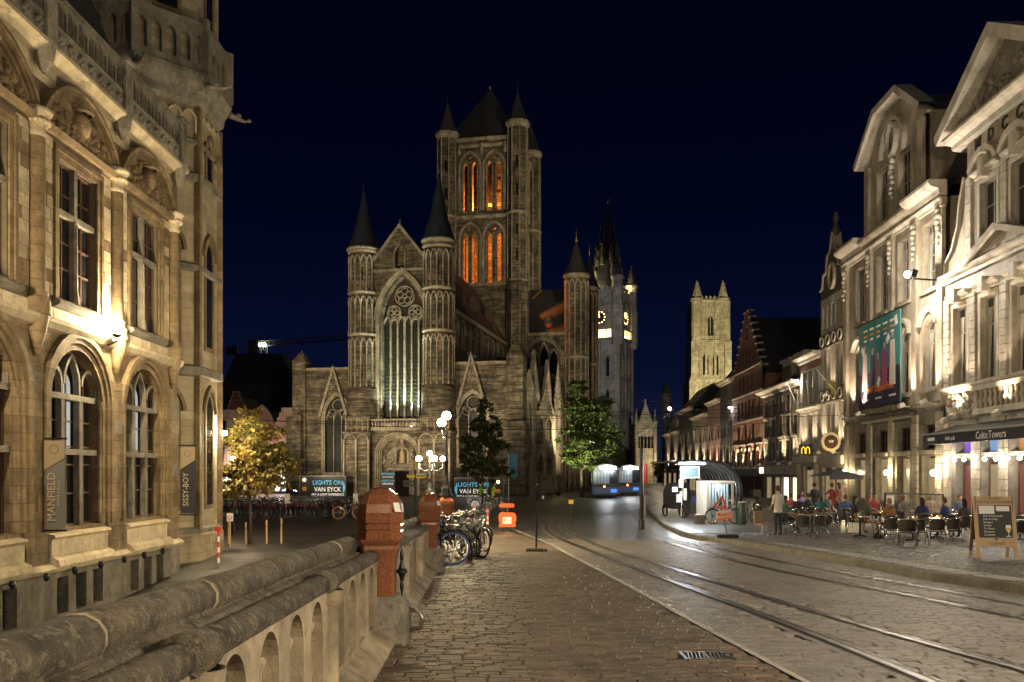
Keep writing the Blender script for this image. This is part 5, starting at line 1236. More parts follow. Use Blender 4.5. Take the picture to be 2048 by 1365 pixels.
def uplight(H, x, z, power, y=-0.75, color=(1,0.80,0.55), spot=75, up=6.0, tilt=0.75):
    """small floodlight on an arm, shining up the facade"""
    m = MB(); m.bar((x,0,z-0.05),(x,y,z-0.05),0.05); m.mbox(Matrix.Translation((x,y,z)) @ Matrix.Rotation(R(35),4,'X'),0.34,0.24,0.16); o = obj('facade_floodlight', m, M['frame_white'], H)
    light('facade_beam', (x,y,z+0.14), power, color, 0.08, H, spot, (x,y+up*tilt*0.2,z+up))
    return o
mat('curtain',(0.40,0.36,0.29),0.9,col2=(0.30,0.27,0.21),scale=6)
# ===== house with the theatre banner
A = house('banner_house', 'cream classical house with the large film poster and broken attic pediment', 54.0)
WA = 13.55; bx = [54-51.4, 54-48.1, 54-45.1, 54-42.0]
P2 = [rect(x-0.7,x+0.7,11.2,14.3) for x in bx]; P1 = [arch(x-0.7,x+0.7,6.5,9.4,9.8,5) for x in bx]
wallh(A, 'upper_wall', WA, 5.6, 15.1, P2+P1, 'plaster_cream')
for x in bx:
    sash(A, x, 1.4, 11.2, 14.3, nx=4, zs=(12.0,12.8,13.4), gl='glass_dark', surround='plaster_cream', curtain=True)
    sash(A, x, 1.4, 6.5, 9.8, 'arch', nx=2, zs=(8.6,9.2), gl='glass_shop', surround='plaster_cream', rise=0.4, curtain=True)
    m = MB(); p = arch(x-0.95,x+0.95,9.4,9.5,10.15,6); m.ring(p[1:],0.16,-0.28,0.03,False,0.0); obj('window_hood', m, M['plaster_white'], A)
for x in (0.25,(bx[0]+bx[1])/2,(bx[1]+bx[2])/2,(bx[2]+bx[3])/2,WA-0.25):
    m = MB(); m.box(x-0.28,x+0.28,-0.16,0.02,5.9,14.6); m.box(x-0.36,x+0.36,-0.22,0.02,14.6,15.0); m.box(x-0.36,x+0.36,-0.24,0.02,5.6,6.1); obj('pilaster', m, M['plaster_cream'], A)
    m = MB()
    for k in range(7): m.sphere((x+0.08*math.sin(k*2.0),-0.2,14.5-k*0.26),0.17-0.012*k,6,4)
    obj('carved_drop', m, M['plaster_white'], A, True)
moulding(A,'frieze_moulding',corn(14.75,0.3,0.3),0,WA,'plaster_white')
for a,b in ((0,3.4),(10.2,WA)): moulding(A,'main_cornice',corn(15.1,0.75,0.75),a,b,'plaster_white')
moulding(A,'main_cornice',corn(15.0,0.5,0.6),3.4,10.2,'plaster_cream')
moulding(A,'sill_band',corn(5.45,0.35,0.3),0,WA,'plaster_grey')
# attic with two windows, oval and pediment
ax0, ax1 = 3.5, 11.3; axc = (ax0+ax1)/2
PT = [rect(x-0.75,x+0.75,16.1,18.9) for x in (bx[1],bx[2])]
wallh(A,'attic_wall',ax1,15.6,19.8,PT,'plaster_cream',0.05,x0=ax0,core=5.0)
for x in (bx[1],bx[2]): sash(A,x,1.5,16.1,18.9,nx=3,zs=(17.3,18.1),y=0.05,surround='plaster_cream')
for x in (ax0+0.25,ax1-0.25): hbox(A,'attic_pilaster',x-0.3,x+0.3,-0.12,0.05,15.7,19.6,'plaster_cream')
m = MB(); m.prism_xz([(ax0-0.3,19.8),(ax1+0.3,19.8),(axc+1.4,21.7),(axc-1.4,21.7)],0.1,5.2); obj('attic_gable', m, M['plaster_cream'], A)
m = MB(); m.ring([(ax1+0.5,19.75),(axc+1.5,21.8),(axc-1.5,21.8),(ax0-0.5,19.75)],0.35,-0.55,0.3); obj('raking_cornice', m, M['plaster_white'], A)
m = MB(); p = arch(axc-1.5,axc+1.5,18.9,19.4,20.9,8); m.ring(p[1:],0.2,-0.2,0.1); obj('attic_arch', m, M['plaster_white'], A)
m = MB(); q = [(axc+0.5*math.cos(2*math.pi*k/18),20.0+0.75*math.sin(2*math.pi*k/18)) for k in range(18)]; m.ring(q,0.14,-0.2,0.1,True); ov = obj('oval_window', m, M['plaster_white'], A)
m = MB(); m.prism_xz(q,-0.02,0.06); obj('oval_pane', m, M['glass_dark'], ov)
m = MB()
for k in range(9): m.sphere((axc+0.1*math.sin(k*1.7),-0.08,19.1-k*0.28),0.2-0.012*k,6,4)
obj('carved_drop', m, M['plaster_white'], A, True)
m = MB(); m.prism_yz([(0.6,15.7),(9,15.7),(7,21.4),(3.2,21.4)],0,WA); obj('roof', m, M['slate'], A)
# ground floor with mezzanine lights
hl = []
for x in bx: hl += [rect(x-0.85,x+0.85,3.55,4.75), rect(x-0.85,x+0.85,0.9 if x != bx[3] else 0.2,3.3)]
wallh(A,'ground_floor_wall',WA,0,5.45,hl,'plaster_grey',-0.05,0.4)
for i,x in enumerate(bx):
    sash(A,x,1.7,3.55,4.75,nx=3,zs=(4.2,),y=-0.05,surround=None,fr='window_wood',dep=0.38)
    sash(A,x,1.7,0.9 if i != 3 else 0.2,3.3,nx=2,zs=(2.7,),y=-0.05,gl='glass_shop',surround=None,fr='frame_grey',dep=0.38,lit=('dim_warm',0.95))
    hbox(A,'ledge',x-0.95,x+0.95,-0.2,0.0,3.33,3.52,'plaster_cream')
for x in (0.35,(bx[0]+bx[1])/2,(bx[1]+bx[2])/2,(bx[2]+bx[3])/2,WA-0.4):
    for k in range(13): hbox(A,'rusticated_block',x-0.32,x+0.32,-0.14,-0.04,0.1+k*0.40,0.1+k*0.40+0.37,'plaster_cream')
moulding(A,'ground_cornice',corn(5.0,0.35,0.45),3.4,10.4,'plaster_dark')
# wall lamps on the ground floor
for lx,lab in ((54-53.4,'lit round wall lamp at the far corner of the banner house'),(54-46.6,'lit round wall lamp between the bar windows'),(54-40.9,'lit round wall lamp beside the bar door')):
    q = Vector((18+0.043*(54-lx)-0.32, 54-lx, 2.45))
    t = thing('wall_lamp', lab, 'lamp', q, RA, 'wall lamps of the corner bar')
    m = MB(); m.tube([(0,0.32,-0.05),(0,0.05,-0.05)],0.03,6); m.lathe([(0.05,-0.2),(0.1,-0.14)],(0,0,0),8); obj('bracket', m, M['dark_metal'], t)
    m = MB(); m.sphere((0,0,0),0.15,10,6); obj('globe', m, M['lamp_warm'], t, True); light('globe_light',(0,-0.02,0),230,(1,0.80,0.45),0.19,t)
for dx in (54-52.2,54-44.3):                      # lit lamps seen inside the bar
    m = MB(); m.sphere((dx,0.25,2.45),0.10,8,5); obj('room_lamp', m, M['lamp_warm'], A, True)
# big projector lamp at the party wall
FLx = 54-40.9
pj = thing('facade_projector', 'dazzling projector lamp fixed high between the two tall houses', 'floodlight', (18+0.043*40.9-1.3,40.9,11.6), RA)
m = MB(); m.bar((0,1.3,-0.3),(0,0,-0.2),0.07); m.mbox(Matrix.Rotation(R(-20),4,'X'),0.5,0.25,0.35); obj('housing', m, M['dark_metal'], pj)
m = MB(); m.sphere((0,-0.22,0),0.16,12,8); obj('lens', m, M['lamp_white'], pj, True)
light('projector_light',(0,-0.45,-0.05),1050,(1,0.90,0.74),0.2,pj)
for x in (bx[0]-1.2,(bx[0]+bx[1])/2,(bx[2]+bx[3])/2,bx[3]+1.0): uplight(A, x, 5.75, 700, color=(1,0.80,0.58))
# film poster
po = thing('film_poster', 'large teal film poster with five costumed figures hung on the facade', 'poster', (18+0.043*54-0.34,54,0), RA)
x0, x1, z0, z1 = 54-50.6, 54-44.7, 6.05, 10.75
mat('poster_teal',(0.03,0.14,0.18),0.6,col2=(0.08,0.24,0.19),scale=0.5); mat('poster_ink',(0.035,0.022,0.05),0.6,col2=(0.02,0.02,0.03),scale=1)
m = MB(); m.box(x0,x1,-0.03,0.03,z0,z1); obj('canvas', m, M['poster_teal'], po)
m = MB(); m.box(x0,x1,-0.036,-0.031,z0,z0+1.9); obj('printed_floor', m, M['poster_ink'], po)
cols_ = [(0.65,0.48,0.50),(0.05,0.05,0.08),(0.25,0.15,0.15),(0.34,0.07,0.18),(0.72,0.60,0.54)]
pxs = [0.9,2.1,2.9,3.8,4.9]; hs = [2.6,2.3,1.9,2.4,2.9]
for i,(c_,xx,h_) in enumerate(zip(cols_,pxs,hs)):
    mm = mat('poster_figure',c_,0.6); zb2 = z0+0.95
    m = MB(); m.prism_xz([(x0+xx-0.42,zb2),(x0+xx+0.42,zb2),(x0+xx+0.34,zb2+h_*0.55),(x0+xx+0.30,zb2+h_*0.8),(x0+xx-0.30,zb2+h_*0.8),(x0+xx-0.34,zb2+h_*0.5)],-0.043,-0.037); f_ = obj('printed_figure', m, mm, po)
    m = MB(); k = 10; m.prism_xz([(x0+xx+0.16*math.cos(2*math.pi*j/k),zb2+h_*0.9+0.2*math.sin(2*math.pi*j/k)) for j in range(k)],-0.044,-0.038); obj('printed_head', m, mat('poster_skin',(0.5,0.33,0.25),0.6), f_)
for i,(xx,zz) in enumerate(((0.6,3.2),(5.4,4.2),(1.0,0.75),(3.0,1.3),(4.3,3.4))): m = MB(); m.mbox(Matrix.Translation((x0+xx,-0.045,z0+zz)) @ Matrix.Rotation(0.4*i-0.6,4,'Y'),0.34,0.008,0.5); obj('printed_letter', m, M['white_print'], po)
text('David Copperfield', 0.58, M['orange_ink'] if 'orange_ink' in M else mat('orange_ink',(0.75,0.22,0.03),0.6), po, ((x0+x1)/2,-0.05,z0+0.95),(R(90),0,0),sx=1.0)
for zz,mt_,n_,w_ in ((z1-0.42,'white_print',5,0.62),(z1-0.72,'orange_ink',5,0.5),(z1-0.98,'white_print',5,0.42),(z0+0.42,'white_print',3,0.9)):
    for i in range(n_):
        xx = x0+1.0+i*(x1-x0-2.0)/(n_-1); m = MB(); m.box(xx-w_/2,xx+w_/2,-0.046,-0.038,zz-0.05,zz+0.05); obj('credit_line', m, M[mt_], po)
m = MB(); m.box(x0-0.1,x1+0.1,-0.06,0.06,z1,z1+0.06); m.box(x0-0.1,x1+0.1,-0.06,0.06,z0-0.06,z0); obj('batten', m, M['dark_metal'], po)
# ===== gabled house with MDCC date and pub awning
C = house('pub_house', 'tall cream baroque house with pediment dated MDCC above the pub awning', 40.4)
WC = 10.5; cb = [40.4-38.9, 40.4-36.4, 40.4-33.9, 40.4-31.3]; cc = 40.4-35.1
hl = [rect(x-0.65,x+0.65,6.35,9.75) for x in cb]
wallh(C,'first_floor_wall',WC,4.9,11.2,hl,'plaster_cream')
for x in cb: sash(C,x,1.3,6.35,9.75,nx=2,zs=(8.6,),gl='glass_shop',surround='plaster_white',sw=0.18,curtain=True)
for x in cb:
    m = MB(); m.prism_yz(corn(10.0,0.3,0.35),x-0.95,x+0.95); m.box(x-0.2,x+0.2,-0.4,0.0,9.9,10.5); obj('window_cornice', m, M['plaster_white'], C)
for x in (0.3,(cb[0]+cb[1])/2,cc,(cb[2]+cb[3])/2,WC-0.3):
    for k in range(12): hbox(C,'rusticated_block',x-0.26,x+0.26,-0.12,0.0,6.2+k*0.34,6.2+k*0.34+0.31,'plaster_white')
moulding(C,'floor_band',corn(5.95,0.3,0.3),0,WC,'plaster_white')
moulding(C,'upper_band',corn(10.9,0.4,0.4),0,WC,'plaster_white')
m = MB(); m.ring([(cc+2.6,11.2),(cc,12.1),(cc-2.6,11.2)],0.25,-0.5,0.1); m.prism_xz([(cc-2.6,11.2),(cc+2.6,11.2),(cc,12.1)],-0.1,0.05); obj('window_pediment', m, M['plaster_white'], C)
ua, ub = 40.4-38.3, 40.4-31.9
hl = [rect(x-0.7,x+0.7,11.8,14.5) for x in (cb[1],cb[2])]
wallh(C,'upper_wall',ub,11.3,16.6,hl,'plaster_cream',0.0,x0=ua)
for x in (cb[1],cb[2]):
    sash(C,x,1.4,11.8,14.5,nx=2,zs=(13.5,),surround='plaster_white',sw=0.2)
    m = MB(); m.prism_yz(corn(14.75,0.3,0.3),x-1.1,x+1.1); p = arch(x-1.05,x+1.05,15.05,15.06,15.65,7); m.ring(p[1:],0.22,-0.35,0.05,False,0.0); m.box(x-0.15,x+0.15,-0.42,0,14.6,15.5); obj('round_hood', m, M['plaster_white'], C)
for x in (ua+0.25,cc,ub-0.25):
    for k in range(10): hbox(C,'rusticated_block',x-0.24,x+0.24,-0.1,0.0,11.5+k*0.36,11.5+k*0.36+0.33,'plaster_white')
for s_,xe in ((-1,ua),(1,ub)):
    m = MB(); pts = [(xe,15.2),(xe,11.3),(xe+s_*1.9,11.3),(xe+s_*1.85,11.9),(xe+s_*1.2,12.3),(xe+s_*0.65,13.2),(xe+s_*0.4,14.3)]; m.prism_xz(pts,0.02,0.5); obj('volute', m, M['plaster_cream'], C)
    m = MB(); m.ring(pts[2:]+[pts[0]],0.0,-0.14,0.5,False,0.16); obj('volute_edge', m, M['plaster_white'], C)
moulding(C,'pediment_cornice',corn(16.6,0.7,0.55),ua-0.9,ub+0.9,'plaster_white')
for ch_,xx in (('M',3.1),('D',4.2),('C',5.3),('C',6.4)): text(ch_, 0.72, M['black_print'], C, (xx,-0.03,16.28),(R(90),0,0),ext=0.02,bold=0.01)
m = MB(); m.prism_xz([(ua-1.3,17.15),(ub+1.3,17.15),(cc,19.7)],0.0,0.5); obj('tympanum', m, M['plaster_grey'], C)
m = MB(); m.ring([(ub+1.5,17.1),(cc,19.75),(ua-1.5,17.1)],0.5,-0.7,0.5); obj('raking_cornice', m, M['plaster_white'], C)
m = MB(); rnd = random.Random(5); m.prism_xz([(cc-4.2,17.2),(cc+4.2,17.2),(cc,19.3)],-0.02,0.0)
for i in range(60):
    a = rnd.uniform(-1,1); zz = rnd.uniform(0.15,1)*(1-abs(a))*1.9; m.sphere((cc+a*3.6,-0.03,17.3+zz),rnd.uniform(0.12,0.22),6,4)
obj('carved_relief', m, M['plaster_grey'], C, True)
m = MB(); m.prism_yz([(0.5,16.9),(10,16.9),(10,18.5),(2,19.5),(0.5,19.3)],0.3,WC-0.3); obj('roof', m, M['slate'], C)
m = MB(); m.box(cc-0.9,cc+0.9,2.5,4,19,22.5); m.box(cc-1.1,cc+1.1,2.3,4.2,22.5,22.9); obj('chimney', m, M['plaster_grey'], C)
hbox(C,'panel_wall',0,WC,-0.03,0.0,4.85,5.0,'plaster_cream')
m = MB(); rnd = random.Random(8)
for i in range(70): m.sphere((0.3+rnd.random()*3.1,-0.05,5.05+rnd.random()*0.85),rnd.uniform(0.07,0.16),6,4)
cp = obj('carved_panel', m, M['plaster_white'], C, True)
hbox(C,'balcony_ledge',cc-1.8,cc+4.6,-0.45,0.0,4.85,5.1,'plaster_white'); hbox(C,'balcony_rail',cc-1.8,cc+4.6,-0.45,-0.2,5.85,6.05,'plaster_white')
for i in range(16):
    x = cc-1.65+i*0.40; m = MB(); m.lathe([(0.1,5.1),(0.06,5.18),(0.15,5.42),(0.08,5.6),(0.13,5.75),(0.1,5.85)],(x,-0.32,0),8); obj('baluster', m, M['plaster_cream'], C, True)
hl = []
sx = [40.4-38.6,40.4-36.3,40.4-34.0,40.4-31.6]
for x in sx: hl += [rect(x-0.8,x+0.8,0.1,3.1), rect(x-0.8,x+0.8,3.3,4.3)]
wallh(C,'pub_front',WC,0,4.85,hl,'plaster_grey',0.0,0.45)
for i,x in enumerate(sx):
    sash(C,x,1.6,0.1,3.1,nx=2,zs=(0.9,),surround=None,gl='glass_shop',fr='window_wood',dep=0.43,lit=('pub_red' if i % 2 == 0 else 'dim_warm',0.9)) if 'pub_red' in M or glow('pub_red',(0.9,0.22,0.14),0.10) else None
    c_ = [('lamp_violet',(0.35,0.15,0.9)),('lamp_sky',(0.25,0.5,0.9)),('lamp_amber',(0.9,0.35,0.08)),('lamp_leaf',(0.3,0.7,0.2))][i]
    g_ = glow(c_[0],c_[1],0.35); sash(C,x,1.6,3.3,4.3,nx=1,zs=(),surround=None,gl='glass_shop',dep=0.43,lit=(c_[0],0.9))
for x in (0.3,(sx[0]+sx[1])/2,(sx[1]+sx[2])/2,(sx[2]+sx[3])/2,WC-0.3):
    for k in range(11): hbox(C,'rusticated_block',x-0.26,x+0.26,-0.12,0.0,0.1+k*0.42,0.1+k*0.42+0.39,'plaster_cream')
uplight(C, 1.6, 4.75, 900, -0.8, spot=100); uplight(C, 6.4, 4.75, 560, -0.9, spot=90); uplight(C, 9.2, 4.75, 560, -0.9, spot=90)
# awning with string of bulbs
aw = thing('pub_awning', 'long black pub awning with white lettering over the terrace doors', 'awning', (18+0.043*40.4,40.4,0), RA)
m = MB(); m.add([(0.9,-0.05,4.55),(WC,-0.05,4.55),(WC,-1.35,4.12),(0.9,-1.35,4.12)],[(0,1,2,3)]); m.box(0.9,WC,-1.38,-1.34,3.68,4.13); m.add([(0.9,-0.05,4.55),(0.9,-1.36,4.12),(0.9,-1.36,3.7),(0.9,-0.05,4.1)],[(0,1,2,3)]); obj('canopy', m, M['black_paint'], aw)
m = MB(); m.tube([(0.9,-1.4,4.14),(WC,-1.4,4.14)],0.04,6); obj('front_bar', m, M['frame_grey'], aw)
m = MB(); m.box(1.45,2.1,-1.40,-1.385,3.84,3.98); obj('beer_mark', m, M['white_print'], aw); m = MB(); m.box(1.3,1.45,-1.40,-1.385,3.84,3.98); obj('beer_mark', m, M['red_paint'], aw); text('irish pub', 0.26, M['white_print'], aw, (3.6,-1.4,3.9),(R(90),0,0)); text('CelticTowers', 0.42, M['white_print'], aw, (7.0,-1.4,3.9),(R(90),0,0))
sb_ = thing('bulb_string', 'string of white bulbs hanging under the pub awning', 'string lights', (18+0.043*40.4,40.4,0), RA)
m = MB(); m.tube([(0.3+i*0.9,-0.32,3.15+(0.06 if i%2 else 0)) for i in range(12)],0.012,4); obj('cable', m, M['black_paint'], sb_)
for i in range(11):
    x = 0.7+i*0.9; m = MB(); m.sphere((x,-0.32,3.02),0.085,8,5); obj('bulb', m, M['lamp_neutral'], sb_, True)
    if i % 2 == 0: light('bulb_light',(x,-0.42,3.02),70,(1,0.9,0.75),0.1,sb_)
# ===== narrow glazed house with ornate gable
H5 = house('ornate_gable_house', 'narrow house with rows of tall lit windows and a dark ornate gable', 59.0)
w5 = 5.0
rows = [(4.3,6.9),(7.9,10.5),(11.8,13.3)]
hl = [rect(0.35+i*0.87,0.35+i*0.87+0.72,a,b) for a,b in rows for i in range(5)]
wallh(H5,'front_wall',w5,3.2,13.8,hl,'plaster_white')
for p in hl:
    xm = (p[0][0]+p[1][0])/2; sash(H5,xm,0.72,p[0][1],p[2][1],nx=2,zs=(p[0][1]+(p[2][1]-p[0][1])*0.65,),fr='frame_white',surround=None,curtain=True)
for z in (7.0,10.6):
    hbox(H5,'dark_band',0,w5,-0.12,0,z,z+0.85,'plaster_dark')
    for i in range(4): m = MB(); k = 12; q = [(0.7+i*1.2+0.32*math.cos(2*math.pi*j/k),z+0.42+0.27*math.sin(2*math.pi*j/k)) for j in range(k)]; m.ring(q,0.08,-0.2,-0.1,True); obj('oval_cartouche', m, M['plaster_white'], H5)
st_ = [(0,13.8),(w5,13.8),(w5,14.4),(w5-0.5,14.5),(w5-0.7,15.3),(w5-1.3,15.4),(w5-1.5,16.4),(w5-2.1,16.6),(2.5,17.6),(2.1,16.6),(1.5,16.4),(1.3,15.4),(0.7,15.3),(0.5,14.5),(0,14.4)]
m = MB(); m.prism_xz(st_,0,0.5); obj('ornate_gable', m, M['plaster_dark'], H5)
m = MB(); m.ring(st_[2:],0.10,-0.12,0.5); obj('gable_edge', m, M['plaster_cream'], H5)
m = MB(); m.lathe([(0.15,0),(0.25,0.4),(0.12,0.8),(0.2,1.1),(0.1,1.5)],(2.5,0.2,17.5),7); obj('gable_statue', m, M['plaster_dark'], H5, True)
m = MB(); k = 14; q = [(2.5+0.5*math.cos(2*math.pi*j/k),15.0+0.7*math.sin(2*math.pi*j/k)) for j in range(k)]; m.ring(q,0.16,-0.18,0.0,True); obj('gable_wreath', m, M['plaster_cream'], H5)
m = MB(); m.prism_xz([(0.1,13.8),(w5-0.1,13.8),(2.5,17.2)],0.5,9); obj('roof', m, M['slate'], H5)
hbox(H5,'shop_fascia',0,w5,-0.3,0.1,3.0,3.5,'plaster_white'); wallh(H5,'shop_front',w5,0,3.0,[rect(0.3,2.2,0.1,2.8),rect(2.5,4.7,0.1,2.8)],'plaster_white')
for a,b in ((0.3,2.2),(2.5,4.7)): sash(H5,(a+b)/2,b-a,0.1,2.8,nx=2,gl='glass_shop',surround=None,lit=('dim_warm',0.9))
uplight(H5,1.0,3.75,420,-0.5,spot=80); uplight(H5,4.0,3.75,420,-0.5,spot=80); uplight(H5,2.5,7.4,200,-0.5,spot=80)
rs = thing('round_cafe_sign', 'round brown projecting cafe sign with cream rim', 'sign', (18+0.043*53.9-0.9,54.1,EZ+(HZ-884)*54/F), RA)
m = MB(); m.lathe([(0.01,-0.08),(0.52,-0.08),(0.52,0.08),(0.01,0.08)],(0,0,0),24); m.xf(Matrix.Rotation(R(90),4,'Y')); obj('disc', m, mat('sign_brown',(0.07,0.03,0.015),0.5), rs)
m = MB(); m.lathe([(0.42,-0.10),(0.58,-0.10),(0.58,0.10),(0.42,0.10)],(0,0,0),24); m.xf(Matrix.Rotation(R(90),4,'Y')); obj('rim', m, mat('sign_cream',(0.6,0.45,0.25),0.5,emit=(0.6,0.42,0.2),estr=0.12), rs)
m = MB(); m.lathe([(0.1,-0.06),(0.15,0.04),(0.16,0.1)],(0.11,0,0),10); obj('cup_mark', m, M['sign_cream'], rs); m = MB(); m.bar((0,0.9,0),(0,0.4,0),0.05); obj('arm', m, M['dark_metal'], rs)
# ===== white narrow house with yellow letter sign
H4 = house('white_bay_house', 'narrow white house with a tall glazed bay and columned ground floor', 64.0)
w4 = 5.0
hl = [rect(0.7+i*1.25,0.7+i*1.25+1.05,a,b) for a,b in ((4.4,6.5),(7.1,9.5)) for i in range(3)]
wallh(H4,'front_wall',w4,3.3,10.1,hl,'plaster_white')
for p in hl: sash(H4,(p[0][0]+p[1][0])/2,1.05,p[0][1],p[2][1],nx=2,zs=(p[0][1]+(p[2][1]-p[0][1])*0.6,),fr='frame_white',surround=None)
moulding(H4,'cornice',corn(10.1,0.6,0.5),0,w4,'plaster_white'); moulding(H4,'floor_band',corn(6.7,0.3,0.3),0,w4,'plaster_white'); hbox(H4,'brick_band',0,w4,-0.02,0.05,9.6,10.1,'brick_red')
m = MB(); m.prism_yz([(0.2,10.6),(9,10.6),(5,14.5)],0,w4); obj('roof', m, M['slate'], H4)
wallh(H4,'shop_front',w4,0,3.3,[rect(1.0,3.9,0.05,2.9)],'plaster_white')
sash(H4,2.45,2.9,0.05,2.9,nx=2,zs=(2.2,),gl='glass_shop',surround=None,lit=('dim_warm',0.9))
for x in (0.4,4.5): m = MB(); m.lathe([(0.28,0),(0.28,0.3),(0.2,0.4),(0.18,2.9),(0.28,3.1)],(x,-0.15,0),10); obj('column', m, M['plaster_white'], H4, True)
hbox(H4,'entablature',-0.1,w4+0.1,-0.5,0.1,3.15,3.55,'plaster_white')
uplight(H4,1.2,3.8,380,-0.5,spot=85); uplight(H4,3.9,3.8,420,-0.5,spot=85)
ms_ = thing('letter_m_sign', 'small black projecting sign with a yellow letter M', 'sign', (18+0.043*60-0.75,60.0,EZ+(HZ-901)*60/F), RA)
m = MB(); m.box(-0.06,0.06,-0.42,0.42,-0.36,0.36); obj('panel', m, M['black_paint'], ms_)
for s_ in (-1,1):
    p = arch(-0.145,0.145,-0.24,0.0,0.27,8); m = MB(); m.ring(p[1:]+[p[0]],0.0,-0.01,0.01,False,0.055); m.xf(Matrix.Translation((0.075,s_*0.145,0)) @ Matrix.Rotation(R(90),4,'Z')); obj('letter_arch', m, glow('sign_yellow',(1.0,0.65,0.03),0.9) if 'sign_yellow' not in M else M['sign_yellow'], ms_)
m = MB(); m.bar((0,0.42,0),(0,0.8,0),0.05); obj('arm', m, M['dark_metal'], ms_)
# ===== grey house with balconies
H3 = house('balcony_house', 'brick and plaster house with small iron balconies and pale shop fascia', 75.0)
w3 = 11.0
hl = [rect(x-0.5,x+0.5,a,b) for a,b in ((3.4,4.9),(5.3,6.7),(7.0,8.3)) for x in (1.2,3.6,5.8,8.0,10.0)]
wallh(H3,'front_wall',w3,2.9,8.9,hl,'plaster_grey')
for p in hl:
    xm = (p[0][0]+p[1][0])/2; sash(H3,xm,1.0,p[0][1],p[2][1],nx=2,fr='frame_white',surround='plaster_cream',sw=0.1)
    if 3 < xm < 9:
        m = MB(); z = p[0][1]; m.box(xm-0.65,xm+0.65,-0.42,-0.38,z+0.75,z+0.8); m.box(xm-0.65,xm+0.65,-0.42,0,z-0.05,z)
        for i in range(8): m.box(xm-0.62+i*0.175,xm-0.60+i*0.175,-0.41,-0.39,z,z+0.75)
        obj('iron_balcony', m, M['dark_metal'], H3)
moulding(H3,'cornice',corn(8.7,0.7,0.5),-0.1,w3+0.1,'plaster_white')
m = MB(); m.prism_yz([(0.1,9.2),(9,9.2),(5,14.0)],0,w3); obj('roof', m, M['slate'], H3)
for x in (4.5,8.5):
    m = MB(); m.box(x-1.4,x+1.4,0.8,3.5,9.3,11.2); m.box(x-1.5,x+1.5,0.6,3.6,11.2,11.45); d_ = obj('dormer', m, M['plaster_white'], H3)
    for i in range(3): m = MB(); m.box(x-1.2+i*0.85,x-0.6+i*0.85,0.76,0.8,9.6,10.9); obj('dormer_window', m, M['glass_dark'], d_)
m = MB(); m.box(5.8,7.0,4,5,12,16.0); m.box(5.7,7.1,3.9,5.1,16.0,16.3); obj('chimney', m, M['brick_red'], H3)
wallh(H3,'shop_front',w3,0,2.3,[rect(0.4,2.8,0.05,2.15),rect(3.2,5.4,0.05,2.15),rect(5.8,8.0,0.05,2.15),rect(8.4,10.6,0.05,2.15)],'plaster_dark'); hbox(H3,'shop_fascia',0,w3,-0.35,0.1,2.3,2.95,'plaster_cream')
for i,(a,b) in enumerate(((0.4,2.8),(3.2,5.4),(5.8,8.0),(8.4,10.6))): sash(H3,(a+b)/2,b-a,0.05,2.15,nx=2,zs=(),gl='glass_shop',surround=None,lit=('shop_warm' if i > 1 else 'dim_warm',0.95))
hbox(H3,'lit_shop_sign',0.4,1.6,-0.42,-0.36,2.38,2.85,'shop_warm')
uplight(H3,0.8,3.1,800,-0.5,spot=80); uplight(H3,6.9,3.1,800,-0.5,spot=90); uplight(H3,10.2,3.1,800,-0.5,spot=80)
# ===== stepped brick gable house
H2 = house('step_gable_house', 'tall red brick house with a crow stepped gable', 87.5)
w2 = 12.3; c2 = w2/2
st_ = [(0,0),(w2,0),(w2,10.9)]; n = 9
for i in range(n):
    x = w2-(i+1)*(c2-0.4)/n; z = 10.9+(i)*(6.2/n); st_ += [(w2-i*(c2-0.4)/n, z+6.2/n), (x, z+6.2/n)]
st_ += [(2*c2-x, z) for x, z in st_[3:][::-1]] + [(0,10.9)]
hl = []
for z0,z1,xs in ((2.9,4.6,(1.2,2.8,4.4,6.0,7.6,9.2,10.8)),(5.2,6.8,(2.8,4.3,5.8,7.3,8.8)),(7.4,9.0,(2.8,4.3,5.8,7.3,8.8,11.0)),(9.9,11.3,(3.6,5.2,6.8,8.4)),(12.3,13.5,(4.9,6.15,7.4)),(14.6,15.7,(6.15,))):
    for x in xs: hl.append(arch(x-0.55,x+0.55,z0,z1-0.3,z1,4) if z0 < 3 else rect(x-0.5,x+0.5,z0,z1))
m = MB(); m.holed([q for i,q in enumerate(st_) if i == 0 or q != st_[i-1]], hl, 0, 0.3); obj('front_wall', m, M['brick_red'], H2)
hbox(H2,'core',0.1,w2-0.1,0.3,9,0,10.9,'brick_red')
for p in hl: sash(H2,(p[0][0]+p[1][0])/2,p[1][0]-p[0][0],p[0][1],max(q[1] for q in p),'rect' if len(p)==4 else 'arch',nx=2,fr='frame_white',surround='plaster_cream' if len(p) > 4 else None,sw=0.1)
for i in range(n):
    for s_ in (0,1):
        x = (i+1)*(c2-0.4)/n; z = 10.9+(i+1)*6.2/n; xa, xb = ((x-(c2-0.4)/n-0.05, x+0.05) if s_ == 0 else (w2-x-0.05, w2-x+(c2-0.4)/n+0.05)); hbox(H2,'gable_step',xa,xb,-0.08,0.5,z,z+0.12,'plaster_cream')
for z in (4.9,7.1,9.5,11.8): hbox(H2,'stone_band',0,w2,-0.08,0,z,z+0.14,'plaster_cream')
m = MB(); m.prism_xz([(0.2,10.9),(w2-0.2,10.9),(c2,16.6)],0.4,14); obj('roof', m, M['slate'], H2)
hbox(H2,'shop_fascia',0,w2,-0.3,0.05,2.2,2.75,'plaster_dark')
for i in range(4): hbox(H2,'shop_window',0.5+i*3,3.0+i*3,-0.05,0.0,0.2,2.1,'glass_shop')
for x in (2.0,5.0,8.0,11.2): uplight(H2,x,2.9,900,-0.4,spot=75)
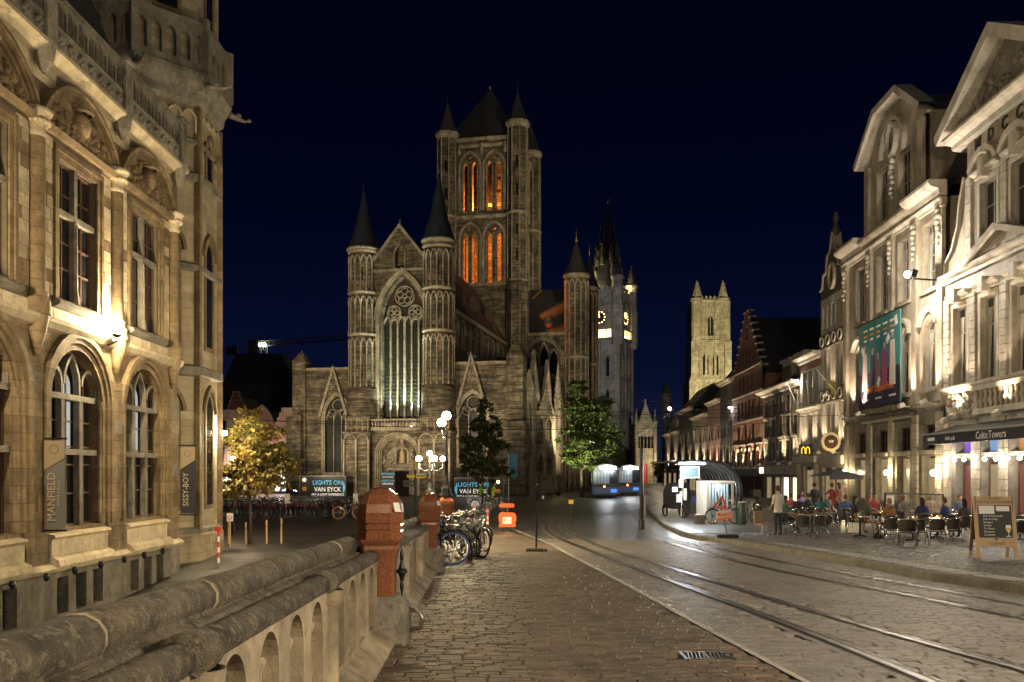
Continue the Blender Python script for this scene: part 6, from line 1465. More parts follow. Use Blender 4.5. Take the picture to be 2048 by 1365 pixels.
# ===== further houses down the street
far = [(94.0,6.5,11.5,'plaster_dark','narrow dark house with a lit corner beyond the stepped gable',4),(101.5,7.5,10.0,'plaster_pink','pinkish brick house with lit lower windows down the street',4),(112,10.5,9.0,'plaster_white','low white house front glowing far down the street',5),(124,12,10.5,'plaster_grey','grey house with dark domed roof far down the street',5),(140,16,8.0,'plaster_white','long pale low house beside the far street end',6)]
for yf,wd,ht,mt_,lab,nb in far:
    H = house('street_house', lab, yf)
    hl = [rect((i+0.5)*wd/nb-0.5,(i+0.5)*wd/nb+0.5,a,b) for i in range(nb) for a,b in ((3.4,5.2),(6.0,7.6)) if b < ht-0.5]
    wallh(H,'front_wall',wd,0,ht,hl,mt_)
    for p in hl: sash(H,(p[0][0]+p[1][0])/2,1.0,p[0][1],p[2][1],nx=2,fr='frame_white',surround=None)
    moulding(H,'cornice',corn(ht-0.1,0.5,0.4),0,wd,'plaster_cream')
    m = MB(); m.prism_yz([(0,ht+0.3),(9,ht+0.3),(6.5,ht+3.2),(2.5,ht+3.2)],0,wd); obj('roof', m, M['slate'], H)
    for i in range(nb): hbox(H,'shop_window',(i+0.12)*wd/nb,(i+0.88)*wd/nb,-0.04,0.0,0.2,2.3,'glass_shop' if i % 2 else 'dim_warm')
    uplight(H,wd*0.3,2.8,560,-0.5,spot=90); uplight(H,wd*0.8,2.8,560,-0.5,spot=90)
# street lanterns hung along the row
for px,py,Y,lab,pw in ((1694,687,56,'white street lamp on the ornate gable house',420),(1592,762,64,'white street lamp under the cornice of the balcony house',420),(1460,815,88,'twin street lamp on the dark narrow house',300),(1582,778,67,'small white street lamp beside the balcony house cornice',160)):
    X,_,z = at(px,py,Y)
    t = thing('facade_street_lamp', lab, 'street lamp', (X,Y,z), 0)
    wx = 18+0.043*Y
    m = MB(); m.tube([(wx-X+0.1,0,0.25),(0.3,0,0.3),(0,0,0.14)],0.035,5); m.lathe([(0.22,0.04),(0.12,0.14),(0.03,0.18)],(0,0,0),10); obj('arm', m, M['dark_metal'], t)
    m = MB(); m.sphere((0,0,0),0.17,10,6); obj('lens', m, M['lamp_white'], t, True); light('lamp_light',(0,0,-0.05),pw,(1,0.93,0.82),0.21,t)
# flags
for px,py,Y,c_,lab in ((1660,770,55.5,(0.25,0.22,0.07),'hanging yellow flag on a slanted pole of the ornate gable house'),(1597,790,65,(0.30,0.22,0.10),'drooping flag on a slanted pole beside the balcony house')):
    X,_,z = at(px,py,Y); t = thing('hanging_flag', lab, 'flag', (X,Y,z), 0)
    m = MB(); m.bar((-0.9,0,1.0),(18+0.043*Y-X,0,-0.6),0.05); obj('pole', m, M['frame_white'], t)
    m = MB()
    for i in range(7):
        f = i/6
        for j in range(5): m.v.append((-0.3+0.8*f+0.05*math.sin(j), 0.06*math.sin(i*2.1+j), 0.55-0.55*f-0.26*j*(0.3+0.7*f)))
    for i in range(6):
        for j in range(4): m.f.append((i*5+j,i*5+j+1,(i+1)*5+j+1,(i+1)*5+j))
    obj('cloth', m, mat('flag_cloth',c_,0.8), t, True)
# ------------------------------------------------------------------ street furniture, bicycles, trams
def wz(X, Y): return walkz(X, Y) if X > kerbx(Y) else zroad(X, Y)
# ---- bicycles
def circle(r, n=20, y=0.0): return [(r*math.cos(2*math.pi*k/n), y, r*math.sin(2*math.pi*k/n)) for k in range(n)]
def make_bike(label, tyre, frame, group, mud=True, basket=False):
    t = thing('bicycle', label, 'bicycle', (0,0,0), 0, group)
    def off(m, x, z): return m.xf(Matrix.Translation((x,0,z)))
    for wx in (-0.53, 0.53):
        m = MB(); m.tube(circle(0.325),0.019,6,True); w = obj('wheel', off(m,wx,0.345), M[tyre], t, True)
        m = MB(); m.tube(circle(0.298),0.012,5,True); obj('rim', off(m,wx,0.345), M['aluminium'], w, True)
        m = MB()
        for k in range(14):
            a = 2*math.pi*k/14; m.bar((0.02*math.cos(a+1.4),0.02*(-1)**k,0.02*math.sin(a+1.4)),(0.29*math.cos(a),0,0.29*math.sin(a)),0.004)
        m.lathe([(0.025,-0.04),(0.025,0.04)],(0,0,0),8); obj('spokes', off(m,wx,0.345), M['aluminium'], w)
        if mud:
            m = MB(); pts = [(0.365*math.cos(R(a)),0,0.365*math.sin(R(a))) for a in range(15,175,16)]; m.tube(pts,0.016,5); obj('mudguard', off(m,wx,0.345), M['dark_metal'], t, True)
    A_,B_,C_,D_,E2 = (-0.53,0,0.345),(-0.08,0,0.30),(-0.20,0,0.80),(0.36,0,0.86),(0.34,0,0.74)
    m = MB(); m.tube([B_,C_],0.017); m.tube([B_,E2],0.02); m.tube([(-0.17,0,0.70),D_],0.016); m.tube([A_,B_],0.012); m.tube([A_,(-0.18,0,0.72)],0.01); obj('frame', m, frame, t, True)
    m = MB(); m.tube([(0.33,0,0.98),(0.37,0,0.80),(0.44,0.03,0.62),(0.53,0.05,0.345)],0.013); m.tube([(0.37,0,0.80),(0.44,-0.03,0.62),(0.53,-0.05,0.345)],0.011); obj('fork', m, frame, t, True)
    m = MB(); m.tube([(0.18,-0.29,1.05),(0.30,-0.22,1.06),(0.35,0,1.03),(0.30,0.22,1.06),(0.18,0.29,1.05)],0.012); hb_ = obj('handlebar', m, M['aluminium'], t, True)
    for s_ in (-1,1): m = MB(); m.tube([(0.20,s_*0.28,1.05),(0.10,s_*0.31,1.045)],0.018); obj('grip', m, M['rubber'], hb_)
    m = MB(); m.lathe([(0.01,-0.03),(0.05,-0.02),(0.055,0.03)],(0,0,0),8); m.xf(Matrix.Translation((0.43,0,0.90)) @ Matrix.Rotation(R(90),4,'Y')); obj('headlight', m, M['aluminium'], t)
    m = MB(); m.tube([C_,(-0.23,0,0.92)],0.012); m.prism_xy([(-0.38,-0.09),(-0.38,0.09),(-0.26,0.07),(-0.08,0.025),(-0.08,-0.025),(-0.26,-0.07)],0.92,0.98); obj('saddle', m, M['saddle'], t)
    m = MB(); m.box(-0.80,-0.34,-0.06,0.06,0.735,0.75); m.bar((-0.72,0.07,0.735),(-0.53,0.07,0.345),0.01); m.bar((-0.72,-0.07,0.735),(-0.53,-0.07,0.345),0.01); obj('rear_rack', m, M['dark_metal'], t)
    m = MB(); m.box(-0.83,-0.81,-0.03,0.03,0.66,0.71); obj('tail_light', m, M['red_paint'], t)
    m = MB(); m.lathe([(0.085,-0.01),(0.085,0.01)],(0,0,0),12); m.xf(Matrix.Translation((-0.08,-0.04,0.30)) @ Matrix.Rotation(R(90),4,'X')); m.bar((-0.08,-0.07,0.30),(0.02,-0.07,0.17),0.016); m.bar((-0.08,0.07,0.30),(-0.18,0.07,0.43),0.016); obj('crank', m, M['dark_metal'], t)
    for a in (0,1): x,y,z = ((0.02,-0.11,0.17),(-0.18,0.11,0.43))[a]; m = MB(); m.box(x-0.045,x+0.045,y-0.04,y+0.04,z-0.01,z+0.01); obj('pedal', m, M['rubber'], t)
    if basket: m = MB(); m.ring(rect(0.40,0.70,0.85,1.08),0.01,-0.18,0.18,True); m.box(0.40,0.70,-0.18,0.18,0.85,0.86); obj('basket', m, M['dark_metal'], t)
    return t
def put_bike(b, X, Y, rz, lean=0.0, z=None):
    b.location = (X, Y, wz(X,Y) if z is None else z); b.rotation_euler = (lean, 0, rz)
bike_black = mat('bike_black',(0.02,0.02,0.022),0.3); bike_grey = mat('bike_grey',(0.25,0.25,0.26),0.3); bike_blue = mat('bike_blue',(0.03,0.08,0.25),0.3); bike_red = mat('bike_red',(0.35,0.03,0.03),0.3)
GP_ = 'bicycles parked along the parapet'
b0 = make_bike('bicycle with a blue front tyre parked against the granite pillar','blue_tyre',bike_black,GP_)
x0,y0,_ = gp(905,1134); put_bike(b0, x0-0.52, y0+0.12, R(8), R(-9))
b1 = make_bike('black bicycle with pale mudguards leaning out from the parapet','rubber',bike_grey,GP_)
x1,y1,_ = gp(950,1118); put_bike(b1, x1-0.5, y1+0.5, R(-58), R(14))
b2 = copy_tree(b1, label='grey bicycle with its front wheel turned out onto the brick path'); x2,y2,_ = gp(968,1116); put_bike(b2, x2-0.55, y2+0.75, R(-52), R(16))
for i in range(7):
    b = copy_tree(b0 if False else b1, label='dark bicycle in the jumble leaning on the parapet beyond the blue tyre')
    Y = 20.0+i*0.8; put_bike(b, parx(Y)+0.62+0.12*(i%3), Y, R((-75,-60,-82,-68,-55,-78,-64)[i]), R((8,-6,10,4,-8,6,9)[i]))
    for ch in b.children:
        if ch.name.startswith('frame') and i % 3 == 1: pass
# bicycle rack on the square at the left
GR_ = 'bicycles in the long rack on the square'
rb = make_bike('dark bicycle standing in the crowded rack before the church','rubber',bike_black,GR_)
rows_ = []
for r_i,(Yr,n_) in enumerate(((48.5,30),(50.2,24))):
    for i in range(n_):
        px = 452+ i*(268.0/n_)+random.uniform(-2,2); X = (px-CX)/F*Yr
        b = rb if not rows_ else copy_tree(rb)
        rows_.append(b); put_bike(b, X, Yr+random.uniform(-0.25,0.25), R(90+random.uniform(-22,22)), R(random.uniform(-9,9)), 0.0)
bw = make_bike('bicycle with orange tyres at the end of the rack','orange_tyre',bike_grey,None); put_bike(bw, (697-CX)/F*47.5, 47.5, R(10), R(4), zsq(47.5))
for px,c_ in ((575,'white child seat on a bicycle in the rack'),(712,'pale child seat on the last bicycle of the rack')):
    X = (px-CX)/F*47.8; t = thing('child_seat', c_, 'child seat', (X,47.8,0.80), R(20))
    m = MB(); m.prism_yz([(-0.14,0.0),(0.14,0.0),(0.20,0.5),(0.13,0.52),(0.09,0.12),(-0.14,0.08)],-0.13,0.13); obj('shell', m, M['frame_white'], t); m = MB(); m.tube([(0,0,-0.15),(0,0,0.02)],0.02,6); m.box(-0.05,0.05,-0.2,0.1,-0.03,0.0); obj('bracket', m, M['dark_metal'], t)
rk = thing('bicycle_rack', 'long low steel bicycle rack across the square', 'bicycle rack', ((452-CX)/F*49.3,49.3,0), 0)
Lr = 268/F*49.3
m = MB(); m.tube([(0,0,0.85),(Lr,0,0.85)],0.03,6); obj('rail', m, M['steel'], rk)
for i in range(9): m = MB(); m.tube([(Lr*i/8,0,-0.03),(Lr*i/8,0,0.85)],0.03,6); obj('post', m, M['steel'], rk)
# ---- signs on the footpath
X,Y,Z = gp(1072,1104)
ts = thing('warning_sign', 'black back of a triangular warning sign on a tall pole on the brick path', 'sign', (X,Y,Z), 0)
s_ = Y/F
m = MB(); m.tube([(0,0,0.05),(0.05,0,(1104-968)*s_)],0.022,8); obj('pole', m, M['dark_metal'], ts)
zb = (1104-1002)*s_; zt = (1104-965)*s_; w_ = 21*s_
m = MB(); m.prism_xz([(0.05-w_,zb),(0.05+w_,zb),(0.05,zt)],0.03,0.045); p_ = obj('triangle', m, M['rubber'], ts)
m = MB(); m.ring([(0.05-w_,zb),(0.05+w_,zb),(0.05,zt)],0.012,0.02,0.05,True); obj('rim', m, M['dark_metal'], p_); m = MB(); m.box(0.16,0.21,0.012,0.028,zb+0.05,zb+0.13); obj('sticker_or_glint', m, M['white_print'], p_)
m = MB(); m.cbox(-0.26,0.20,-0.17,0.17,0,0.09,0.03); m.cbox(0.205,0.30,-0.14,0.14,0,0.08,0.03); obj('rubber_foot', m, M['rubber'], ts)
X,Y,Z = gp(1015,1062)
t = thing('road_works_board', 'orange plastic road works board with white panel and arrow sign', 'sign', (X,Y,Z), 0); k = Y/F
m = MB(); o_ = [(-17*k,8*k),(15*k,8*k),(16*k,13*k),(14*k,17*k),(17*k,20*k),(17*k,31*k),(13*k,36*k),(-14*k,36*k),(-17*k,31*k),(-17*k,20*k),(-15*k,16*k)]
m.holed(o_,[rect(-10*k,8*k,14*k,28*k)],-0.04,0.08); m.holed(o_,[rect(-10*k,8*k,14*k,28*k)],0.04,0.0); m.ring(o_,0.012,-0.04,0.04,True); obj('frame', m, M['orange_plastic'], t)
m = MB(); m.box(-10*k,8*k,-0.01,0.02,14*k,28*k); pn = obj('panel', m, M['white_print'], t); m = MB(); m.box(-6*k,-4.8*k,-0.02,-0.01,18*k,24*k); m.box(-6*k,-1*k,-0.02,-0.01,23*k,24*k); obj('print_mark', m, M['black_print'], pn)
for x in (-10*k,7*k): m = MB(); m.bar((x,0.03,0),(x,0.0,12*k),0.05); m.box(x-0.05,x+0.05,-0.25,0.25,-0.02,0.06); obj('foot', m, M['rubber'], t)
t2 = thing('orange_arrow_sign', 'orange arrow shaped direction sign on a thin post above the road works board', 'sign', (X,Y+1.0,zroad(X,Y+1)), 0); k = (Y+1)/F; zc = EZ+(HZ-1011.5)*k-zroad(X,Y+1)
m = MB(); m.tube([(0,0.03,0),(0,0.03,zc)],0.02,6); obj('post', m, M['dark_metal'], t2)
m = MB(); m.prism_xz([(-18*k,zc),(-14*k,zc+3.7*k),(13*k,zc+3.7*k),(13*k,zc-3.7*k),(-14*k,zc-3.7*k)],-0.02,0.0); ar_ = obj('arrow_plate', m, M['orange_plastic'], t2); text('Korenmarkt', 6.0*k, M['black_print'], ar_, (0,-0.025,zc), (R(90),0,0))
for px,py,lab in ((975,1056,'red and white striped marker post nearest the road works board'),(949,1050,'red and white striped marker post beside the parked bicycles')):
    X,Y,Z = gp(px,py); k = Y/F; t = thing('marker_post', lab, 'marker post', (X,Y,Z), 0)
    for i in range(7): m = MB(); m.box(-2.2*k,2.2*k,-0.02,0.02,(2+i*5.2)*k,(2+(i+1)*5.2)*k); obj('stripe', m, M['red_paint' if i % 2 == 0 else 'white_print'], t)
    m = MB(); m.cbox(-0.2,0.2,-0.15,0.15,0,2*k+0.02,0.02); obj('foot', m, M['rubber'], t)
X,Y,Z = gp(1142,1052); t = thing('small_yellow_sign', 'small yellow notice on a thin post at the track curve', 'sign', (X,Y,Z), 0); k = Y/F
m = MB(); m.tube([(0,0.02,0),(0,0.02,50*k)],0.015,6); obj('post', m, M['dark_metal'], t); m = MB(); m.box(-4.8*k,4.8*k,-0.01,0.01,44*k,52*k); obj('plate', m, M['yellow_paint'], t)
# wayfinding pole before the portal
X,Y,Z = ((831-CX)/F*52,52,0); k = 52/F; t = thing('wayfinding_pole', 'yellow topped green pole with direction boards before the church door', 'signpost', (X,Y,0), 0)
m = MB(); m.tube([(0,0,0),(0,0,2.5+(944-940)*k)],0.07,8); obj('pole', m, M['green_paint'], t); m = MB(); m.tube([(0,0,2.5+4*k),(0,0,2.5+25*k)],0.075,8); obj('pole_top', m, M['yellow_paint'], t)
for i,(xa,xb,py,mt_) in enumerate(((-17,-1,953,'yellow_paint'),(1,22,954,'yellow_paint'),(1,20,950,'frame_white'),(-24,-2,964,'green_paint'),(-24,-2,971,'green_paint'))): m = MB(); m.box(xa*k,xb*k,-0.1,-0.04,2.5+(944-py)*k-0.08,2.5+(944-py)*k+0.08); obj('direction_board', m, M[mt_], t)
# tram pole
X,Y,Z = gp(1283,1060); t = thing('tram_pole', 'tall dark steel tram pole at the platform edge', 'pole', (X,Y,Z), 0); k = Y/F
m = MB(); m.lathe([(0.13,0),(0.13,0.4),(0.095,0.45),(0.075,(1060-897)*k)],(0,0,0),12); obj('pole', m, M['dark_metal'], t, True); m = MB(); m.lathe([(0.09,0),(0.02,0.12)],(0,0,(1060-897)*k),8); obj('pole_cap', m, M['dark_metal'], t)
m = MB(); m.box(0.08,0.16,-0.12,0.12,0.6,1.5); obj('control_box', m, M['frame_grey'], t)
# overhead wires
def wire(a, b, sag, lab):
    a = Vector(a); b = Vector(b); pts = [a.lerp(b,i/16)-Vector((0,0,sag*4*(i/16)*(1-i/16))) for i in range(17)]
    m = MB(); m.tube(pts,0.018,4); return tag(obj('overhead_wire', m, M['black_paint']), lab, 'wire', 'tram overhead wires')
wire((-19,94,10.5),(20.6,62,6.6),0.5,'tram wire spanning from the church to the balcony house'); wire((-13,92,9.4),(20.3,55,6.0),0.6,'tram wire spanning from the church to the ornate gable house')
wire((1,92,11),(22,90,7),0.3,'tram wire spanning the street at the stepped gable'); wire((-20,60,6.2),(21,70,6.4),0.7,'tram wire crossing the square to the balcony house')
for i,(a_,b_,sg,lb) in enumerate((((-8,94,12.5),(21,75,8.0),0.5,'cable spanning from the church turret to the balcony house'),((4,93,8.5),(21.5,80,6.2),0.4,'cable spanning from the chapel buttress to the stepped gable'),((8.8,47,6.0),(13.5,120,6.2),0.6,'tram wire running down the street above the tracks'),((-30,70,7),(20.5,60,7.2),0.9,'cable crossing the whole square'))): wire(a_,b_,sg,lb)
# ---- tram shelter
SX0, SX1, SY0, SY1 = 7.45, 10.35, 40.2, 48.0; gz = walkz(9,44)
sh = thing('tram_shelter', 'arched ribbed tram shelter with bright strip light', 'shelter', (0,0,gz), 0)
def hoop(y, r=0.05):
    pts = [(SX1,y,0),(SX1,y,1.55)]+[(SX1-1.25+1.25*math.cos(R(a)),y,1.55+1.25*math.sin(R(a))) for a in range(10,91,10)]+[(SX0,y,2.82)]
    m = MB(); m.tube(pts,r,6); return m
obj('end_hoop', hoop(SY0,0.085), M['dark_metal'], sh, True)
for i in range(1,12): obj('rib', hoop(SY0+i*(SY1-SY0)/11,0.035), M['steel'], sh, True)
m = MB(); pts = [(SX1+0.06,1.3)]+[(SX1-1.25+1.31*math.cos(R(a)),1.55+1.31*math.sin(R(a))) for a in range(0,91,10)]+[(SX0,2.89)]
for i,(x,z) in enumerate(pts): m.v += [(x,SY0,z),(x,SY1,z)]
for i in range(len(pts)-1): m.f.append((2*i,2*i+1,2*i+3,2*i+2))
obj('roof_skin', m, M['dark_metal'], sh, True)
m = MB(); m.box(SX0+0.1,SX0+1.3,SY0-0.06,SY0+0.06,2.68,2.77); obj('strip_light', m, M['lamp_white'], sh); light('strip_glow',(SX0+0.6,SY0-0.35,2.55),230,(0.90,0.96,1.0),0.2,sh); light('strip_glow',(SX0+0.8,SY0+3.5,2.5),150,(0.90,0.96,1.0),0.2,sh)
m = MB(); m.box(7.85,8.75,41.4,41.5,2.05,2.62); db = obj('departure_board', m, M['frame_white'], sh); m = MB(); m.box(7.9,8.7,41.38,41.4,2.1,2.57); obj('screen', m, glow('screen_glow',(0.45,0.75,0.85),0.35), db)
for i in range(6): m = MB(); m.box(7.95,8.35+0.25*(i%2),41.37,41.38,2.14+i*0.07,2.17+i*0.07); obj('screen_line', m, glow('screen_line',(0.1,0.4,0.7),0.8) if 'screen_line' not in M else M['screen_line'], db)
# kiosk under the shelter
kx0,kx1,ky0,ky1 = 8.92,10.14,40.6,42.8
kk = thing('corrugated_kiosk', 'white corrugated kiosk with a glass front under the tram shelter', 'kiosk', (0,0,gz), 0)
m = MB(); n = 16
for i in range(n): y = ky0+(ky1-ky0)*i/n; m.box(kx0-(0.03 if i%2 else 0),kx0+0.05,y,y+(ky1-ky0)/n,0.05,1.85)
m.box(kx0,kx1,ky1-0.05,ky1,0.05,1.85); m.box(kx0-0.03,kx1+0.03,ky0-0.03,ky1,1.85,1.93); m.box(kx0,kx1,ky0,ky1,0,0.05); obj('corrugated_wall', m, M['frame_white'], kk)
m = MB(); m.ring(rect(kx0+0.1,kx1-0.1,0.12,1.78),0.1,ky0-0.02,ky0+0.04,True); obj('front_frame', m, mat('frame_tan',(0.33,0.27,0.19),0.5), kk)
m = MB(); m.box(kx0+0.1,kx1-0.1,ky0+0.0,ky0+0.015,0.12,1.78); obj('glass_pane', m, M['glass_clear'], kk)
m = MB()
for i in range(8): x = kx0+0.12+i*0.135; m.box(x,x+0.07,ky0+0.7,ky0+0.76,0.06,1.8)
obj('inner_panel', m, mat('panel_pale',(0.5,0.6,0.64),0.4), kk); light('kiosk_light',((kx0+kx1)/2,ky0+0.4,1.7),22,(0.8,0.93,1.0),0.1,kk)
X,Y,Z = gp(1399,1048,0.15); t = thing('stone_block', 'small pale stone block beside the kiosk', 'block', (X,Y,walkz(X,Y)), 0.1); m = MB(); m.cbox(-0.21,0.21,-0.2,0.2,-0.02,0.4,0.03); obj('block', m, M['kerb'], t); m = MB(); m.box(-0.225,0.225,-0.215,0.215,0.385,0.42); obj('cap', m, M['white_line'], t)
# works triangle with board
X,Y,Z = gp(1456,1077,0.15); k = Y/F; t = thing('works_triangle_sign', 'red triangular men at work sign with FARYS board on a tilted post', 'sign', (X,Y,walkz(X,Y)), 0)
m = MB(); m.tube([(0,0.03,0.05),(-22*k,0.03,(1077-985)*k)],0.022,8); obj('post', m, mat('wood_post',(0.16,0.13,0.07),0.7), t)
Tt = Matrix.Translation((-14*k,0,(1077-1008)*k)) @ Matrix.Rotation(R(10),4,'Y')
m = MB(); tri = [(-16*k,-10*k),(16*k,-10*k),(0,17*k)]; m.prism_xz(tri,-0.01,0.01); m.xf(Tt); tr_ = obj('triangle', m, M['frame_white'], t); m = MB(); m.ring(tri,0.0,-0.02,0.0,True,3.4*k); m.xf(Tt); obj('red_border', m, M['red_paint'], tr_)
m = MB(); m.prism_xz([(-5*k,-6*k),(-3.5*k,2*k),(-1*k,5*k),(1*k,1*k),(2*k,-6*k),(0.5*k,-6*k),(-0.8*k,-1*k),(-3*k,-6*k)],-0.022,-0.011); m.prism_xz([(3*k,-6*k),(10*k,-6*k),(7*k,-2.5*k)],-0.022,-0.011); m.sphere((-1.5*k,-0.017,6.3*k),1.6*k,6,4); m.xf(Tt); obj('worker_symbol', m, M['black_print'], tr_)
Tb = Matrix.Translation((-8*k,0,(1077-1031)*k)) @ Matrix.Rotation(R(-10),4,'Y')
m = MB(); m.box(-16*k,16*k,-0.012,0.01,-9*k,9.5*k); m.xf(Tb); bd = obj('board', m, mat('board_cream',(0.62,0.53,0.40),0.6), t); m = MB(); m.box(-16*k,16*k,-0.016,-0.012,-9*k,-4.5*k); m.xf(Tb); obj('orange_band', m, M['orange_plastic'], bd)
fo = text('FARYS', 9*k, M['red_paint'], bd, (-5*k,-0.02,(1077-1030)*k), (R(90),R(-10),0), sx=1.0, bold=0.003); m = MB(); m.sphere((-18.5*k,-0.015,(1077-1029)*k),2.6*k,6,4); obj('logo_mark', m, M['red_paint'], bd)
m = MB(); m.cbox(-0.33,0.33,-0.18,0.18,0,0.13,0.03); obj('rubber_foot', m, M['rubber'], t)
# bin, notices, bikes by the shelter
X,Y,Z = gp(1485,1050,0.15); t = thing('litter_bin', 'dark green litter bin with pale lid beside the shelter', 'bin', (X,Y,walkz(X,Y)), 0); m = MB(); m.lathe([(0.17,0),(0.19,0.1),(0.19,0.85),(0.17,0.9)],(0,0,0),12); obj('body', m, M['green_paint'], t, True); m = MB(); m.lathe([(0.21,0.98),(0.16,1.02),(0.02,1.03)],(0,0,0),12); obj('lid', m, M['frame_grey'], t, True); m = MB(); m.lathe([(0.15,0.88),(0.15,0.99)],(0,0,0),10); obj('neck', m, M['black_paint'], t)
GS_ = 'bicycles around the tram shelter'
for px,py,rz,lab in ((1450,1049,5,'bicycle parked in front of the kiosk glass behind the works sign'),(1500,1046,60,'bicycle parked behind the green litter bin'),(1376,1034,75,'bicycle standing by the notice post at the shelter')):
    b = copy_tree(b1, label=lab, group=GS_); X,Y,Z = gp(px,py,0.15); put_bike(b, X, Y+0.2, R(rz), R(4))
for px,py,lab in ((1362,1036,'post with white timetable sheets at the tram stop'),):
    X,Y,Z = gp(px,py,0.15); k = Y/F; t = thing('timetable_post', lab, 'notice post', (X,Y,walkz(X,Y)), 0.2); m = MB(); m.tube([(0,0,0),(0.12,0,2.3)],0.04,6); obj('post', m, M['steel'], t)
    for x,z,w_,h_ in ((0.05,2.1,0.22,0.3),(-0.02,1.75,0.24,0.42),(-0.35,1.45,0.30,0.25),(0.2,1.2,0.16,0.6),(-0.12,1.0,0.30,0.42)): m = MB(); m.box(x-w_/2,x+w_/2,-0.07,-0.05,z-h_/2,z+h_/2); obj('notice', m, M['white_print'], t)
X,Y,Z = gp(1352,1034,0.15); cb_ = thing('cargo_trike', 'dark covered cargo trike parked at the tram stop', 'cargo bike', (X,Y,walkz(X,Y)), R(12))
m = MB(); m.prism_yz([(-0.9,0.45),(0.7,0.45),(0.75,1.2),(0.3,1.75),(-0.7,1.8),(-0.95,1.3)],-0.42,0.42); obj('canopy', m, M['black_paint'], cb_)
for x,y in ((-0.45,0.4),(0.45,0.4),(0,-0.95)): m = MB(); m.tube([(0,0.30*math.cos(2*math.pi*i/16),0.30*math.sin(2*math.pi*i/16)) for i in range(16)],0.04,6,True); m.xf(Matrix.Translation((x,y,0.33))); obj('wheel', m, M['rubber'], cb_, True)
m = MB(); m.box(-0.2,0.2,-0.97,-0.95,1.0,1.35); obj('notice', m, M['white_print'], cb_)
X,Y,Z = gp(1387,1022,0.15); t = thing('no_parking_sign', 'small blue no parking sign behind the timetable post', 'sign', (X,Y,walkz(X,Y)), 0); k = Y/F; m = MB(); m.tube([(0,0.02,0),(0,0.02,32*k)],0.02,6); obj('post', m, M['steel'], t); m = MB(); m.box(-4.5*k,4.5*k,-0.01,0.01,15*k,29*k); pl_ = obj('plate', m, mat('sign_blue',(0.04,0.12,0.55),0.5), t); m = MB(); m.bar((-3*k,-0.015,17*k),(3*k,-0.015,27*k),0.05,0.01); obj('red_bar', m, M['red_paint'], pl_)
# ---- blue trams
def tram(name, X, Y, L, label, rz):
    t = thing(name, label, 'tram', (X,Y,0), rz, 'blue trams at the stop'); w = 1.28
    prof = [(-w,0.35),(w,0.35),(w,2.35),(w-0.12,2.8),(w-0.45,3.12),(0,3.25),(-w+0.45,3.12),(-w+0.12,2.8),(-w,2.35)]
    m = MB(); m.prism_xz(prof,0,L); obj('body', m, mat('tram_body',(0.10,0.095,0.09),0.35), t)
    m = MB(); m.box(-w-0.012,w+0.012,-0.03,L,0.38,1.0); obj('skirt', m, mat('tram_blue',(0.03,0.07,0.22),0.3), t)
    m = MB(); m.box(-w-0.01,w+0.01,-0.025,L,1.03,1.30); obj('waist_band', m, M['black_paint'], t)
    m = MB(); m.box(-w+0.10,0.28,-0.03,0.0,1.38,2.55); m2 = obj('windscreen', m, mat('tram_glass',(0.10,0.12,0.13),0.1,emit=(0.55,0.68,0.78),estr=0.07), t)
    for i in range(4): m = MB(); m.box(-w+0.28+i*0.3,-w+0.36+i*0.3,-0.045,-0.031,1.4,2.5); obj('window_post', m, M['frame_grey'], m2)
    m = MB(); m.box(0.34,w-0.1,-0.03,0.0,1.38,2.7); obj('door_window', m, M['glass_dark'], t)
    m = MB(); m.box(-0.55,0.95,-0.12,0.05,2.78,2.98); obj('destination_light', m, M['lamp_white'], t); light('head_glow',(0.2,-0.6,2.85),80,(0.88,0.95,1.0),0.15,t)
    m = MB(); m.sphere((-0.15,-0.04,1.1),0.10,8,5); obj('tail_light', m, M['lamp_red'], t, True); m = MB(); m.box(0.45,1.0,-0.05,-0.031,0.55,0.85); obj('blue_light', m, glow('tram_lamp',(0.05,0.2,0.8),0.9) if 'tram_lamp' not in M else M['tram_lamp'], t)
    for i in range(int(L/2)):
        m = MB(); m.box(-w-0.012,-w+0.01,0.4+i*2,1.9+i*2,1.4,2.45); m.box(w-0.01,w+0.012,0.4+i*2,1.9+i*2,1.4,2.45); obj('side_window', m, M['glass_dark'], t)
    for y in (1.6,L-1.6):
        m = MB(); m.box(-0.9,0.9,y-0.9,y+0.9,0.12,0.4); bg = obj('bogie', m, M['black_paint'], t)
        for s_ in (-1,1):
            for d in (-0.6,0.6): m = MB(); m.lathe([(0.02,-0.06),(0.3,-0.06),(0.3,0.06),(0.02,0.06)],(0,0,0),12); m.xf(Matrix.Translation((s_*0.5,y+d,0.3)) @ Matrix.Rotation(R(90),4,'Y')); obj('wheel', m, M['steel'], bg)
    m = MB(); m.tube([(0,L*0.5,3.25),(0.3,L*0.5+0.6,3.9),(0,L*0.5+0.1,4.5)],0.03,5); obj('pantograph', m, M['dark_metal'], t)
    m = MB(); m.tube([(-w-0.05,-0.06,0.4),(-w-0.05,-0.06,2.4),(-w+0.15,-0.06,2.85),(-0.7,-0.06,3.15)],0.05,5); obj('edge_trim', m, M['dark_metal'], t)
    return t
tram('tram', (1212-CX)/F*84, 84, 11, 'blue tram with white roof light and red tail light beside the leafy tree', R(-4))
tram('tram', (1258-CX)/F*93, 93, 11, 'second blue tram standing beyond the tram pole', R(-4))
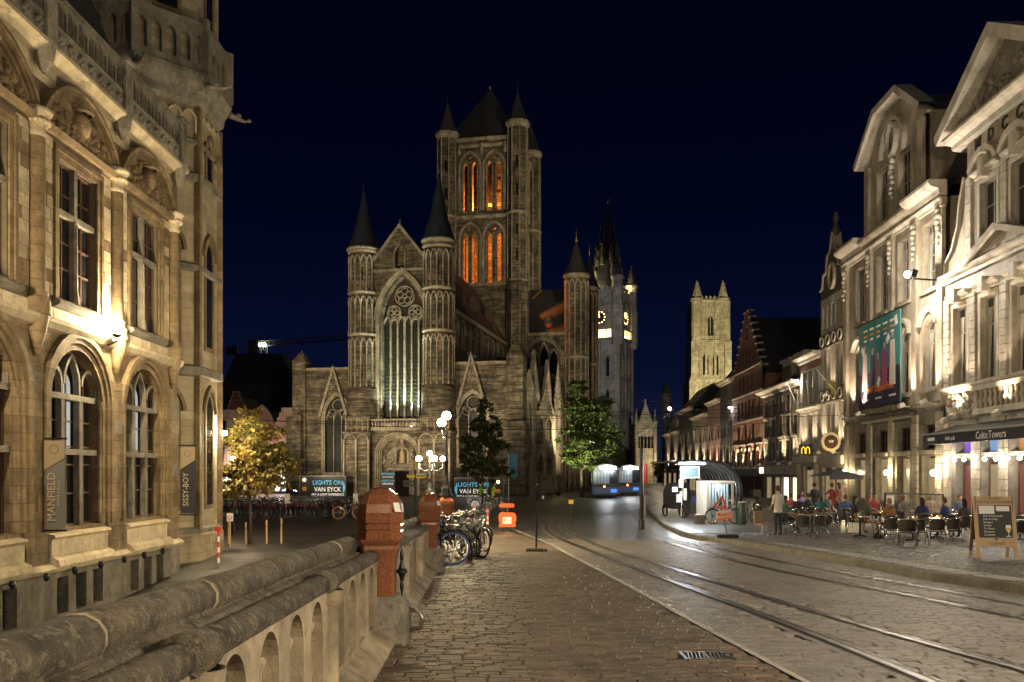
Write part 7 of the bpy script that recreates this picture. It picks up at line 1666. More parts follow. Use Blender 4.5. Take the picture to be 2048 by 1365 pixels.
# ---- motor scooter
X,Y,Z = gp(1534,1024,0.15); t = thing('motorcycle', 'black motorcycle with a delivery box behind the standing man', 'motorcycle', (X,Y,walkz(X,Y)), R(12))
for x in (-0.62,0.62): m = MB(); m.tube([(0.24*math.cos(2*math.pi*i/16),0,0.24*math.sin(2*math.pi*i/16)) for i in range(16)],0.06,6,True); m.xf(Matrix.Translation((x,0,0.3))); w = obj('wheel', m, M['rubber'], t, True); m = MB(); m.lathe([(0.03,-0.05),(0.2,-0.02),(0.2,0.02),(0.03,0.05)],(0,0,0),8); m.xf(Matrix.Translation((x,0,0.3)) @ Matrix.Rotation(R(90),4,'X')); obj('rim', m, M['steel'], w)
m = MB(); m.prism_xz([(-0.6,0.55),(-0.3,0.4),(0.25,0.35),(0.45,0.6),(0.35,0.85),(0.1,0.8),(-0.1,0.72),(-0.65,0.75)],-0.14,0.14); obj('body', m, bike_black, t); m = MB(); m.tube([(0.62,0,0.3),(0.42,0,0.95)],0.04,6); m.tube([(0.38,-0.33,1.02),(0.42,0,0.97),(0.38,0.33,1.02)],0.02,6); obj('fork', m, M['steel'], t); m = MB(); m.prism_xz([(-0.65,0.74),(0.08,0.74),(0.05,0.82),(-0.6,0.86)],-0.13,0.13); obj('seat', m, M['saddle'], t); m = MB(); m.cbox(-1.0,-0.5,-0.24,0.24,0.88,1.32,0.03); obj('delivery_box', m, M['black_paint'], t); m = MB(); m.tube([(-0.1,-0.16,0.3),(-0.8,-0.18,0.38)],0.05,6); obj('exhaust', m, M['steel'], t)
# ---- flag poles before the church
for px,pt,pb,bt,c_,c2_,lab in ((936,928,1010,912,(0.42,0.25,0.25),(0.2,0.15,0.25),'pink patterned banner on a white pole before the church'),(974,920,1012,914,(0.60,0.42,0.04),(0.35,0.03,0.05),'yellow and red banner on a white pole before the church'),(1017,908,1010,908,(0.06,0.22,0.36),(0.07,0.25,0.40),'blue banner on a white pole beside the chapels')):
    Y = 70.0; X = (px-CX)/F*Y; k = Y/F; t = thing('banner_pole', lab, 'banner', (X,Y,0), 0)
    m = MB(); m.tube([(0,0,0),(0,0,EZ+(HZ-bt)*k)],0.05,6); obj('pole', m, M['frame_white'], t)
    m = MB(); zb = EZ+(HZ-958)*k; zt = EZ+(HZ-bt)*k; m.prism_xz([(0.06,zb+0.25),(0.38,zb),(0.72,zb+0.25),(0.72,zt),(0.06,zt)],-0.01,0.01); obj('cloth', m, mat('banner_print',c_,0.7,col2=c2_,scale=1.6), t)
# ------------------------------------------------------------------ people, terrace furniture
def skin_body(pose):
    """one continuous body grown round a skeleton; returns mesh with slots top, legs, skin, shoes"""
    V = []; E = []; RG = []
    def v(p, r): V.append((p, r)); return len(V)-1
    def e(a, b, g): E.append((a,b)); RG.append(g)
    sit = pose.startswith('sit')
    pz_ = 0.53 if sit else 0.96
    lean = {'sit':0.05,'sit_lean':-0.10,'sit_reach':-0.05}.get(pose,0.0)
    pel = v((0,0,pz_),0.135); sp = v((0,lean*0.5,pz_+0.22),0.125); ch = v((0,lean,pz_+0.42),0.145); nb = v((0,lean*1.1,pz_+0.56),0.07); nk = v((0,lean*1.15-0.01,pz_+0.63),0.052)
    e(pel,sp,0); e(sp,ch,0); e(ch,nb,0); e(nb,nk,2)
    hd = (0, lean*1.2-0.03, pz_+0.755)
    for s_ in (-1,1):
        sh_ = v((s_*0.175,lean,pz_+0.51),0.062)
        if pose == 'stand': el = (s_*0.235,0.01,pz_+0.22); wr = (s_*0.21,-0.14,pz_+0.06)
        elif pose == 'sit_reach': el = (s_*0.25,lean-0.12,pz_+0.27); wr = (s_*0.13,lean-0.38,pz_+0.27)
        elif pose == 'ride': el = (s_*0.24,-0.2,pz_+0.3); wr = (s_*0.22,-0.45,pz_+0.2)
        else: el = (s_*0.25,lean-0.04,pz_+0.24); wr = (s_*0.14,lean-0.26,pz_+0.16)
        el_ = v(el,0.046); wr_ = v(wr,0.03)
        e(ch,sh_,0); e(sh_,el_,0); e(el_,wr_,2)
        d = Vector(wr)-Vector(el); d.normalize(); pm = Vector(wr)+d*0.07; pm_ = v(tuple(pm),0.028); e(wr_,pm_,2)
        for i in range(4):
            o = Vector(((i-1.5)*0.019,0,0)); f1 = v(tuple(pm+o+d*0.045),0.0095); f2 = v(tuple(pm+o*1.1+d*(0.08-0.006*abs(i-1.2))+Vector((0,0,-0.018))),0.008); e(pm_,f1,2); e(f1,f2,2)
        th = v(tuple(Vector(wr)+d*0.04+Vector((-s_*0.04,0,0))),0.010); th2 = v(tuple(Vector(wr)+d*0.07+Vector((-s_*0.05,0,-0.01))),0.009); e(wr_,th,2); e(th,th2,2)
        hp = v((s_*0.09,0,pz_-0.04),0.095)
        if sit: kn = (s_*0.11,-0.43,pz_-0.02); an = (s_*0.12,-0.38 if pose != 'sit_lean' else -0.30,0.09)
        else: kn = (s_*0.10,-0.02,0.50); an = (s_*0.11,0.02,0.09)
        kn_ = v(kn,0.066); cf = v(tuple((Vector(kn)*0.6+Vector(an)*0.4)+Vector((0,0.015,0))),0.056); an_ = v(an,0.04); to = v((an[0],an[1]-0.15,0.04),0.036)
        e(pel,hp,1); e(hp,kn_,1); e(kn_,cf,1); e(cf,an_,1); e(an_,to,3)
    me = bpy.data.meshes.new('body'); me.from_pydata([p for p,_ in V], E, [])
    o = bpy.data.objects.new('body', me); COL.objects.link(o)
    o.modifiers.new('skin','SKIN'); 
    for i,(p,r) in enumerate(V): me.skin_vertices[0].data[i].radius = (r,r)
    me.skin_vertices[0].data[0].use_root = True
    sb2 = o.modifiers.new('sub','SUBSURF'); sb2.levels = 1
    dg = bpy.context.evaluated_depsgraph_get(); out = bpy.data.meshes.new_from_object(o.evaluated_get(dg)); bpy.data.objects.remove(o)
    vs = [tuple(q.co) for q in out.vertices]; fs = [tuple(p.vertices) for p in out.polygons]; mi = []
    P = [Vector(p) for p,_ in V]
    for p in out.polygons:
        c = p.center; best = 9; g = 0
        for (a,b),rg in zip(E,RG):
            ab = P[b]-P[a]; t = max(0,min(1,(c-P[a]).dot(ab)/max(1e-6,ab.length_squared))); d = (c-P[a]-ab*t).length-(V[a][1]*(1-t)+V[b][1]*t)*0.9
            if d < best: best = d; g = rg
        mi.append(g)
    h = MB(); n0 = len(vs)
    h.sphere((0,0,0),1.0,14,10); hv = [(hd[0]+x*0.076*(1 if z > -0.2 else 1-0.25*(-z-0.2)), hd[1]+y*0.095, hd[2]+z*0.122) for x,y,z in h.v]
    hv = [(x,y-(0.018 if (abs(x-hd[0]) < 0.016 and -0.035 < z-hd[2] < 0.02 and y < hd[1]-0.06) else 0),z) for x,y,z in hv]
    for s_ in (-1,1):
        k = len(h.v); h.sphere((0,0,0),1.0,6,4); hv += [(hd[0]+s_*0.078+x*0.012,hd[1]+0.005+y*0.022,hd[2]-0.01+z*0.032) for x,y,z in h.v[k:]]
        k = len(h.v); h.sphere((0,0,0),1.0,6,4); hv += [(hd[0]+s_*0.030+x*0.012,hd[1]-0.088+y*0.010,hd[2]+0.008+z*0.007) for x,y,z in h.v[k:]]
    k = len(h.v); h.sphere((0,0,0),1.0,6,4); hv += [(hd[0]+x*0.024,hd[1]-0.086+y*0.010,hd[2]-0.058+z*0.008) for x,y,z in h.v[k:]]
    vs += hv; fs += [tuple(i+n0 for i in f) for f in h.f]; mi += [2]*len(h.f)
    me = bpy.data.meshes.new('body'); me.from_pydata(vs,[],fs); me.update()
    for _ in range(4): me.materials.append(M['white_print'])
    me.polygons.foreach_set('material_index', mi); me.polygons.foreach_set('use_smooth',[True]*len(mi))
    return me, hd
BODY = {}
def hair_mesh(hd, long):
    m = MB(); m.sphere((0,0,0),1.0,14,10)
    out = []
    for x,y,z in m.v:
        X,Yy,Zz = x*0.088, y*0.106+0.012, z*0.130+0.012
        if y < -0.15 and z < 0.42: Yy = max(Yy, -0.055); X *= 0.9; Zz = max(Zz, 0.03)
        if z < -0.15:
            if long: Zz = Zz*2.4; X *= 1.08; Yy = max(Yy,0.0)+0.01
            else: Zz = max(Zz,-0.06); Yy = max(Yy,0.01)
        out.append((hd[0]+X,hd[1]+Yy,hd[2]+Zz))
    m.v = out; return m
PM = {}
def pm(c):
    k = tuple(round(x,3) for x in c)
    if k not in PM: PM[k] = mat('cloth_colour', c, 0.8, bump=0.2, bscale=60)
    return PM[k]
def person(X, Y, rz, pose, top, legs, hair, label, long=False, skin=(0.46,0.28,0.20), shoes=(0.03,0.025,0.025), z=None, group=None, sc=1.0, hood=None):
    if pose not in BODY: BODY[pose] = skin_body(pose)
    me, hd = BODY[pose]
    t = thing('person', label, 'person', (X,Y,wz(X,Y) if z is None else z), rz, group); t.scale = (sc,sc,sc)
    b = bpy.data.objects.new('body', me); COL.objects.link(b); b.parent = t
    for i,c in enumerate((top,legs,skin,shoes)):
        b.material_slots[i].link = 'OBJECT'; b.material_slots[i].material = pm(c)
    obj('hair', hair_mesh(hd,long), pm(hair), t, True)
    pzz = 0.53 if pose.startswith('sit') else 0.96
    m = MB(); m.lathe([(0.165,pzz-0.10),(0.160,pzz+0.05),(0.155,pzz+0.2),(0.175,pzz+0.36),(0.165,pzz+0.46),(0.10,pzz+0.55),(0.065,pzz+0.575)],(0,0,0),14,sy=0.80); lean = {'sit':0.05,'sit_lean':-0.10,'sit_reach':-0.05}.get(pose,0.0)
    m.v = [(x,y+lean*min(1,max(0,(z_-pzz)/0.42)),z_) for x,y,z_ in m.v]; obj('top', m, pm(top), t, True)
    if hood: m = MB(); m.tube([(0.10*math.cos(2*math.pi*i/10),0.06+lean+0.09*math.sin(2*math.pi*i/10),pzz+0.58) for i in range(10)],0.045,6,True); obj('hood', m, pm(hood), t, True)
    return t
# chairs and tables
def make_chair(label, group, seatm='weave'):
    t = thing('terrace_chair', label, 'chair', (0,0,0), 0, group)
    for s_ in (-1,1):
        m = MB(); m.tube([(s_*0.25,-0.25,0),(s_*0.23,-0.22,0.42),(s_*0.25,-0.20,0.66)],0.014); obj('leg', m, M['aluminium'], t, True)
        m = MB(); m.tube([(s_*0.25,0.26,0),(s_*0.22,0.20,0.42)],0.014); obj('leg', m, M['aluminium'], t, True)
    m = MB(); m.tube([(-0.25,-0.20,0.66),(-0.29,0.0,0.69),(-0.26,0.18,0.76),(-0.12,0.27,0.82),(0.12,0.27,0.82),(0.26,0.18,0.76),(0.29,0.0,0.69),(0.25,-0.20,0.66)],0.016); obj('arm_rail', m, M['aluminium'], t, True)
    m = MB(); m.tube([(-0.22,-0.2,0.42),(-0.22,0.2,0.42),(0.22,0.2,0.42),(0.22,-0.2,0.42)],0.012,6,True); m.tube([(-0.23,-0.21,0.25),(0.23,-0.21,0.25)],0.01); obj('seat_frame', m, M['aluminium'], t)
    m = MB(); m.cbox(-0.22,0.22,-0.21,0.21,0.405,0.44,0.01); obj('seat', m, M[seatm], t)
    m = MB()
    for i in range(9):
        a = R(20+140*i/8)
        m.v += [(0.24*math.cos(a),0.03+0.22*math.sin(a),0.46),(0.245*math.cos(a),0.03+0.24*math.sin(a),0.80)]
    for i in range(8): m.f.append((2*i,2*i+2,2*i+3,2*i+1))
    obj('backrest', m, M[seatm], t, True)
    return t
def make_table(label, group):
    t = thing('terrace_table', label, 'table', (0,0,0), 0, group)
    m = MB(); m.lathe([(0.005,0.70),(0.36,0.70),(0.375,0.715),(0.36,0.73),(0.005,0.73)],(0,0,0),20); obj('table_top', m, M['aluminium'], t)
    m = MB(); m.lathe([(0.03,0.04),(0.03,0.70)],(0,0,0),8); obj('pedestal', m, M['dark_metal'], t)
    for k in range(4):
        a = math.pi/2*k+0.4; m = MB(); m.tube([(0,0,0.07),(0.3*math.cos(a),0.3*math.sin(a),0.02)],0.02); obj('foot', m, M['dark_metal'], t)
    return t
CH0 = make_chair('aluminium terrace chair with dark woven back', 'terrace chairs before the pub'); TB0 = make_table('round aluminium terrace table', 'terrace tables before the pub')
first = {'c':True,'t':True}
def chair(X, Y, rz, label):
    o = CH0 if first['c'] else copy_tree(CH0); first['c'] = False; o['label'] = label; o.location = (X,Y,wz(X,Y)); o.rotation_euler = (0,0,rz); return o
def table(X, Y, label):
    o = TB0 if first['t'] else copy_tree(TB0); first['t'] = False; o['label'] = label; o.location = (X,Y,wz(X,Y)); return o
def gw_(px, py): return gp(px, py, 0.15)
# standing man with parcel
X,Y,_ = gw_(1556,1072)
person(X,Y,R(-160),'stand',(0.62,0.58,0.52),(0.025,0.026,0.032),(0.05,0.028,0.018),'man in white T-shirt and dark jeans standing with his back turned')
ca = thing('brown_armchair', 'tan backed chair beside the standing man', 'chair', (X-0.55,Y+0.15,wz(X,Y)), R(30)); m = MB(); m.cbox(-0.2,0.2,-0.2,0.2,0.40,0.46,0.02); obj('seat', m, mat('tan_leather',(0.30,0.19,0.08),0.6), ca); m = MB(); m.cbox(-0.2,0.2,0.16,0.21,0.45,0.9,0.02); obj('backrest', m, M['tan_leather'], ca)
for sx_,sy_ in ((-1,-1),(1,-1),(1,1),(-1,1)): m = MB(); m.tube([(sx_*0.18,sy_*0.18,0),(sx_*0.17,sy_*0.17,0.41)],0.015); obj('leg', m, M['aluminium'], ca)
# seated guests: px, base row, facing, pose, clothes
SK = (0.46,0.28,0.20)
guests = [
 (1573,1062,100,'sit','dark green top woman with bare arms seated nearest the standing man',(0.03,0.09,0.04),(0.03,0.03,0.04),(0.03,0.018,0.012),True),
 (1582,1050,150,'sit','person in red top seated behind the woman in green',(0.30,0.03,0.05),(0.03,0.03,0.04),(0.04,0.02,0.015),False),
 (1597,1056,175,'sit','person in black jumper seated with back turned',(0.015,0.015,0.018),(0.03,0.03,0.04),(0.03,0.02,0.015),False),
 (1604,1040,10,'sit','person in lilac top at the far tables',(0.34,0.22,0.48),(0.05,0.05,0.06),(0.10,0.06,0.03),False),
 (1620,1050,200,'sit_lean','person in dark jacket leaning over a table by the parasol',(0.02,0.02,0.025),(0.03,0.03,0.04),(0.03,0.02,0.012),False),
 (1642,1054,160,'sit','woman in teal top seated at the middle tables',(0.015,0.10,0.09),(0.03,0.03,0.04),(0.05,0.02,0.015),True),
 (1690,1056,170,'sit','person in blue shirt behind the woman in black dress',(0.05,0.09,0.20),(0.03,0.03,0.04),(0.12,0.07,0.03),False),
 (1706,1066,75,'sit_reach','long haired woman in black dress with bare legs',(0.012,0.012,0.014),SK,(0.018,0.012,0.010),True),
 (1732,1068,65,'sit_reach','woman in dark green jacket with brown hair and bare legs',(0.05,0.06,0.04),SK,(0.16,0.08,0.03),True),
 (1747,1050,10,'sit_lean','man in red shirt facing the tables',(0.28,0.05,0.045),(0.03,0.03,0.04),(0.06,0.03,0.02),False),
 (1777,1076,190,'sit','person in mustard hooded jacket seen from behind',(0.26,0.125,0.03),(0.03,0.03,0.04),(0.25,0.12,0.05),False),
 (1803,1062,110,'sit_reach','man in grey jumper reaching over the candlelit table',(0.17,0.16,0.17),(0.03,0.03,0.04),(0.14,0.07,0.035),False),
 (1843,1072,185,'sit','woman in navy top with tied hair seen from behind',(0.02,0.035,0.12),(0.02,0.02,0.03),(0.025,0.016,0.012),True),
 (1858,1052,20,'sit_lean','dark haired woman facing the woman in navy',(0.35,0.24,0.18),(0.03,0.03,0.04),(0.022,0.013,0.01),True),
 (1896,1074,215,'sit_lean','man in navy shirt seated side on near the menu board',(0.02,0.04,0.13),(0.02,0.02,0.03),(0.08,0.045,0.025),False),
 (1921,1060,10,'sit','man behind the black haired guest by the pub window',(0.06,0.09,0.16),(0.03,0.03,0.04),(0.08,0.04,0.02),False),
 (1927,1078,190,'sit','black haired person in charcoal top seen from behind',(0.055,0.05,0.055),(0.02,0.02,0.03),(0.008,0.007,0.007),True),
 (1656,1048,20,'sit','person in grey coat at the table under the parasol',(0.12,0.11,0.10),(0.03,0.03,0.04),(0.04,0.02,0.015),False)]
for px,py,rz,pose,lab,top,legs,hr,lg in guests:
    X,Y,_ = gw_(px,py); a = R(rz)
    person(X,Y,a,pose,top,legs,hr,lab,lg,group='guests on the pub terrace',hood=(0.22,0.10,0.03) if 'hooded' in lab else None)
    chair(X+0.03*math.sin(a),Y,a,'terrace chair under the '+lab)
for px,py,rz,pose,lab,top in ((1629,1044,200,'stand','person in dark jacket standing among the far tables',(0.02,0.022,0.03)),(1664,1046,120,'stand','person in dark red coat standing by the parasol',(0.20,0.03,0.02)),(1678,1044,240,'stand','woman in reddish top standing under the parasol',(0.20,0.08,0.06))):
    X,Y,_ = gw_(px,py); person(X,Y,R(rz),pose,top,(0.03,0.03,0.035),(0.04,0.022,0.015),lab,'woman' in lab,group='guests on the pub terrace')
for px,py,lab in ((1590,1066,'round table with empty chairs near the standing man'),(1624,1068,'round table among the empty aluminium chairs'),(1655,1062,'round table before the parasol guests'),(1720,1074,'round table of the woman in black dress'),(1762,1060,'round table of the man in red'),(1826,1082,'candlelit round table among the brown backed chairs'),(1874,1078,'candlelit round table of the couple in navy'),(1910,1066,'round table by the pub window'),(2040,1082,'round table beyond the menu board')):
    X,Y,_ = gw_(px,py); table(X,Y,lab)
    for k in range(2):
        q = (X+0.14*(-1)**k, Y+0.08*k, wz(X,Y)+0.73); g_ = thing('beer_glass', ('full beer glass on the ' if k == 0 else 'second beer glass on the ')+lab, 'glass', q, 0, 'glasses on the terrace tables')
        m = MB(); m.lathe([(0.03,0),(0.04,0.15),(0.036,0.15),(0.028,0.01)],(0,0,0),8); obj('glass', m, M['glass_clear'], g_); m = MB(); m.lathe([(0.027,0.006),(0.034,0.11),(0.002,0.11)],(0,0,0),8); obj('beer', m, mat('beer_amber',(0.55,0.25,0.03),0.2) if 'beer_amber' not in M else M['beer_amber'], g_)
    if 'candle' in lab:
        q = (X-0.05,Y-0.12,wz(X,Y)+0.73); c_ = thing('table_candle', 'lit candle on the '+lab, 'candle', q, 0, 'candles on the terrace tables'); m = MB(); m.lathe([(0.035,0),(0.04,0.07),(0.002,0.05)],(0,0,0),8); obj('holder', m, M['glass_clear'], c_); m = MB(); m.lathe([(0.002,0.05),(0.014,0.065),(0.002,0.10)],(0,0,0),6); obj('flame', m, M['candle'], c_); light('candle_light',(0,0,0.13),3.0,(1,0.6,0.25),0.02,c_)
for px,py,rz,lab in ((1572,1070,30,'empty aluminium chair drawn up near the standing man'),(1606,1076,160,'empty aluminium chair facing the round tables'),(1636,1076,200,'empty aluminium chair at the edge of the empty group'),(1650,1072,150,'empty aluminium chair beside the empty group'),(1780,1086,185,'brown backed terrace chair behind the mustard jacket'),(1815,1094,150,'brown backed chair turned towards the candlelit table'),(1832,1092,200,'brown backed chair pushed in at the candlelit table'),(1872,1090,170,'brown backed chair beside the couple in navy'),(1902,1086,190,'brown backed chair near the menu board'),(2030,1096,200,'aluminium chair half hidden by the menu board'),(2046,1078,120,'aluminium chair at the table beyond the menu board')):
    X,Y,_ = gw_(px,py); chair(X,Y,R(rz),lab)
X,Y,_ = gw_(1757,1078); t = thing('handbag', 'black bag lying on the terrace paving', 'bag', (X,Y,wz(X,Y)), 0.3); m = MB(); m.lathe([(0.18,0),(0.22,0.08),(0.16,0.18),(0.03,0.22)],(0,0,0),10,sy=0.6); obj('bag_body', m, M['black_paint'], t, True); m = MB(); m.tube([(-0.1,0,0.18),(0,0,0.30),(0.1,0,0.18)],0.012); obj('handle', m, M['black_paint'], t)
# menu board
Xa,Ya,_ = gw_(1962,1120); Xb,Yb,_ = gw_(2028,1119)
X = (Xa+Xb)/2; Y = (Ya+Yb)/2; k = Y/F; W2 = 0.40
mb = thing('menu_board', 'wooden A-frame pub menu board with chalk lettering', 'menu board', (X,Y,wz(X,Y)), R(-12))
Hh = 125*k; tl = R(13); Tm = Matrix.Rotation(-tl,4,'X')
L_ = Hh/math.cos(tl)
for s_ in (-1,1):
    m = MB(); m.box(s_*W2-0.04,s_*W2+0.04,-0.02,0.02,0,L_); m.xf(Tm); st2 = obj('stile', m, M['wood_board'], mb)
    m = MB(); m.box(s_*(W2-0.005)-0.008,s_*(W2-0.005)+0.008,-0.024,-0.02,L_*0.76,L_); m.xf(Tm); obj('inlay', m, M['chalkboard'], st2)
    m = MB(); m.box(s_*W2-0.035,s_*W2+0.035,-0.02,0.02,0,L_); m.xf(Matrix.Translation((0,2*math.sin(tl)*L_,0)) @ Matrix.Rotation(tl,4,'X')); obj('back_stile', m, M['wood_board'], mb)
for z0,z1,mt_,nm,y_ in ((0.86,1.0,'wood_board','top_rail',-0.015),(0.34,0.86,'chalkboard','slate',-0.01),(0.20,0.34,'wood_board','bottom_rail',-0.015)):
    m = MB(); m.box(-W2+0.04,W2-0.04,y_,0.02,L_*z0,L_*z1); m.xf(Tm); obj(nm, m, M[mt_], mb)
m = MB(); m.box(-W2+0.04,W2-0.04,-0.01,0.01,L_*0.3,L_*0.98); m.xf(Matrix.Translation((0,2*math.sin(tl)*L_,0)) @ Matrix.Rotation(tl,4,'X')); obj('back_slate', m, M['chalkboard'], mb)
def onb(s, size, mt_, x, f, align='CENTER', sx=1.0):
    p = Tm @ Vector((x,-0.024,L_*f)); return text(s, size, M[mt_], mb, p, (R(90)-tl,0,0), sx=sx, align=align, ext=0.002)
onb('IRISH PUB',0.055,'black_print',0,0.965); onb('THE CELTICTOWERS',0.082,'black_print',0,0.905); onb('CORNET',0.085,'black_print',0.02,0.245)
for i,s in enumerate(('Irish Homemade','Fish & Chips','Burgers','Snacks','To Share','Desserts','Cocktails')): onb(s,0.062,'white_print',-0.25,0.685-i*0.05,'LEFT')
m = MB(); m.prism_xz([(-0.03,L_*0.315),(0,L_*0.29),(0.03,L_*0.315),(0.03,L_*0.33),(-0.03,L_*0.33)],-0.022,-0.016); m.xf(Tm); obj('shield_mark', m, M['black_print'], mb)
for x0_,x1_,f0,f1 in ((-0.33,0.0,0.72,0.85),(0.04,0.32,0.765,0.845)): m = MB(); m.box(x0_,x1_,-0.018,-0.011,L_*f0,L_*f1); m.xf(Tm); obj('pinned_sheet', m, M['white_print'], mb)
m = MB(); m.lathe([(0.06,0),(0.055,0.01),(0.008,0.02),(0.008,0.10),(0.045,0.14),(0.06,0.2),(0.05,0.27)],(0,0,0),10,sy=0.1); m.xf(Tm @ Matrix.Translation((0.27,-0.02,L_*0.36))); obj('drawn_glass', m, M['white_print'], mb); m = MB(); m.lathe([(0.045,0.14),(0.058,0.2),(0.001,0.2)],(0,0,0),10,sy=0.12); m.xf(Tm @ Matrix.Translation((0.27,-0.024,L_*0.36))); obj('drawn_beer', m, M['yellow_paint'], mb)
# glass wind screen and parasol
X,Y,_ = gw_(1770,1052); X2,Y2,_ = gw_(1886,1060)
d = Vector((X2-X,Y2-Y)); t = thing('glass_windscreen', 'low glass windscreen in a black frame on the terrace', 'windscreen', (X,Y,wz(X,Y)), math.atan2(d.y,d.x)); L2 = d.length; hgt_ = 1.45
m = MB(); m.box(-0.03,0.03,-0.03,0.03,0,hgt_); m.box(L2-0.03,L2+0.03,-0.03,0.03,0,hgt_); m.box(0.03,L2-0.03,-0.03,0.03,hgt_-0.06,hgt_); m.box(0.03,L2-0.03,-0.03,0.03,0,0.1); obj('frame', m, M['black_paint'], t)
m = MB(); m.box(0.03,L2-0.03,-0.005,0.005,0.1,hgt_-0.06); obj('glass_pane', m, M['glass_clear'], t); m = MB(); m.box(0.08,0.5,-0.012,-0.006,hgt_-0.5,hgt_-0.12); obj('notice', m, M['white_print'], t)
X,Y,_ = gw_(1672,1040); t = thing('dark_parasol', 'dark square parasol over the far terrace tables', 'parasol', (X,Y,wz(X,Y)), 0.2)
m = MB(); m.lathe([(0.03,0),(0.03,2.48)],(0,0,0),8); obj('pole', m, M['dark_metal'], t); m = MB(); m.add([(-0.9,-0.9,2.15),(0.9,-0.9,2.15),(0.9,0.9,2.15),(-0.9,0.9,2.15),(0,0,2.5)],[(0,1,4),(1,2,4),(2,3,4),(3,0,4)]); m.box(-0.9,0.9,-0.91,-0.89,1.98,2.15); obj('canopy', m, mat('parasol_cloth',(0.03,0.03,0.035),0.8), t); m = MB(); m.cbox(-0.3,0.3,-0.3,0.3,0,0.08,0.02); obj('foot', m, M['dark_metal'], t)
# cyclists in high visibility jackets
for px,py,rz,lab,c_ in ((992,1024,90,'cyclist in yellow high visibility jacket riding past the church',(0.45,0.55,0.03)),(966,1020,95,'cyclist in green vest following past the billboard',(0.20,0.40,0.03))):
    X,Y,Z = gp(px,py); b = copy_tree(b1, label='bicycle ridden by the '+lab, group='bicycles ridden on the square'); put_bike(b, X, Y, R(rz-90), 0, Z)
    person(X-0.20,Y,R(rz),'sit_reach',c_,(0.03,0.03,0.04),(0.04,0.02,0.015),lab,z=Z+0.45,group='cyclists on the square')
# ------------------------------------------------------------------ trees
def tree(name, label, loc, trunk_h, crown, n, cols, leaf=0.16, seed=1, tr=0.16, lean=(0,0)):
    """crown: list of (x, y, z, rx, ry, rz) clumps relative to the base"""
    rnd = random.Random(seed); t = thing(name, label, 'tree', loc, 0)
    top = Vector((lean[0],lean[1],trunk_h))
    m = MB(); m.tube([(0,0,-0.1),(0.02,0.01,trunk_h*0.3),(lean[0]*0.5,lean[1]*0.5,trunk_h*0.7),top,top+Vector((lean[0]*0.5,0,trunk_h*0.8))],[tr,tr*0.8,tr*0.7,tr*0.55,tr*0.15],8)
    for cx_,cy_,cz_,rx,ry_,rz2 in crown:
        a = top+Vector((0,0,rnd.uniform(-0.3,0.5))); b = Vector((cx_,cy_,cz_)); mid = a.lerp(b,0.5)+Vector((rnd.uniform(-.2,.2),rnd.uniform(-.2,.2),0.25))
        m.tube([a,mid,b],[tr*0.42,tr*0.26,tr*0.08],5)
        for k in range(4):
            e_ = b+Vector((rnd.uniform(-rx,rx),rnd.uniform(-ry_,ry_),rnd.uniform(-rz2,rz2)))*0.7; m.tube([mid.lerp(b,0.5),e_],[tr*0.12,tr*0.04],4)
    obj('trunk', m, M['bark'], t, True)
    mb_ = MB(); tot = sum(c[3]*c[4]*c[5] for c in crown)
    for c in crown:
        k = int(n*c[3]*c[4]*c[5]/tot); sub = [(rnd.gauss(0,0.5),rnd.gauss(0,0.5),rnd.gauss(0,0.5)) for _ in range(max(6,k//80))]
        for i in range(k):
            s0 = sub[i % len(sub)]; q = Vector((s0[0]+rnd.gauss(0,0.15),s0[1]+rnd.gauss(0,0.15),s0[2]+rnd.gauss(0,0.09)))
            if q.length > 1.25: q *= 1.25/q.length
            p = Vector((c[0]+q.x*c[3],c[1]+q.y*c[4],c[2]+q.z*c[5])); L = leaf*rnd.uniform(0.5,1.5)
            d = Vector((rnd.gauss(0,1),rnd.gauss(0,1),rnd.gauss(-0.35,0.6))).normalized(); s_ = d.cross(Vector((rnd.gauss(0,1),rnd.gauss(0,1),rnd.gauss(0,1)))).normalized()
            mb_.add([p,p+d*L*0.5+s_*L*0.32,p+d*L,p+d*L*0.5-s_*L*0.32],[(0,1,2,3)])
    o = obj('crown', mb_, cols, t); return t
def leafmat(name, c1, c2):
    m = mat(name, c1, 0.55, col2=c2, scale=0.7, island=0.4); p = m.node_tree.nodes['Principled BSDF']
    tb = m.node_tree.nodes.new('ShaderNodeBsdfTranslucent'); mx = m.node_tree.nodes.new('ShaderNodeMixShader'); mx.inputs[0].default_value = 0.3
    src = p.inputs['Base Color'].links[0].from_socket; m.node_tree.links.new(src, tb.inputs[0]); o = m.node_tree.nodes['Material Output']
    m.node_tree.links.new(p.outputs[0], mx.inputs[1]); m.node_tree.links.new(tb.outputs[0], mx.inputs[2]); m.node_tree.links.new(mx.outputs[0], o.inputs[0]); return m
mat('bark',(0.07,0.05,0.035),0.9,col2=(0.04,0.03,0.022),scale=5,bump=0.8)
la = leafmat('leaf_autumn',(0.24,0.155,0.035),(0.11,0.105,0.022)); lg_ = leafmat('leaf_green',(0.085,0.125,0.016),(0.045,0.07,0.012)); ld = leafmat('leaf_dark',(0.085,0.095,0.022),(0.045,0.055,0.015))
def tpx(Y, lst):                                  # crown clumps from picture positions at distance Y
    k = Y/F; return k, [((px)*k, dy, pz*k, rx*k, rx*k*0.9, rz2*k) for px,pz,rx,rz2,dy in lst]
Y = 38.5; X = (500-CX)/F*Y; z = zsq(Y)
k,cr = tpx(Y,[(-10,250,26,24,0.2),(-34,205,42,30,0.5),(20,215,44,36,-0.3),(5,165,60,36,0.2),(52,160,40,32,0.2),(-42,130,38,34,0.3),(20,122,56,28,-0.3),(60,190,22,24,0),(0,235,32,32,0)])
tree('autumn_tree','young tree with yellowing autumn leaves staked on the square',(X,Y,z),2.1,cr,16000,la,0.17,2,0.085)
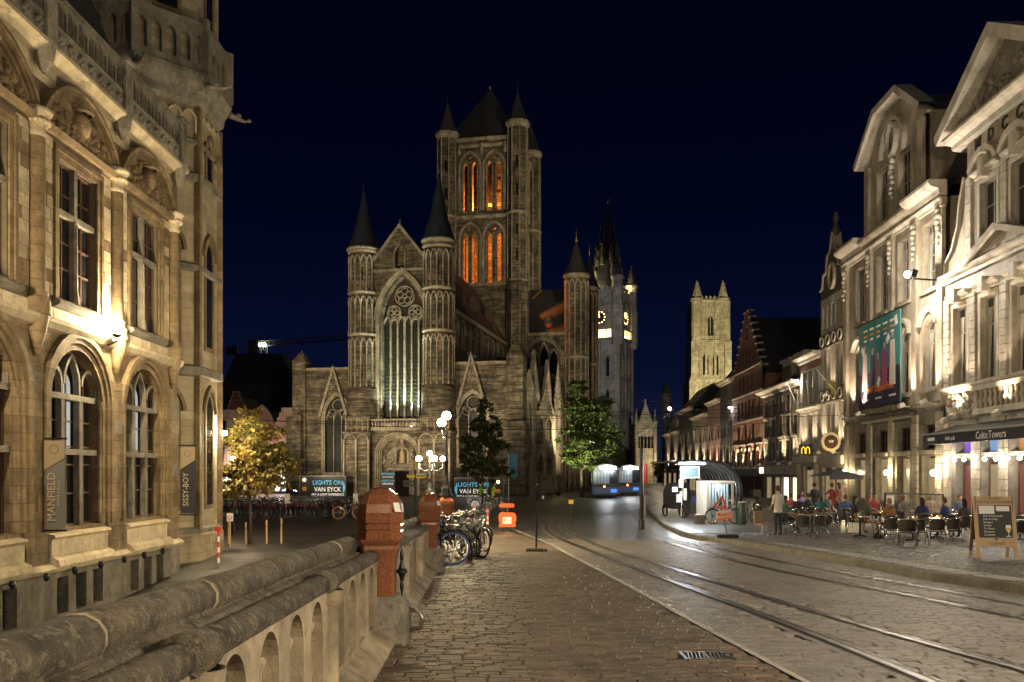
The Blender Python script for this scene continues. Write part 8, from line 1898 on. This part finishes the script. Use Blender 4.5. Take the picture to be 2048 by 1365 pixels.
for dx,h_ in ((-0.9,1.0),(0.75,1.0),(1.35,1.05),(-0.1,0.9)):
    t = thing('tree_stake', 'wooden stake round the young autumn tree', 'stake', (X+dx,Y-0.3+0.25*abs(dx),z), 0, 'stakes round the autumn tree'); m = MB(); m.lathe([(0.04,-0.1),(0.04,h_),(0.02,h_+0.04)],(0,0,0),7); obj('post', m, M['wood_board'], t); m = MB(); m.box(-0.05,0.05,-0.05,0.05,h_*0.75,h_*0.78); obj('strap', m, M['rubber'], t)
Y = 66.0; X = (965-CX)/F*Y
k,cr = tpx(Y,[(-4,185,14,24,0),(6,150,27,26,0.4),(-20,122,24,22,-0.3),(25,118,26,24,0.3),(-34,86,20,15,0),(0,80,30,24,-0.4),(32,72,24,20,0.3),(10,205,10,14,0)])
tree('small_plane_tree','small leafy tree in front of the church aisle window',(X,Y,0),2.6,cr,11000,ld,0.2,4,0.11)
Y = 88.0; X = (1163-CX)/F*Y
k,cr = tpx(Y,[(-8,215,26,22,0),(4,180,40,28,0.5),(34,165,40,30,-0.5),(-5,135,42,30,0.4),(40,120,44,34,0.4),(58,95,26,26,0),(5,92,40,26,-0.5),(25,70,40,20,0.3),(-16,160,24,26,0)])
tree('green_tree','large green leafy tree beside the church chapels and the tram',(X,Y,0),2.6,cr,15000,lg_,0.27,6,0.22)
flood((X-2.6,Y-6.0,0.45), (X+0.8,Y,6.5), 5200, 80, 'added low floodlight brightening the green tree from its foot', (1,0.95,0.62))  # added lamp, stands in for the tram light on the leaves
t = thing('corner_lantern', 'bright wall lantern on the edge of the corner turret', 'lamp', at(449,866,36.6), 0)
m = MB(); m.tube([(-0.35,0,0.1),(-0.15,0,0.22),(0,0,0.14)],0.025,5); m.lathe([(0.14,0.08),(0.08,0.15),(0.02,0.18)],(0,0,0),8); obj('bracket', m, M['dark_metal'], t); m = MB(); m.sphere((0,0,0),0.12,10,6); obj('globe', m, M['lamp_warm'], t, True); light('lamp_light',(0.05,0,0),1300,(1,0.82,0.5),0.15,t)
Xl,Yl,zl = at(467,919,41.5); t = thing('street_lamp', 'small globe lamp post behind the autumn tree', 'street lamp', (Xl,Yl,zsq(Yl)), 0); hh = zl-zsq(Yl)
m = MB(); m.lathe([(0.10,0),(0.10,0.3),(0.04,0.5),(0.035,hh-0.12)],(0,0,0),8); obj('post', m, M['dark_metal'], t, True); m = MB(); m.sphere((0,0,hh),0.13,10,6); obj('globe', m, M['lamp_warm'], t, True); light('lamp_light',(0,0,hh),420,(1,0.75,0.5),0.16,t)
Y = 185; X = (1325-CX)/F*Y; k,cr = tpx(Y,[(0,30,22,16,0),(18,22,18,12,0),(-14,20,12,10,0)]); tree('street_end_tree','dark rounded tree at the far end of the street',(X,Y,0),1.2,cr,2500,ld,0.45,9,0.25)
# ------------------------------------------------------------------ houses on the far side of the square (left)
def lh(px0, px1, Y, top, mt_, lab, kind, winrows=2, nb=3, lit=None):
    k = Y/F; X0, X1 = (px0-CX)*k, (px1-CX)*k; zt = EZ+(HZ-top)*k; w_ = X1-X0
    H = thing('square_house', lab, 'building', (X0,Y,0), 0)
    hl = [rect((i+0.5)*w_/nb-0.42,(i+0.5)*w_/nb+0.42,4.2+j*2.6,5.9+j*2.6) for i in range(nb) for j in range(winrows) if 5.9+j*2.6 < zt-1]
    ze = zt-2.8 if kind else zt
    if kind == 'step':
        pts = [(0,0),(w_,0),(w_,ze)]; n = 5
        for i in range(n): pts += [(w_-i*w_*0.42/n, ze+(i+1)*2.8/n), (w_-(i+1)*w_*0.42/n, ze+(i+1)*2.8/n)]
        pts += [(w_-x,z_) for x,z_ in pts[3:][::-1]]+[(0,ze)]
    elif kind == 'round': pts = arch(0,w_,0,ze,zt,8)
    else: pts = rect(0,w_,0,zt)
    hl = [h for h in hl if h[2][1] < ze-0.2]
    m = MB(); m.holed(pts,hl,0,0.3); m.box(0.05,w_-0.05,0.3,8,0,ze-0.05); obj('front_wall', m, M[mt_], H)
    for p in hl: sash(H,(p[0][0]+p[1][0])/2,0.84,p[0][1],p[2][1],nx=2,fr='frame_white',surround=None)
    m = MB(); m.prism_xz([(0.1,ze-0.1),(w_-0.1,ze-0.1),(w_/2,zt-0.3)],0.6,9); obj('roof', m, M['slate'], H)
    m = MB(); m.ring(pts[2:],0.12,-0.12,0.3); obj('gable_edge', m, M['plaster_cream'], H)
    n = max(2,int(w_/2))
    for i in range(n):
        m = MB(); m.box((i+0.1)*w_/n,(i+0.9)*w_/n,-0.06,-0.01,0.3,2.7); sw_ = obj('shop_window', m, M[(lit or ['dim_warm'])[i % len(lit or [1])]], H)
        m = MB(); m.ring(rect((i+0.1)*w_/n,(i+0.9)*w_/n,0.3,2.7),0.08,-0.1,0.0,True); m.box((i+0.5)*w_/n-0.04,(i+0.5)*w_/n+0.04,-0.09,-0.06,0.3,2.7); obj('shop_frame', m, M['frame_grey'], sw_)
    m = MB(); m.box(-0.05,w_+0.05,-0.9,0.0,2.9,3.2); obj('canopy', m, M['plaster_dark'], H)
    light('shop_light',(w_/2,-1.4,3.8),260,(1,0.7,0.6),0.3,H)
    return H
lh(440,505,104,820,'plaster_cream','cream house with lit arcade behind the autumn tree','',2,5,['shop_warm','dim_warm'])
lh(500,548,106,812,'plaster_pink','pink house with a rounded gable behind the autumn tree','round',2,3,['shop_pink','dim_warm'])
lh(548,600,102,818,'plaster_pink','pinkish house with a stepped gable beside the church','step',2,3,['shop_white','shop_pink'])
lh(455,490,112,785,'brick_red','dark brick house with a stepped gable top behind the cream house','step',3,3)
dk = thing('dark_warehouse', 'large dark building rising behind the houses of the square', 'building', ((445-CX)/F*135,135,0), 0)
m = MB(); m.box(0,11,0,12,0,16); obj('wall', m, M['plaster_dark'], dk); m = MB(); m.prism_xz([(0,16),(11,16),(9,20.5),(2,20.5)],0,12); obj('roof', m, M['slate'], dk); m = MB(); m.box(3.0,4.2,3,4.2,19,23); obj('chimney', m, M['plaster_dark'], dk)
# tower crane with a work lamp
Y = 240; k = Y/F; cr_ = thing('tower_crane', 'distant tower crane jib with one bluish white work lamp', 'crane', ((527-CX)*k,Y,0), 0); zj = EZ+(HZ-692)*k
m = MB()
for a,b in ((-0.8,-0.8),(0.8,-0.8),(0.8,0.8),(-0.8,0.8)): m.bar((a,b,0),(a,b,zj),0.2)
for i in range(18): z0_ = zj*i/18; m.bar((-0.8,-0.8,z0_),(0.8,-0.8,z0_+zj/18),0.12); m.bar((0.8,0.8,z0_),(-0.8,0.8,z0_+zj/18),0.12)
obj('mast', m, M['jib_steel'] if 'jib_steel' in M else mat('jib_steel',(0.16,0.11,0.04),0.5), cr_)
m = MB(); x0_,x1_ = (-62)*k,(170)*k; zr = 14*k/232
def jz(x): return zj+(x-0)*0.075
for dz,dy in ((0,-0.6),(0,0.6),(1.3,0)): m.bar((x0_*0.2,dy,jz(x0_*0.2)+dz),(x1_,dy,jz(x1_)+dz),0.16)
m.bar((x0_,0,jz(x0_)),(0,0,jz(0)),0.5,0.3)
for i in range(30): xa = x0_*0.2+(x1_-x0_*0.2)*i/30; xb = xa+(x1_-x0_*0.2)/30; m.bar((xa,-0.6,jz(xa)),((xa+xb)/2,0,jz(xa)+1.3),0.1); m.bar(((xa+xb)/2,0,jz(xa)+1.3),(xb,0.6,jz(xb)),0.1)
obj('jib', m, M['jib_steel'], cr_)
m = MB(); m.box(x0_-1.5,x0_+1.5,-0.8,0.8,jz(x0_)-1.8,jz(x0_)+0.4); obj('counterweight', m, M['plaster_dark'], cr_); m = MB(); m.box(-0.9,0.9,-1.2,-0.6,jz(0)-0.3,jz(0)+0.5); obj('work_lamp', m, glow('crane_lamp',(0.55,0.75,1.0),22), cr_)
# small signs by the left corner
X,Y = (460-CX)/F*37, 37.0; t = thing('round_ban_sign', 'small white notice with a red ring on a post by the tree stakes', 'sign', (X,Y,zsq(Y)), 0); m = MB(); m.tube([(0,0.02,0),(0,0.02,1.5)],0.03,6); obj('post', m, M['wood_board'], t); m = MB(); m.box(-0.13,0.13,-0.02,0,1.15,1.48); pl_ = obj('plate', m, M['white_print'], t); m = MB(); m.tube([(0.085*math.cos(2*math.pi*i/14),-0.03,1.32+0.085*math.sin(2*math.pi*i/14)) for i in range(14)],0.012,5,True); obj('red_ring', m, M['red_paint'], pl_)
X,Y = (437-CX)/F*33.5, 33.5; t = thing('striped_corner_post', 'red and white striped post at the foot of the corner turret', 'post', (X,Y,zsq(Y)), 0)
for i in range(6): m = MB(); m.lathe([(0.045,i*0.2),(0.045,(i+1)*0.2)],(0,0,0),8); obj('stripe', m, M['red_paint' if i % 2 else 'white_print'], t)
m = MB(); m.box(-0.1,0.1,-0.1,0.1,1.2,1.36); obj('red_cap', m, M['red_paint'], t)
